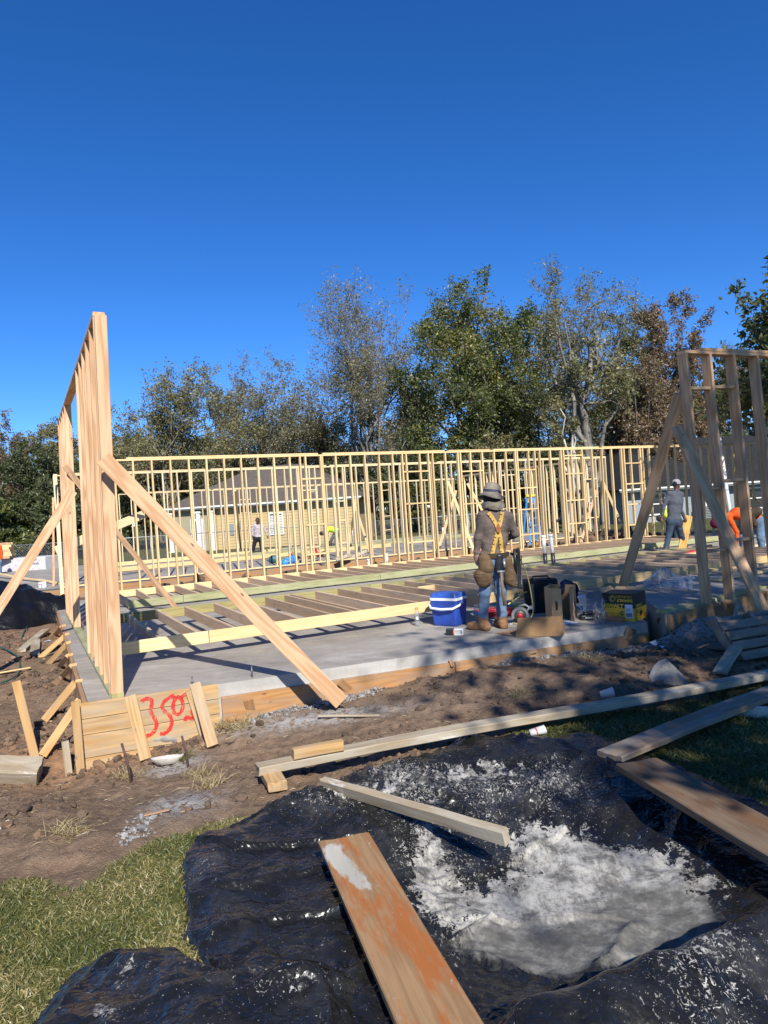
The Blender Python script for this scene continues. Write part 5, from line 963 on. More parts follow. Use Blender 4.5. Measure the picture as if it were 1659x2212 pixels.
def sheet(pts, nm, mt, par, d=.005):
    """flat cardboard panel in the XZ plane of local frame pts[(x,y,z)...] thickened"""
    P = [Vector(p) for p in pts]; n = (P[1]-P[0]).cross(P[2]-P[0]).normalized()*d; k = len(P); MB().add(P+[p+n for p in P], [list(range(k))[::-1], list(range(k, 2*k))]+[(i, (i+1) % k, k+(i+1) % k, k+i) for i in range(k)]).build(nm, mt, par, local=True)
sheet([(-.16, -.02, 0), (-.16, .26, 0), (-.16, .26, .42), (-.16, -.02, .42)], 'panel', M_CARD, b); sheet([(-.16, -.02, 0), (-.04, -.16, 0), (-.04, -.16, .42), (-.16, -.02, .42)], 'panel', M_CARD, b)
fr = [(-.04, -.16, 0), (.09, -.17, 0), (.09, -.17, .42), (-.04, -.16, .42)]; sheet(fr, 'panel', M_CARD, b)
sheet([(.18, -.12, 0), (.18, .20, 0), (.18, .20, .42), (.18, -.12, .42)], 'panel', M_CARDD, b); sheet([(.18, .20, 0), (-.16, .26, 0), (-.16, .26, .42), (.18, .20, .42)], 'panel', M_CARDD, b)
sheet([(.18, -.12, 0), (.25, -.2, 0), (.25, -.2, .05), (.235, -.19, .10), (.25, -.2, .16), (.24, -.195, .25), (.25, -.2, .34), (.25, -.2, .42), (.18, -.12, .42)], 'torn_flap', M_CARD, b)
m = MB()
for k in range(16): pass
ho = []
for k in range(20):
    a = 2*math.pi*k/20; ho.append((.022+.014*math.cos(a), -.1695, .20+.014*math.sin(a)+(.045 if math.sin(a) > 0 else -.045)))
MB().add([(x, y-.0022, z) for x, y, z in ho], [list(range(20))]).build('handle_slot', plain('slot_dark', (.05, .03, .02), .9), b, local=True); MB().box((-.03, -.172, .345), (.075, -.168, .405)).build('tape', plain('cardboard_light', (.50, .33, .17), .8), b, local=True)
b = item('white_carton', 'white printed carton with blue lettering behind the cardboard box', 'carton', 1249, 1330, -.02)
MB().cbox((-.17, -.02, 0), (.11, .16, .255), .004).build('body', plain('carton_white', (.66, .66, .67), .6, .06), b, local=True); M_INK = plain('ink_blue', (.03, .12, .30), .6); M_INKD = plain('ink_dark', (.03, .035, .05), .6)
text('C&S', .075, b, face_M(-.01, -.0225, .10, 1.2), M_INK, bold=.003); text('TEXERS LLC', .034, b, face_M(.0, -.0225, .055), M_INKD, bold=.0012); MB().box((-.13, -.0222, .165), (.095, -.0205, .168)).build('printed_rule', M_INKD, b, local=True)
for k in range(5): MB().box((-.12, -.0222, .185+k*.011), (.09, -.0205, .187+k*.011)).build('printed_rule', M_GREYP, b, local=True)
MB().box((-.055, -.03, .0), (-.035, -.022, .16)).build('tape', M_WHITE, b, local=True)
# paper bag lying on its side, sheet of paper, tool case, plastic film
M_KRAFT = plain('kraft_paper', (.30, .17, .075), .85, .12, 6, bump=.4, bscale=25)
b = item('paper_bag', 'brown paper grocery bag lying on its side before the worker', 'paper bag', 1158, 1374, -.02)
sheet([(-0.230, -0.026, 0.0033), (0.297, -0.052, 0.0033), (0.297, -0.065, 0.2255), (-0.189, -0.026, 0.2145)], 'side_panel', M_KRAFT, b, .003); sheet([(0.297, -0.052, 0.0033), (0.324, 0.260, 0.0033), (0.311, 0.221, 0.1430), (0.297, -0.065, 0.2255)], 'bottom_panel', M_KRAFT, b, .003); sheet([(-0.189, -0.026, 0.2145), (0.297, -0.065, 0.2255), (0.311, 0.221, 0.1430), (-0.135, 0.286, 0.1210)], 'top_panel', M_KRAFT, b, .003); sheet([(-0.230, -0.026, 0.0044), (-0.486, 0.234, 0.0044), (-0.135, 0.468, 0.0066), (-0.068, 0.325, 0.0044)], 'open_flap', M_KRAFT, b, .003)
b = item('paper_sheet', 'sheet of white paper lying flat on the slab', 'paper', 1217, 1346, .5); MB().box((-.15, -.10, .001), (.15, .11, .003)).build('sheet', plain('paper_white', (.72, .72, .74), .7), b, local=True)
b = item('tool_case', 'small black plastic tool case between the white carton and the yellow carton', 'case', 1279, 1337, .18)
MB().cbox((-.14, -.09, 0), (.14, .09, .06), .008).build('case', M_BLACK, b, local=True); MB().cbox((-.10, -.06, .061), (.11, .07, .085), .008).build('lid', M_BLACK, b, local=True); MB().box((-.095, -.0925, .022), (-.01, -.0905, .042)).build('pale_label', plain('label_cream', (.62, .58, .40), .5), b, local=True)
for k in range(3): MB().tube([(-.05+k*.06, .0, .085), (-.02+k*.06, -.02, .11), (.02+k*.06, .02, .09)], .01, 6).build('battery', M_GREYP if k != 1 else M_WHITE, b, local=True)
# yellow and black carton
M_DY = plain('carton_yellow', (.74, .42, .03), .6, .06); M_DK = plain('carton_black', (.016, .015, .014), .55, .1); M_DT = plain('print_yellow', (.72, .47, .03), .6, .05)
b = item('tool_carton', 'yellow and black power tool carton with brand lettering at the end of the porch', 'carton', 1372, 1343, -.40)
wx, wy, hz = .40, .36, .34
MB().box((-wx, -.0, 0), (0, wy, hz*.46)).build('lower_half', M_DY, b, local=True); MB().box((-wx, .0, hz*.46+.0005), (0, wy, hz*.98)).build('upper_half', M_DK, b, local=True)
sheet([(-wx, .0, hz*.985), (0, .0, hz*.985), (.01, -.015, hz*.99), (-wx, -.02, hz*.99)], 'flap', M_DK, b, .004); sheet([(-wx, wy, hz*.98), (0, wy, hz*.98), (0, wy+.06, hz*1.08), (-wx, wy+.06, hz*1.08)], 'flap', M_CARD, b, .004); sheet([(-wx-.004, .02, hz*.98), (-wx-.004, wy, hz*.98), (-wx-.05, wy, hz*1.12), (-wx-.05, .02, hz*1.1)], 'flap', M_CARD, b, .004)
text('DEWALT', .062, b, face_M(-.275, -.002, hz*.53, 1.12), M_DT, bold=.003); text('DEWALT', .044, b, face_M(-.115, -.002, hz*.74, 1.1, True), M_DT, bold=.002)
for k in range(3): text('CORDLESS COMBO KIT POWER TOOLS', .011, b, face_M(-.13, -.002, hz*(.84+k*.035), 1.1, True), M_DT)
MB().box((-.115, -.003, hz*.12), (-.02, -.001, hz*.60)).build('shipping_label', plain('carton_white', (.66, .66, .67), .6, .06), b, local=True)
for k in range(12): MB().box((-.106+k*.0065, -.0045, hz*.15), (-.1035+k*.0065+(.0015 if k % 3 else 0), -.0032, hz*.30)).build('barcode_bar', M_BLACK, b, local=True)
for k in range(5): MB().box((-.106, -.0045, hz*(.36+k*.022)), (-.05, -.0032, hz*(.368+k*.022))).build('printed_rule', M_GREYP, b, local=True)
def disc(x, z, r, mt, nm, y=-.003): MB().add([(x+r*math.cos(2*math.pi*k/16)*(1+.25*math.sin(k*2.1)), y, z+r*math.sin(2*math.pi*k/16)*(1+.2*math.cos(k*1.7))) for k in range(16)], [list(range(16))]).build(nm, mt, b, local=True)
disc(-.27, hz*.80, .042, plain('print_gold', (.36, .22, .03), .6), 'tool_picture'); disc(-.262, hz*.79, .018, M_DK, 'tool_picture', -.0045); disc(-.155, hz*.27, .026, M_DK, 'tool_picture', -.003); disc(-.15, hz*.28, .012, M_DT, 'tool_picture', -.0045)
MB().box((-.385, -.003, hz*.08), (-.33, -.001, hz*.30)).build('printed_panel', plain('print_ochre', (.40, .20, .02), .6), b, local=True); MB().box((-.32, -.003, hz*.10), (-.19, -.001, hz*.30)).build('printed_panel', plain('print_amber', (.56, .29, .02), .6), b, local=True)
text('DEWALT', .045, b, Matrix.Translation((.002, .135, hz*.53)) @ Matrix.Rotation(rad(90), 4, 'Z') @ Matrix.Rotation(rad(90), 4, 'X'), M_DT, bold=.002)
for k in range(3): MB().box((.001, .04, hz*(.28+k*.05)), (.0025, .13, hz*(.295+k*.05))).build('printed_rule', M_DK, b, local=True)
MB().add([(.003, .19+.04*math.cos(2*math.pi*k/14)*(1+.3*math.sin(k*2.3)), hz*.25+.035*math.sin(2*math.pi*k/14)*(1+.3*math.cos(k*1.9))) for k in range(14)], [list(range(14))]).build('tool_picture', M_DK, b, local=True)
sheet([(-.40, -.08, .004), (-.10, -.10, .004), (-.12, -.02, .05), (-.28, -.01, .06)], 'loose_flap', plain('cardboard_brown', (.20, .10, .05), .9), b, .004)
# clear plastic film bags
def film(label, px, py, w, h, seed, z=0.0, d=.25):
    p = gz(px, py, z); bm = bmesh.new(); bmesh.ops.create_icosphere(bm, subdivisions=4, radius=1)
    for v in bm.verts:
        c_ = v.co.copy(); k = 1+.35*float(ridged(np.array([c_.x*1.6+seed]), np.array([c_.y*1.6+c_.z*2]), seed, 3)[0])*.55; v.co = Vector((c_.x*w*.5*k, c_.y*d*k, max(0, (c_.z+.35))*h*.72*(1+.5*math.sin(c_.x*4+seed)*.6)*k+.003))
    me = bpy.data.meshes.new('film'); bm.to_mesh(me); bm.free(); return tag(mk('plastic_film', me, M_FILM, None, Matrix.Translation(p) @ Matrix.Rotation(facing(p), 4, 'Z')), label, 'plastic bag', kind='thing')
film('crumpled clear plastic bag on the slab behind the yellow carton', 1447, 1272, .62, .22, 3, .13); film('clear plastic sheet between the tool case and the yellow carton', 1298, 1340, .16, .24, 5)
# pipes
M_PVC = plain('pvc_white', (.74, .74, .72), .4, .05)
def pipe(label, px, py, top_y, r, z=0.0, black=.45, px1=None):
    p = gz(px, py, z); q = gy(px1 if px1 is not None else px-(py-top_y)*.06, top_y, p.y); t = thing('pipe_stub', label, 'pipe', p, 0, 'plumbing pipe stubs'); m = p+(q-p)*black
    MB().tube([p-Vector((0, 0, .1)), m], r*1.03, 12).build('black_wrap', M_BLACK, t); MB().tube([m, q], r, 12).build('pipe', M_PVC, t); MB().tube([q-(q-p).normalized()*.05, q+(q-p).normalized()*.01], r*1.12, 12).build('collar', M_PVC, t)
pipe('left one of two white pipe stubs standing beside the hatted worker', 1179, 1226, 1157, .045, px1=1174); pipe('right one of two white pipe stubs standing beside the hatted worker', 1197, 1226, 1155, .045, px1=1189)
pipe('white pipe stub rising through the second frame at mid width', 1023-187, 1226, 1197, .05, black=.35); pipe('short white pipe collar taped on the second frame', 799, 1228, 1208, .07, black=.1)
pipe('white pipe stub on the second slab near the fence', 1026-173+257-0, 1165, 1138, .05, black=.4); pipe('white pipe stub left of the orange shirted worker', 1518, 1180, 1145, .06, black=.5); pipe('thin white pipe stub on the second slab left of the hatted worker', 958, 1163, 1140, .05, black=.4)
pipe('tall white vent pipe rising behind the right wall', 1585, 1165, 943, .055, black=.02, px1=1553)
# ================================================================ people
def cap(a, b, ra, rb, m, k=.03, side=None, f=1.0): return ('c', np.array(a, float), np.array(b, float), ra, rb, m, k, None if side is None else np.array(side, float), f)
def ell(c, r, m, k=.03, R=None): return ('e', np.array(c, float), np.array(r, float), R, 0, m, k, None, 1.0)
def prim_d(p, P):
    if p[0] == 'c':
        _, a, b, ra, rb, m, k, s, f = p; Q = P-a
        if s is not None: pr = Q@s; Q = Q-pr[..., None]*s*(1-1/f)
        d = b-a
        if s is not None: d = d-(d@s)*s*(1-1/f)
        t = np.clip((Q@d)/max(d@d, 1e-9), 0, 1); return np.linalg.norm(Q-t[..., None]*d, axis=-1)-(ra+(rb-ra)*t)
    _, c, r, R, _, m, k, s, f = p; Q = P-c
    if R is not None: Q = Q@R
    return (np.linalg.norm(Q/r, axis=-1)-1)*r.min()
def prim_box(p):
    if p[0] == 'c': r = max(p[3], p[4])*max(1, p[8])+.05; return np.minimum(p[1], p[2])-r, np.maximum(p[1], p[2])+r
    r = p[2].max()+.05; return p[1]-r, p[1]+r
def sdf_mesh(name, prims, vox, floor=None, wrinkle=None, seed=0):
    lo = np.min([prim_box(p)[0] for p in prims], 0)-vox; hi = np.max([prim_box(p)[1] for p in prims], 0)+vox; n = np.ceil((hi-lo)/vox).astype(int)+1
    ax = [lo[i]+vox*np.arange(n[i]) for i in range(3)]; D = np.full(n, 1.0, np.float32)
    for p in prims:
        a, b = prim_box(p); i0 = np.maximum(((a-lo)/vox).astype(int), 0); i1 = np.minimum(((b-lo)/vox).astype(int)+2, n); sl = tuple(slice(i0[i], i1[i]) for i in range(3))
        G = np.stack(np.meshgrid(*[ax[i][sl[i]] for i in range(3)], indexing='ij'), -1); d = prim_d(p, G); o = D[sl]; k = p[6]
        h = np.maximum(k-np.abs(o-d), 0)/k; D[sl] = np.minimum(o, d)-h*h*k*.25
    if wrinkle:
        G = np.stack(np.meshgrid(*ax, indexing='ij'), -1); sh = np.abs(D) < .05; q = G[sh]; D[sh] += wrinkle*fbm(q[:, 0]*9, q[:, 1]*9, q[:, 2]*16, seed=seed, oct=2)
    if floor is not None: D = np.maximum(D, (floor-ax[2])[None, None, :])
    S = D < 0; act = np.zeros(n-1, bool); acc = np.zeros((*(n-1), 3), np.float32); cnt = np.zeros(n-1, np.float32)
    C = [(dx, dy, dz) for dx in (0, 1) for dy in (0, 1) for dz in (0, 1)]
    sub = lambda A, c: A[c[0]:n[0]-1+c[0], c[1]:n[1]-1+c[1], c[2]:n[2]-1+c[2]]
    for c in C:
        for axis in range(3):
            if c[axis]: continue
            e = list(c); e[axis] = 1; s0, s1 = sub(S, c), sub(S, e); x = s0 != s1
            if not x.any(): continue
            d0, d1 = sub(D, c)[x], sub(D, e)[x]; t = d0/(d0-d1); add = np.tile(np.array(c, np.float32), (len(t), 1)); add[:, axis] = t; acc[x] += add; cnt[x] += 1; act |= x
    idx = np.full(n-1, -1, np.int64); I = np.argwhere(act); idx[act] = np.arange(len(I)); V = lo+vox*(I+acc[act]/cnt[act][:, None]); F = []
    for axis in range(3):
        sh = [slice(None)]*3; s0 = [slice(None)]*3; s1 = [slice(None)]*3; s0[axis] = slice(0, -1); s1[axis] = slice(1, None); x = S[tuple(s0)] != S[tuple(s1)]; E = np.argwhere(x); u, v = [(1, 2), (2, 0), (0, 1)][axis]
        ok = (E[:, u] > 0) & (E[:, v] > 0) & (E[:, u] < n[u]-1) & (E[:, v] < n[v]-1); E = E[ok]; pos = S[tuple(s0)][tuple(E.T)]
        def ix(du, dv): e = E.copy(); e[:, u] -= du; e[:, v] -= dv; return idx[tuple(e.T)]
        q = np.stack([ix(0, 0), ix(1, 0), ix(1, 1), ix(0, 1)], -1); q[~pos] = q[~pos][:, ::-1]; F.append(q)
    F = np.concatenate(F); F = F[(F >= 0).all(1)]
    W = np.stack([prim_d(p, V) for p in prims], -1); mi = np.array([p[5] for p in prims])[np.argmin(W, -1)]
    return np_mesh(name, V, F[:, ::-1], True, mi[F[:, 0]])
def cloth(name, col, var=.12, sc=18, rough=.92, fold=.55):
    if name in _mc: return _mc[name]
    T = NT(name); p = T.pos(); f = T.noise(p, sc, 4, .6); w = T.noise(T.map(p, (16, 16, 34)), 1, 4, .6, 1.5); cc = T.mix(T.rng(f, .3, .7), tuple(x*(1-var) for x in col), tuple(x*(1+var) for x in col)); cc = T.mix(T.rng(w, .5, .72, 0, .4), cc, tuple(x*.6 for x in col)); T.bump(w, fold, .03); _mc[name] = T.out(cc, rough, .15); return _mc[name]
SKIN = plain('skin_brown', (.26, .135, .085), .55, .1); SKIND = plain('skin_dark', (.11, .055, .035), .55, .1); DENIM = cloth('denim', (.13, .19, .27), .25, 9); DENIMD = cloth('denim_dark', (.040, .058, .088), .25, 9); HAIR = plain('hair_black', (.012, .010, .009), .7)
def hand(wr, d, side, m, L=.17, curl=.35, k=.012, fing=True):
    """palm, four fingers and a thumb; d = direction of the hand, side = across the palm towards the thumb"""
    wr = Vector(wr); d = Vector(d).normalized(); s = Vector(side); s = (s-d*s.dot(d)).normalized(); n = d.cross(s); o = [cap(wr, wr+d*.045, .026, .030, m, .03), cap(wr+d*.035-s*.018, wr+d*.08-s*.022, .020, .018, m, .02), cap(wr+d*.035+s*.016, wr+d*.08+s*.020, .020, .018, m, .02)]
    if not fing: return o+[cap(wr+d*.08, wr+d*.13+n*.03, .028, .02, m, .02)]
    for i, (off, ln) in enumerate(((-.032, .062), (-.011, .078), (.011, .082), (.031, .074))):
        p = wr+d*.085+s*off; q = p+(d*math.cos(curl)+n*math.sin(curl))*ln*.5; r = q+(d*math.cos(curl*2.4)+n*math.sin(curl*2.4))*ln*.5; o += [cap(p, q, .0105, .0095, m, k), cap(q, r, .0095, .008, m, k)]
    p = wr+d*.03+s*.03; q = p+(d*.6+s*.55+n*.35).normalized()*.04; o += [cap(p, q, .013, .011, m, k), cap(q, q+(d*.85+s*.1+n*.4).normalized()*.032, .011, .009, m, k)]; return o
def person(label, J, mats, vox, size=1.0, floor=None, hands=True, sleeve='long', headdir=(0, 1, 0), wr=.004, seed=0, thumb=(HU, -HU)):
    """one continuous body from joint positions J; materials: 0 shirt 1 trousers 2 skin 3 boots 4 hair"""
    s = size; g = lambda k: np.array(J[k], float); side = g('shR')-g('shL'); side /= np.linalg.norm(side); hs = g('hipR')-g('hipL'); hs /= np.linalg.norm(hs); pr = []
    pel, ch, nk, hd = g('pelvis'), g('chest'), g('neck'), g('head'); mid = (pel+ch)/2
    pr += [cap(pel, mid, .118*s, .112*s, 0, .06, side, 1.3), cap(mid, ch, .112*s, .128*s, 0, .06, side, 1.38), cap(ch, (nk+ch)/2, .120*s, .085*s, 0, .06, side, 1.45), cap((nk+ch)/2, nk, .075*s, .052*s, 0, .04)]
    pr += [cap(nk, hd, .050*s, .052*s, 2, .02)]
    f = np.array(headdir, float); f /= np.linalg.norm(f); u = hd-nk; u /= np.linalg.norm(u); f = f-u*(f@u); f /= np.linalg.norm(f); l = np.cross(f, u); R = np.stack([l, f, u], -1)
    pr += [ell(hd+u*.035*s, (.078*s, .094*s, .112*s), 2, .02, R), ell(hd+f*.03*s-u*.045*s, (.055*s, .062*s, .060*s), 2, .02, R), cap(hd+f*.092*s+u*.02*s, hd+f*.112*s-u*.015*s, .012*s, .016*s, 2, .01), ell(hd+l*.080*s, (.012, .022, .034), 2, .008, R), ell(hd-l*.080*s, (.012, .022, .034), 2, .008, R), ell(hd+u*.055*s-f*.018*s, (.082*s, .090*s, .098*s), 4, .01, R)]
    pr += [cap(hd+f*.096*s-u*.05*s-l*.022*s, hd+f*.096*s-u*.05*s+l*.022*s, .009*s, .009*s, 2, .006)]
    for e, sg in (('L', -1), ('R', 1)):
        sh, el_, wr_ = g('sh'+e), g('el'+e), g('wr'+e); pr += [cap(ch*.35+sh*.65+(nk-ch)*.25, sh, .078*s, .066*s, 0, .05), cap(sh, el_, .062*s, .049*s, 0, .03), cap(el_, el_*.12+wr_*.88, .048*s, .037*s, 0 if sleeve == 'long' else 2, .02), cap(el_*.15+wr_*.85, wr_, .031*s, .027*s, 2, .01)]
        d = (wr_-el_); pr += hand(wr_, d, thumb[0] if e == 'L' else thumb[1], 2, fing=hands)
        hp, kn, an, to = g('hip'+e), g('kn'+e), g('an'+e), g('toe'+e); pr += [cap(hp, kn, .100*s, .074*s, 1, .04), cap(kn, an*.60+kn*.40, .072*s, .064*s, 1, .03), cap(an*.60+kn*.40, an*.74+kn*.26, .066*s, .068*s, 1, .01), cap(an*.74+kn*.26, an, .066*s, .062*s, 3, .01)]
        fd_ = to-an; fd_[2] = 0; ln = np.linalg.norm(fd_); fd_ = fd_/max(ln, 1e-6); zf = an[2]-.085*s; hl = an-fd_*.05*s
        pr += [cap(an, np.array([hl[0], hl[1], zf+.05]), .050*s, .052*s, 3, .02), cap((hl[0], hl[1], zf+.05), (to[0], to[1], zf+.04), .056*s, .048*s, 3, .03), ell((to[0]-fd_[0]*.04, to[1]-fd_[1]*.04, zf+.045), (.062*s, .062*s, .046*s), 3, .03)]
    pr += [cap(g('hipL'), g('hipR'), .118*s, .118*s, 1, .05), cap(pel*.55+(g('hipL')+g('hipR'))/2*.45, (g('hipL')+g('hipR'))/2, .116*s, .118*s, 1, .02, hs, 1.25)]
    me = sdf_mesh('body', pr, vox, floor, wr, seed); t = thing('person', label, 'person', (pel[0], pel[1], floor if floor is not None else 0)); o = mk('body', me, mats, t); return t, o, pr
def joints(Y, **k): return {n: (gy(v[0], v[1], Y+(v[2] if len(v) > 2 else 0))) for n, v in k.items()}
from mathutils.bvhtree import BVHTree
def snapper(me, direction=(0, 1, 0)):
    bv = BVHTree.FromPolygons([v.co[:] for v in me.vertices], [p.vertices[:] for p in me.polygons]); D = Vector(direction)
    def f(p, off=.008):
        h = bv.ray_cast(Vector(p)-D*1.0, D); return (h[0]-D*off) if h[0] else Vector(p)
    return f
def ribbon(name, mat, parent, pts, w, snap=None, off=.008, thick=.004, n=10):
    P = []
    for i in range(len(pts)-1):
        for k in range(n): t = k/n; P.append(Vector(pts[i])*(1-t)+Vector(pts[i+1])*t)
    P.append(Vector(pts[-1])); m = MB(); vs = []
    for i, p in enumerate(P):
        t = (P[min(i+1, len(P)-1)]-P[max(i-1, 0)]); a = t.cross(Vector((0, 1, 0))).normalized()*w/2
        for q in (p-a, p+a): vs.append(snap(q, off) if snap else q)
    k = len(vs); vs2 = [v+Vector((0, -thick, 0)) for v in vs]; m.add(vs+vs2, [(2*i, 2*i+1, 2*i+3, 2*i+2) for i in range(len(P)-1)]+[(k+2*i, k+2*i+2, k+2*i+3, k+2*i+1) for i in range(len(P)-1)]+[(2*i, 2*i+2, k+2*i+2, k+2*i) for i in range(len(P)-1)]+[(2*i+1, k+2*i+1, k+2*i+3, 2*i+3) for i in range(len(P)-1)]); return m.build(name, mat, parent)
# ---- the worker with hat and yellow braces, seen from behind
Y1 = 8.62
J1 = joints(Y1, pelvis=(1066, 1196), chest=(1069, 1137), neck=(1066, 1100, .01), head=(1063, 1081, .03), shL=(1042, 1115), elL=(1032, 1160, -.02), wrL=(1029, 1196, .03), shR=(1098, 1117), elR=(1113, 1153, .02), wrR=(1092, 1166, .20), hipL=(1053, 1212), knL=(1047, 1278, -.01), anL=(1043, 1347, .03), hipR=(1079, 1212), knR=(1081, 1276, .04), anR=(1085, 1343, .12))
J1['toeL'] = J1['anL']+Vector((-.14, .14, -.05)); J1['toeR'] = J1['anR']+Vector((-.03, .19, -.05))
BOOT = cloth('boot_leather', (.27, .14, .07), .2, 14, .8); SHIRT1 = cloth('shirt_taupe', (.155, .118, .096), .12, 8); HAT = cloth('hat_canvas', (.25, .215, .16), .12, 12)
w1, b1, pr1 = person('worker in grey sun hat, brown shirt and yellow tape-measure braces, seen from behind', J1, [SHIRT1, DENIM, SKIN, BOOT, HAIR], .0105, .95, 0.0, seed=3, wr=.007, headdir=(.25, 1, 0), thumb=(HU*.4+HV, -HU))
snap1 = snapper(b1.data)
hc = Vector(J1['head'])+Vector((0, 0, .07)); HM_ = Matrix.Translation(hc) @ Matrix.Rotation(rad(-7), 4, 'X') @ Matrix.Rotation(rad(11), 4, 'Y')
hm = MB(); ns = 40; prof = [(.0, .145), (.05, .144), (.082, .132), (.096, .112), (.105, .06), (.112, .012), (.116, .004), (.132, -.010), (.150, -.040), (.153, -.048), (.147, -.048), (.128, -.020), (.11, -.004)]; vs = []
for r, z in prof:
    for k in range(ns): a = 2*math.pi*k/ns; rr = r*(1+(.06*math.sin(3*a+.6)+.04*math.sin(5*a)) if r > .125 else 1+.02*math.sin(4*a)); vs.append(HM_ @ Vector((rr*math.cos(a), rr*math.sin(a)*1.06, z+(.016*math.sin(2*a+1) if r > .12 else 0)-(.012*math.cos(a)**2 if r < .05 else 0))))
hm.add(vs, [(i*ns+k, i*ns+(k+1) % ns, (i+1)*ns+(k+1) % ns, (i+1)*ns+k) for i in range(len(prof)-1) for k in range(ns)], 0, True); ho_ = hm.build('sun_hat', HAT, w1)
m = MB(); vs = []
for i, (r, z) in enumerate(((.1105, .018), (.1075, .048))):
    for k in range(ns): a = 2*math.pi*k/ns; vs.append(HM_ @ Vector((r*1.02*math.cos(a), r*1.02*math.sin(a)*1.06, z)))
m.add(vs, [(k, (k+1) % ns, ns+(k+1) % ns, ns+k) for k in range(ns)], 0, True); m.build('hat_band', plain('band_navy', (.03, .035, .075), .8), ho_)
# neck flap hanging from the hat
m = MB(); vs = []; rows = 8; cols = 22
for i in range(rows):
    t = i/(rows-1)
    for k in range(cols):
        a = rad(195+150*k/(cols-1)); r = .122+.026*math.sin(t*math.pi*.9)+.006*math.sin(k*1.3+i*.8); vs.append(hc+Vector((r*math.cos(a)+.012*t, r*math.sin(a)*.95-.004, -.085-t*.095+.010*math.sin(t*6+k*.4))))
m.add(vs, [(i*cols+k, i*cols+k+1, (i+1)*cols+k+1, (i+1)*cols+k) for i in range(rows-1) for k in range(cols-1)], 0, True); m.build('neck_flap', HAT, w1)
MB().lathe([(.100, -.12), (.108, -.06), (.108, -.01), (.104, .01)], 24, c=tuple(hc)).build('head_wrap', plain('wrap_black', (.01, .01, .01), .9), w1)
SUSP = plain('braces_yellow', (.50, .30, .06), .8, .15, 20); TICK = plain('tick_black', (.02, .02, .02), .8); X1 = gy(1072, 1140, Y1)
for nm, pts in (('brace_strap', [gy(1053, 1107, Y1), gy(1061, 1118, Y1), X1]), ('brace_strap', [gy(1083, 1106, Y1), gy(1080, 1120, Y1), X1]), ('brace_strap', [X1, gy(1067, 1165, Y1), gy(1060, 1196, Y1)]), ('brace_strap', [X1, gy(1078, 1165, Y1), gy(1082, 1196, Y1)])):
    so = ribbon(nm, SUSP, w1, pts, .046, snap1, .012); L = sum((pts[i+1]-pts[i]).length for i in range(2)); k = 0
    for s_ in np.arange(.03, L-.02, .042):
        a = (pts[1]-pts[0]).length; p = pts[0]+(pts[1]-pts[0])*(s_/a) if s_ < a else pts[1]+(pts[2]-pts[1])*((s_-a)/(L-a)); d = (pts[1]-pts[0]).normalized() if s_ < a else (pts[2]-pts[1]).normalized(); c_ = d.cross(Vector((0, 1, 0))).normalized(); k += 1
        ln = .024 if k % 2 else .012; ribbon('tick_mark', TICK, so, [p-c_*.025, p-c_*.025+c_*ln], .007, snap1, .020, .001, 2)
LEATHER = cloth('pouch_leather', (.13, .082, .044), .25, 11, .75); LEATHD = cloth('pouch_dark', (.055, .038, .024), .25, 11, .75); M_PATCH = cloth('brace_patch', (.30, .12, .05), .1, 20, .7)
xp = snap1(X1, .02); pm = MB(); pm.add([xp+Vector((.028*math.cos(a)*(1.0 if math.sin(a) < .3 else .75), -.004, .058*math.sin(a))) for a in np.linspace(0, 2*math.pi, 14, endpoint=False)], [list(range(14))]); pm.build('leather_patch', M_PATCH, w1)
def blob(name, prims, mat, parent, vox=.008, wr=.004, floor=None): return mk(name, sdf_mesh(name, prims, vox, floor, wr, 9), mat, parent)
A_ = lambda x, y, dy=0.0: np.array(gy(x, y, Y1+dy))
belt = blob('tool_belt', [cap(A_(1050, 1198, -.02), A_(1085, 1197, -.02), .135, .135, 0, .02)], LEATHD, w1, .012) if False else None
bm_ = MB()
for k in range(24):
    a0, a1 = 2*math.pi*k/24, 2*math.pi*(k+1)/24; c_ = gy(1067, 1199, Y1+.005); q = []
    for a in (a0, a1):
        for zz in (-.03, .03): q.append(c_+Vector((.182*math.cos(a), .150*math.sin(a), zz)))
    bm_.add(q, [(0, 2, 3, 1)], 0, True)
belt = bm_.build('tool_belt', LEATHD, w1)
blob('pouch', [cap(A_(1047, 1206, -.10), A_(1050, 1228, -.11), .060, .075, 0, .03, (1, 0, 0), 1.25)], LEATHER, belt); blob('pouch', [cap(A_(1041, 1243, -.10), A_(1044, 1258, -.10), .085, .068, 0, .03, (1, 0, 0), 1.2), cap(A_(1056, 1232, -.12), A_(1058, 1255, -.11), .035, .032, 0, .02)], LEATHER, belt)
MB().lathe([(.086, -.006), (.094, .0), (.086, .006)], 22, c=tuple(A_(1041, 1239, -.10)), M=None).build('pouch_rim', LEATHER, belt)
blob('pouch', [cap(A_(1097, 1212, -.06), A_(1101, 1250, -.05), .060, .085, 0, .03, (1, 0, 0), .9), cap(A_(1106, 1240, -.07), A_(1107, 1262, -.06), .05, .045, 0, .02)], LEATHER, belt)
blob('drill_holster', [cap(A_(1078, 1202, -.12), A_(1077, 1232, -.12), .038, .032, 0, .02, (1, 0, 0), 1.3)], M_BLACK, belt); MB().tube([A_(1089, 1212, -.13), A_(1090, 1226, -.13)], .016, 8).build('bit_tube', M_STEEL, belt)
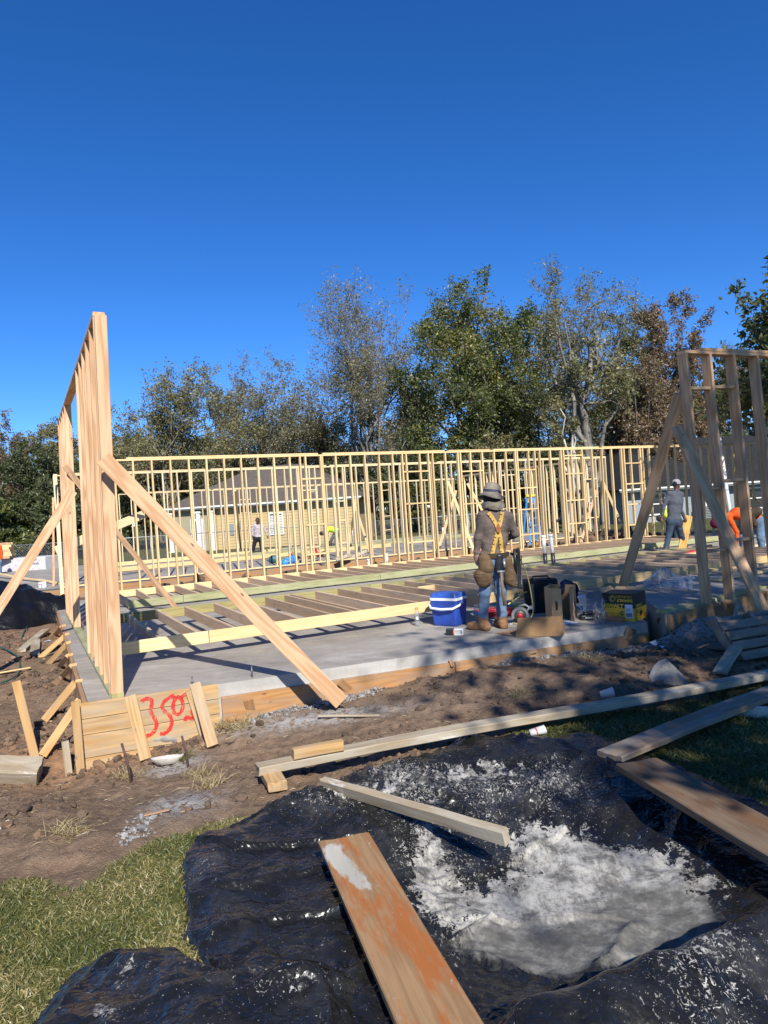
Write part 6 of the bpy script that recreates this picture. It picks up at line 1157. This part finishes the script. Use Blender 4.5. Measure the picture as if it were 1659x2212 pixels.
hmr = thing('hammer', 'long wooden handled hammer hanging head-up from the worker\'s belt', 'hammer', tuple(A_(1083, 1236, -.15))); MB().tube([Vector(A_(1082, 1233, -.15)), Vector(A_(1085, 1275, -.14)), Vector(A_(1090, 1308, -.13))], [.013, .014, .018], 8).build('handle', plain('hammer_wood', (.20, .11, .05), .6), hmr); MB().tube([Vector(A_(1074, 1235, -.15)), Vector(A_(1090, 1234, -.15))], .013, 8).build('head', M_STEEL, hmr)
ng = thing('nail_gun', 'black framing nail gun hanging at the worker\'s right hip', 'nail gun', tuple(A_(1118, 1265, .02))); g_ = lambda x, y, d=0.: Vector(A_(x, y, d))
lumber('magazine', g_(1119, 1185), g_(1122, 1268), .035, .06, (0, 1, 0), M_BLACK, ng); lumber('rail', g_(1126, 1200, -.02), g_(1126, 1262, -.02), .012, .03, (0, 1, 0), M_GREYP, ng); MB().tube([g_(1112, 1186), g_(1113, 1240)], .022, 10).build('body', M_BLACK, ng); MB().tube([g_(1104, 1262), g_(1127, 1270)], .016, 8).build('nose', M_BLACK, ng); MB().tube([g_(1112, 1200, .05), g_(1104, 1196, .1)], .018, 8).build('handle', M_BLACK, ng)
# ---- grey shirted worker carrying a board
J2 = joints(18.0, pelvis=(1455, 1119), chest=(1458, 1083), neck=(1461, 1059), head=(1461, 1049), shL=(1446, 1067), elL=(1434, 1092), wrL=(1431, 1114), shR=(1471, 1069), elR=(1470, 1099, .05), wrR=(1479, 1119, .12), hipL=(1449, 1127), knL=(1445, 1154, .02), anL=(1438, 1188, -.08), hipR=(1463, 1127), knR=(1471, 1156, .12), anR=(1483, 1186, .22))
z2 = min(J2['anL'].z, J2['anR'].z)-.085; J2['toeL'] = J2['anL']+Vector((.22, .05, -.03)); J2['toeR'] = J2['anR']+Vector((.2, .12, -.03))
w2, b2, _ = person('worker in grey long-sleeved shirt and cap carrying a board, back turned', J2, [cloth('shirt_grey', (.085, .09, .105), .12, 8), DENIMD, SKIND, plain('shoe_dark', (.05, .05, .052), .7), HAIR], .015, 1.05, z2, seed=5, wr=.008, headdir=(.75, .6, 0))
hc = Vector(J2['head'])+Vector((0, 0, .055)); M2 = Matrix.Translation(hc) @ Matrix.Rotation(rad(-38), 4, 'Z'); M_CAPG = cloth('cap_grey', (.30, .295, .29), .08, 14)
m = MB().lathe([(.103, -.015), (.106, .02), (.098, .06), (.07, .095), (.03, .108), (0, .11)], 20, M=M2); co_ = m.build('cap', M_CAPG, w2); m = MB().add([M2 @ Vector(p) for p in [(-.07, .08, -.01), (-.06, .16, -.02), (0, .19, -.022), (.06, .16, -.02), (.07, .08, -.01), (-.07, .08, .0), (-.06, .16, -.012), (0, .19, -.014), (.06, .16, -.012), (.07, .08, .0)]], [(0, 1, 2, 3, 4), (9, 8, 7, 6, 5), (0, 5, 6, 1), (1, 6, 7, 2), (2, 7, 8, 3), (3, 8, 9, 4)]); m.build('cap_brim', M_CAPG, co_)
tag(lumber('held_board', gy(1471, 1198, 18.05), gy(1487, 1114, 18.2), .20, TW, (0, -1, .2), W_MAN), 'golden board held upright at the grey shirted worker\'s side', 'board')
# ---- orange shirted worker bending down at the right edge
J3 = joints(15.2, pelvis=(1633, 1118), chest=(1592, 1110), neck=(1563, 1119), head=(1551, 1128), shL=(1572, 1118, .12), elL=(1580, 1150, .15), wrL=(1588, 1172, .1), shR=(1572, 1115, -.14), elR=(1592, 1150, -.18), wrR=(1592, 1176, -.2), hipL=(1630, 1128, .1), knL=(1603, 1160, .12), anL=(1606, 1196, .25), hipR=(1642, 1128, -.1), knR=(1643, 1163, -.15), anR=(1650, 1200, -.1))
z3 = min(J3['anL'].z, J3['anR'].z)-.085; J3['toeL'] = J3['anL']+Vector((-.2, .0, -.03)); J3['toeR'] = J3['anR']+Vector((-.22, -.02, -.03))
w3, b3, _ = person('worker in orange shirt bending down with a tool belt at the right edge', J3, [cloth('shirt_orange', (.62, .10, .02), .12, 9, fold=.8), DENIM, SKIND, plain('shoe_dark', (.05, .05, .052), .7), HAIR], .015, 1.02, z3, seed=7, wr=.008, headdir=(-.5, 0, -1))
hc = Vector(J3['head']); blob('cap', [ell(hc+Vector((-.05, 0, -.02)), (.115, .112, .115), 0, .02)], cloth('cap_maroon', (.11, .012, .045), .1), w3, .014, .003); blob('tool_belt', [cap(gy(1618, 1112, 15.0), gy(1634, 1105, 15.0), .10, .11, 0, .03), cap(gy(1622, 1120, 15.0), gy(1630, 1132, 15.0), .08, .06, 0, .03)], LEATHD, w3, .014)
# ---- patterned shirt worker on the second slab
T = NT('shirt_patterned'); p = T.pos(); v_ = T.noise(p, 26, 4, .7, 2.0); SHP = T.out(T.ramp(v_, [(.42, (.62, .60, .60)), (.5, (.40, .30, .32)), (.58, (.18, .14, .17))]), .9, .1)
def stand(label, Y, feetx, mats, cols, seed, hd, **k):
    J = joints(Y, **k); z = min(J['anL'].z, J['anR'].z)-.085; J['toeL'] = J['anL']+Vector((-.12, -.16, -.03)); J['toeR'] = J['anR']+Vector((.08, -.2, -.03)); return person(label, J, mats, .024, 1.05, z, hands=False, seed=seed, headdir=hd, wr=.006)+(J,)
BLKP = cloth('trousers_black', (.022, .022, .025), .2, 9)
w4, b4, _, J4 = stand('worker in white patterned shirt and red cap on the second slab', 29.4, 0, [SHP, BLKP, SKIND, plain('shoe_dark', (.05, .05, .052), .7), HAIR], None, 9, (0, -1, -.5), pelvis=(558, 1157), chest=(559, 1140), neck=(558, 1131), head=(557, 1126, -.1), shL=(550, 1134), elL=(544, 1146), wrL=(546, 1155), shR=(568, 1135), elR=(574, 1147), wrR=(577, 1156), hipL=(553, 1163), knL=(549, 1177), anL=(546, 1193), hipR=(563, 1163), knR=(564, 1176), anR=(565, 1190))
blob('cap', [ell(Vector(J4['head'])+Vector((0, .02, .05)), (.11, .12, .08), 0, .02)], plain('cap_red', (.50, .03, .03), .8), w4, .02, .0)
VEST = plain('vest_lime', (.55, .75, .04), .7, .1, 20); GREYT = cloth('trousers_grey', (.13, .135, .14), .15)
w5, b5, _, J5 = stand('worker in lime vest bending over on the far slab before the tan house', 32.6, 0, [VEST, GREYT, SKIND, plain('shoe_dark', (.05, .05, .052), .7), HAIR], None, 11, (-.4, 0, -1), pelvis=(729, 1147), chest=(713, 1143), neck=(702, 1147), head=(697, 1151), shL=(705, 1147, .1), elL=(704, 1158, .1), wrL=(706, 1166, .1), shR=(706, 1146, -.12), elR=(706, 1159, -.15), wrR=(709, 1168, -.1), hipL=(727, 1150, .1), knL=(717, 1163, .1), anL=(714, 1174, .2), hipR=(731, 1150, -.1), knR=(726, 1163, -.1), anR=(722, 1177, -.1))
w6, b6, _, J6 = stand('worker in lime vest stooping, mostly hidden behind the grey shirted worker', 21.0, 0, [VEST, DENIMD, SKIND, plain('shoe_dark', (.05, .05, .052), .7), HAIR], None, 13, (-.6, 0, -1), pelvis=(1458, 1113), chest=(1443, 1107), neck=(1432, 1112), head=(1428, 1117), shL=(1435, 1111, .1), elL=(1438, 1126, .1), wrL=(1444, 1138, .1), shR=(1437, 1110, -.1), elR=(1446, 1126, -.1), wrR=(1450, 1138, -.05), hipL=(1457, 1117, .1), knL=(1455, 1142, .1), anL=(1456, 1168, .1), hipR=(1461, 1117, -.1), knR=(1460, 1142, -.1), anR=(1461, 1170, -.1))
w7, b7, _, J7 = stand('worker in orange at the left picture edge behind the lumber stack', 27.5, 0, [cloth('shirt_orange', (.62, .10, .02)), DENIM, SKIND, plain('shoe_dark', (.05, .05, .052), .7), HAIR], None, 15, (1, -.2, 0), pelvis=(-7, 1208), chest=(-8, 1188), neck=(-8, 1178), head=(-8, 1171), shL=(-16, 1181), elL=(-19, 1194), wrL=(-17, 1205), shR=(0, 1182), elR=(4, 1195), wrR=(3, 1206), hipL=(-11, 1214), knL=(-11, 1233), anL=(-10, 1251), hipR=(-2, 1214), knR=(-1, 1233), anR=(0, 1251))
# ---- navy jacket thrown over the bag
jp = gz(1228, 1330, 0); q = lambda x, y, d=0.: np.array(gy(x, y, jp.y+d)); tag(blob('jacket', [cap(q(1212, 1276), q(1222, 1262), .06, .055, 0, .05), cap(q(1222, 1262), q(1238, 1270), .06, .07, 0, .05), cap(q(1236, 1272), q(1244, 1290), .055, .045, 0, .04), cap(q(1244, 1290, -.05), q(1247, 1300, -.06), .035, .02, 0, .03), cap(q(1228, 1275, .05), q(1230, 1310, .08), .07, .09, 0, .05)], cloth('jacket_navy', (.014, .022, .06), .3, 8, fold=.9), None, .009, .012), 'navy blue jacket thrown in a heap behind the cardboard box', 'jacket')
# ================================================================ remaining small things
b = item('paper_cup', 'crushed white paper cup on the lawn below the long board', 'cup', 1162, 1588, .3, -.28); b_p = gg(1162, 1588)
MB().lathe([(.0, .0), (.034, .0), (.045, .12), (.047, .122), (.043, .12), (.032, .006)], 18, M=Matrix.Rotation(rad(82), 4, 'Y') @ Matrix.Diagonal((.75, 1, 1, 1)) @ Matrix.Translation((-.04, 0, -.06))).build('cup', plain('cup_white', (.68, .67, .64), .7, .06, bump=.3), b, local=True); MB().lathe([(.0385, .045), (.0395, .055)], 18, M=Matrix.Rotation(rad(82), 4, 'Y') @ Matrix.Diagonal((.77, 1.02, 1, 1)) @ Matrix.Translation((-.04, 0, -.06))).build('red_line', M_CRED, b, local=True)
b = item('plastic_cup', 'clear plastic cup lying behind the long weathered board', 'cup', 1308, 1508, .2, -.2); MB().lathe([(.0, .0), (.03, .0), (.042, .11), (.045, .112)], 18, M=Matrix.Translation((-.04, 0, .03)) @ Matrix.Rotation(rad(80), 4, 'Y')).build('cup', plain('cup_milky', (.45, .45, .44), .3), b, local=True); MB().lathe([(.0305, .005), (.034, .04)], 18, M=Matrix.Translation((-.04, 0, .03)) @ Matrix.Rotation(rad(80), 4, 'Y')).build('printed_band', plain('band_dark', (.12, .11, .12), .5), b, local=True)
p = gg(363, 1652); b = thing('plastic_bowl', 'dirty torn white plastic bowl on the dirt below the red number', 'bowl', p, .2); MB().lathe([(.0, .004), (.09, .006), (.13, .05), (.145, .075), (.14, .07), (.125, .045), (.085, .012), (0, .010)], 26, M=Matrix.Rotation(rad(-14), 4, 'X') @ Matrix.Diagonal((1, .62, 1, 1))).build('bowl', plain('plastic_dirty', (.50, .46, .40), .5, .2, 9, bump=.5, bscale=18), b, local=True)
M_RUST = plain('rebar_rust', (.09, .05, .038), .9, .4, 30, bump=.5, bscale=90)
for px, py, ty, tx, lb in ((285, 1690, 1606, 263, 'rusty rebar stake left of the plastic bowl'), (407, 1655, 1590, 393, 'rusty rebar stake right of the plastic bowl')):
    p = gg(px, py); q = gy(tx, ty, p.y-.02); tag(MB().tube([p-Vector((0, 0, .05)), (p+q)/2+Vector((.006, 0, 0)), q], .010, 7).build('rebar_stake', M_RUST), lb, 'rebar', kind='thing')
p = gg(228, 1634); b = thing('crushed_bottle', 'crushed clear plastic bottle at the foot of the corner form', 'bottle', p, .35); MB().lathe([(0, -.11), (.03, -.11), (.034, -.05), (.026, 0), (.032, .05), (.022, .09), (.012, .10), (.012, .12), (0, .12)], 14, M=Matrix.Translation((0, 0, .022)) @ Matrix.Diagonal((1, 1, .6, 1)) @ Matrix.Rotation(rad(90), 4, 'Y')).build('body', M_CLEAR, b, local=True); MB().lathe([(.033, -.05), (.028, 0)], 14, M=Matrix.Translation((0, 0, .023)) @ Matrix.Diagonal((1, 1, .62, 1)) @ Matrix.Rotation(rad(90), 4, 'Y')).build('label_band', plain('label_blue', (.10, .32, .60), .4), b, local=True)
p = gg(190, 1390-2); b = thing('litter', 'scrap of blue and white wrapper on the dirt among the kickers', 'litter', gg(102, 1388), .4); MB().add([(-.06, -.03, .01), (.02, -.05, .03), (.07, .0, .01), (.03, .05, .035), (-.05, .04, .012)], [(0, 1, 2, 3, 4)]).build('wrapper', plain('wrapper_pale', (.45, .55, .62), .5), b, local=True)
b = thing('litter', 'torn white scrap at the right end of the porch', 'litter', gg(1418, 1398), .4); MB().add([(-.07, .03, .06), (-.02, -.02, .09), (.02, .0, .02), (.07, -.05, .01), (0, -.08, .0), (-.05, -.03, .03)], [(0, 1, 2), (0, 2, 5), (2, 3, 4), (2, 4, 5)]).build('scrap', plain('paper_white', (.72, .72, .74), .7), b, local=True)
# pallet at the right edge
pl = thing('pallet', 'dark weathered wooden pallet propped in the dirt at the right edge', 'pallet', gg(1650, 1490), 0)
a = gg(1608, 1432)+Vector((0, 0, .02)); d = Vector((.93, .36, 0)).normalized(); n_ = Vector((-.28, .55, .80)).normalized()
for k in range(4): p = a+n_*(.05+.115*k); lumber('slat', p, p+d*1.1, .02, .095, n_, W_PALLET, pl)
for k in range(3): p = a+d*(.02+.5*k)+Vector((-.03, .07, -.02)); lumber('bearer', p, p+n_*.50, .04, .10, HV, W_PALLET, pl)
for k in range(3): p = a+n_*(.05+.18*k)+Vector((-.06, .14, 0)); lumber('slat', p, p+d*1.1, .02, .095, n_, W_PALLET, pl)
# stepladder on the second slab
ld = thing('stepladder', 'blue stepladder with yellow top standing on the second slab', 'stepladder', gz(1130, 1180, 0)); M_LB = plain('ladder_blue', (.03, .22, .55), .45); M_LY = plain('ladder_yellow', (.75, .50, .04), .45); lp = lambda x, y, dy=0.: gy(x, y, 25.6+dy)
for (x0, y0, x1, y1, dy, mt) in ((1139, 1072, 1128, 1180, .5, M_LB), (1149, 1072, 1144, 1184, 0, M_LB), (1155, 1072, 1172, 1180, 0, M_LB), (1150, 1072, 1160, 1176, .7, M_LB)): lumber('rail', lp(x1, y1, dy), lp(x0, y0, .2), .07, .03, (0, -1, 0), mt, ld)
lumber('top_cap', lp(1136, 1071, .2), lp(1157, 1070, .2), .12, .08, UPZ, M_LY, ld)
for k in range(6): t = (k+1)/7; lumber('step', lp(1149-5*t, 1072+112*t, 0), lp(1155+17*t, 1072+108*t, 0), .07, .03, UPZ, M_STEEL, ld)
for x in (1145, 1160): MB().tube([lp(x, 1178), lp(x+2, 1186)], .07, 8).build('foot', M_LY, ld)
# debris behind the long wall
rr = random.Random(5); xs_ = sorted(rr.uniform(590, 738) for _ in range(18)); ORD = ['leftmost', 'second', 'third', 'fourth', 'fifth', 'sixth', 'seventh', 'eighth', 'ninth', 'tenth', 'eleventh', 'twelfth', 'thirteenth', 'fourteenth', 'fifteenth', 'sixteenth', 'seventeenth', 'rightmost']
for k in range(18):
    c_ = gz(xs_[k], rr.uniform(1208, 1232), -.15); a = rr.uniform(0, 3.14); L = rr.uniform(.4, 1.1); d = Vector((math.cos(a), math.sin(a)*.5, rr.uniform(-.1, .35))).normalized(); p = c_+Vector((0, 0, rr.uniform(.0, .25))); mt, cn = rr.choice(((W_GRAY, 'grey'), (W_FORM, 'yellow'), (W_PALLET, 'dark'), (W_GRAY, 'grey'), (W_ORANGE, 'orange')))
    tag(lumber('scrap_wood', p, p+d*L, rr.choice((.09, .14, .06)), .04, (rr.uniform(-1, 1), -1, 1), mt), '%s scrap of wood in the debris pile behind the long wall, %s%s' % (cn, ORD[k], '' if k in (0, 17) else ' from its left'), 'scrap wood', 'debris pile behind the long wall')
tag(blob('tarp_bundle', [cap(gz(618, 1222, 0)+Vector((0, 0, .1)), gz(634, 1219, 0)+Vector((0, 0, .16)), .12, .14, 0, .04)], plain('tarp_blue', (.03, .22, .62), .5, .2), None, .03, .03), 'bright blue tarp bundle in the debris pile', 'tarp')
tag(blob('power_saw', [ell(gz(592, 1216, 0)+Vector((0, 0, .12)), (.18, .12, .14), 0, .03), cap(gz(592, 1216, 0)+Vector((.05, 0, .2)), gz(598, 1214, 0)+Vector((.1, 0, .3)), .03, .03, 0, .02)], plain('saw_teal', (.02, .10, .11), .5), None, .03, .01), 'dark teal power saw on the second slab at left', 'saw')
tag(blob('red_tool', [ell(gz(692, 1203, 0)+Vector((0, 0, .1)), (.16, .1, .09), 0, .03), cap(gz(690, 1203, 0)+Vector((-.08, 0, .12)), gz(689, 1200, 0)+Vector((-.12, 0, .28)), .05, .05, 0, .02)], plain('tool_red', (.55, .03, .03), .5), None, .03, .01), 'small red tool on the second slab right of the patterned shirt worker', 'tool')
tag(MB().lathe([(0, 0), (.13, 0), (.15, .36), (.14, .36), (.12, .02)], 16, c=tuple(gz(1076, 1180, -.0))).build('bucket', M_BLACK), 'black bucket beside the long wall at the hatted worker\'s right', 'bucket', kind='thing')
tag(blob('rubbish_bag', [cap(gz(1356, 1160, -.1)+Vector((0, 0, .1)), gz(1352, 1160, -.1)+Vector((0, 0, .5)), .22, .14, 0, .05)], M_CLOTHB, None, .03, .03), 'black cloth heap beside the earth mound at the brace foot', 'bag')
rs = thing('nailer', 'red and yellow nailer lying on the near frame at the worker\'s right', 'tool', gz(1482, 1208, .2)); q0 = gz(1480, 1200, .2); MB().tube([q0, q0+Vector((.2, 0, .05))], .06, 8).build('red_body', plain('tool_red', (.55, .03, .03), .5), rs); MB().tube([q0+Vector((.22, 0, .0)), q0+Vector((.3, 0, .12))], .05, 8).build('yellow_tank', M_LY, rs)
for i, (x0, y0, x1, y1, z, mt, lb) in enumerate([(1395, 1203, 1560, 1192, .24, W_SPF, 'pale board the grey shirted worker stands on'), (1430, 1199, 1575, 1187, .2, W_SPF, 'second pale board under the grey shirted worker'), (1525, 1232, 1680, 1216, .2, W_SPF, 'pale board on the frame before the orange shirted worker'), (1400, 1172, 1500, 1163, .1, W_PT, 'green sprayed board behind the grey shirted worker'), (1500, 1167, 1600, 1156, .1, W_PT, 'green sprayed board left of the orange shirted worker'), (1620, 1180, 1690, 1172, .1, W_SPF, 'pale boards stacked behind the orange shirted worker'), (1365, 1268, 1310, 1262, .16, W_PTY, 'offcut of treated timber behind the yellow carton'), (1545, 1252, 1680, 1228, .16, W_SPF, 'pale board lying on the raised slab behind the right wall')]):
    tag(lumber('loose_board', gz(x0, y0, z), gz(x1, y1, z), .14, TW, UPZ, mt), lb, 'board')
# ---- far left: plastic heap, lumber stack, wrapped bundle
def heap_tarp():
    c = gz(25, 1362, -.25); nr, nt = 40, 70; V = []
    for i in range(nr):
        r = i/(nr-1)
        for k in range(nt):
            a = 2*math.pi*k/nt; R = 1.35*(1+.12*math.sin(3*a)+.08*math.sin(5*a+1)); V.append((c.x-.45+r*R*math.cos(a), c.y+.75+r*R*.85*math.sin(a), 0))
    V = np.array(V); rr = np.repeat(np.linspace(0, 1, nr), nt); z = -.28+.78*(1-rr**2.2)+.09*ridged(V[:, 0]*1.6, V[:, 1]*2.2, 3, 3)*(1-rr**6)+.04*ridged(V[:, 0]*6, V[:, 1]*4, 7, 2)*(1-rr**6); V[:, 2] = z
    i = np.arange(nr*nt).reshape(nr, nt); j = np.roll(i, -1, 1); Fc = np.stack([i[:-1], i[1:], j[1:], j[:-1]], -1).reshape(-1, 4); me = np_mesh('heap', V, Fc, True); T = NT('black_plastic_clean'); T.bump(T.noise(T.pos(), 7, 4), .4, .05); tag(mk('plastic_covered_heap', me, T.out((.006, .006, .006), .28, .35)), 'heap covered with shiny black plastic at the far left', 'tarp', kind='thing')
heap_tarp()
p = gz(20, 1250, -.3); ls = thing('wrapped_bundle', 'white printed wrapped lumber bundle beyond the black plastic heap', 'lumber bundle', p, -.12); MB().cbox((-1.5, 0, .06), (1.62, 1.2, .82), .03).build('wrapping', plain('wrap_white', (.50, .49, .48), .55, .12, 4), ls, local=True)
for k in range(9):
    for j in range(4): MB().box((-1.2+k*.3+(j % 2)*.12, -.006, .16+j*.17), (-1.12+k*.3+(j % 2)*.12, -.002, .20+j*.17)).build('printed_mark', plain('mark_pink', (.50, .32, .33), .6), ls, local=True)
text('JUST', .11, ls, face_M(1.15, -.006, .70), M_INKD, bold=.003); text('WOOD', .11, ls, face_M(1.15, -.006, .55), M_INKD, bold=.003)
st = thing('lumber_stack', 'stack of sawn lumber ends on top of the white wrapped bundle', 'lumber stack', p+Vector((0, 0, .84)), .35)
for r_ in range(7):
    for k in range(6): MB().box((-.9+.02*(r_ % 2), -.3+k*.145, r_*.092), (.1+.03*((k*7+r_*3) % 4), -.3+k*.145+.14, r_*.092+.088)).build('board', W_SPF if r_ % 3 else W_FIR, st, local=True)
p = gz(95, 1292, -.3); pp = thing('marker_pipe', 'white pipe stub with a red painted number before the far left debris', 'pipe', p); MB().tube([p, p+Vector((-.02, 0, .45))], .10, 14).build('pipe', M_PVC, pp); spray(pp, lambda s, z: p+Vector((s-.06, -.108, .25+z)), [three(0, 0, .8)], .02, M_RED, 'painted_mark')
for i, (x0, y0, x1, y1, mt, lb) in enumerate([(5, 1275, 60, 1262, W_GRAY, 'grey scrap timber on top of the black plastic heap'), (0, 1260, 48, 1256, W_SPF, 'pale scrap timber behind the black plastic heap at the left edge'), (20, 1290, 70, 1272, W_FORM, 'brown timber end sticking out above the black plastic heap'), (60, 1295, 120, 1270, W_SPF, 'pale slanted timber passing behind the pipe with the red mark'), (100, 1262, 170, 1270, W_ORANGE, 'orange board lying right of the pipe with the red mark'), (85, 1240, 125, 1248, W_GRAY, 'grey board lying before the white wrapped bundle')]):
    tag(lumber('scrap_wood', gz(x0, y0, -.1), gz(x1, y1, -.08), .14, .05, (0, -1, .6), mt), lb, 'scrap wood', 'scrap timber at far left')
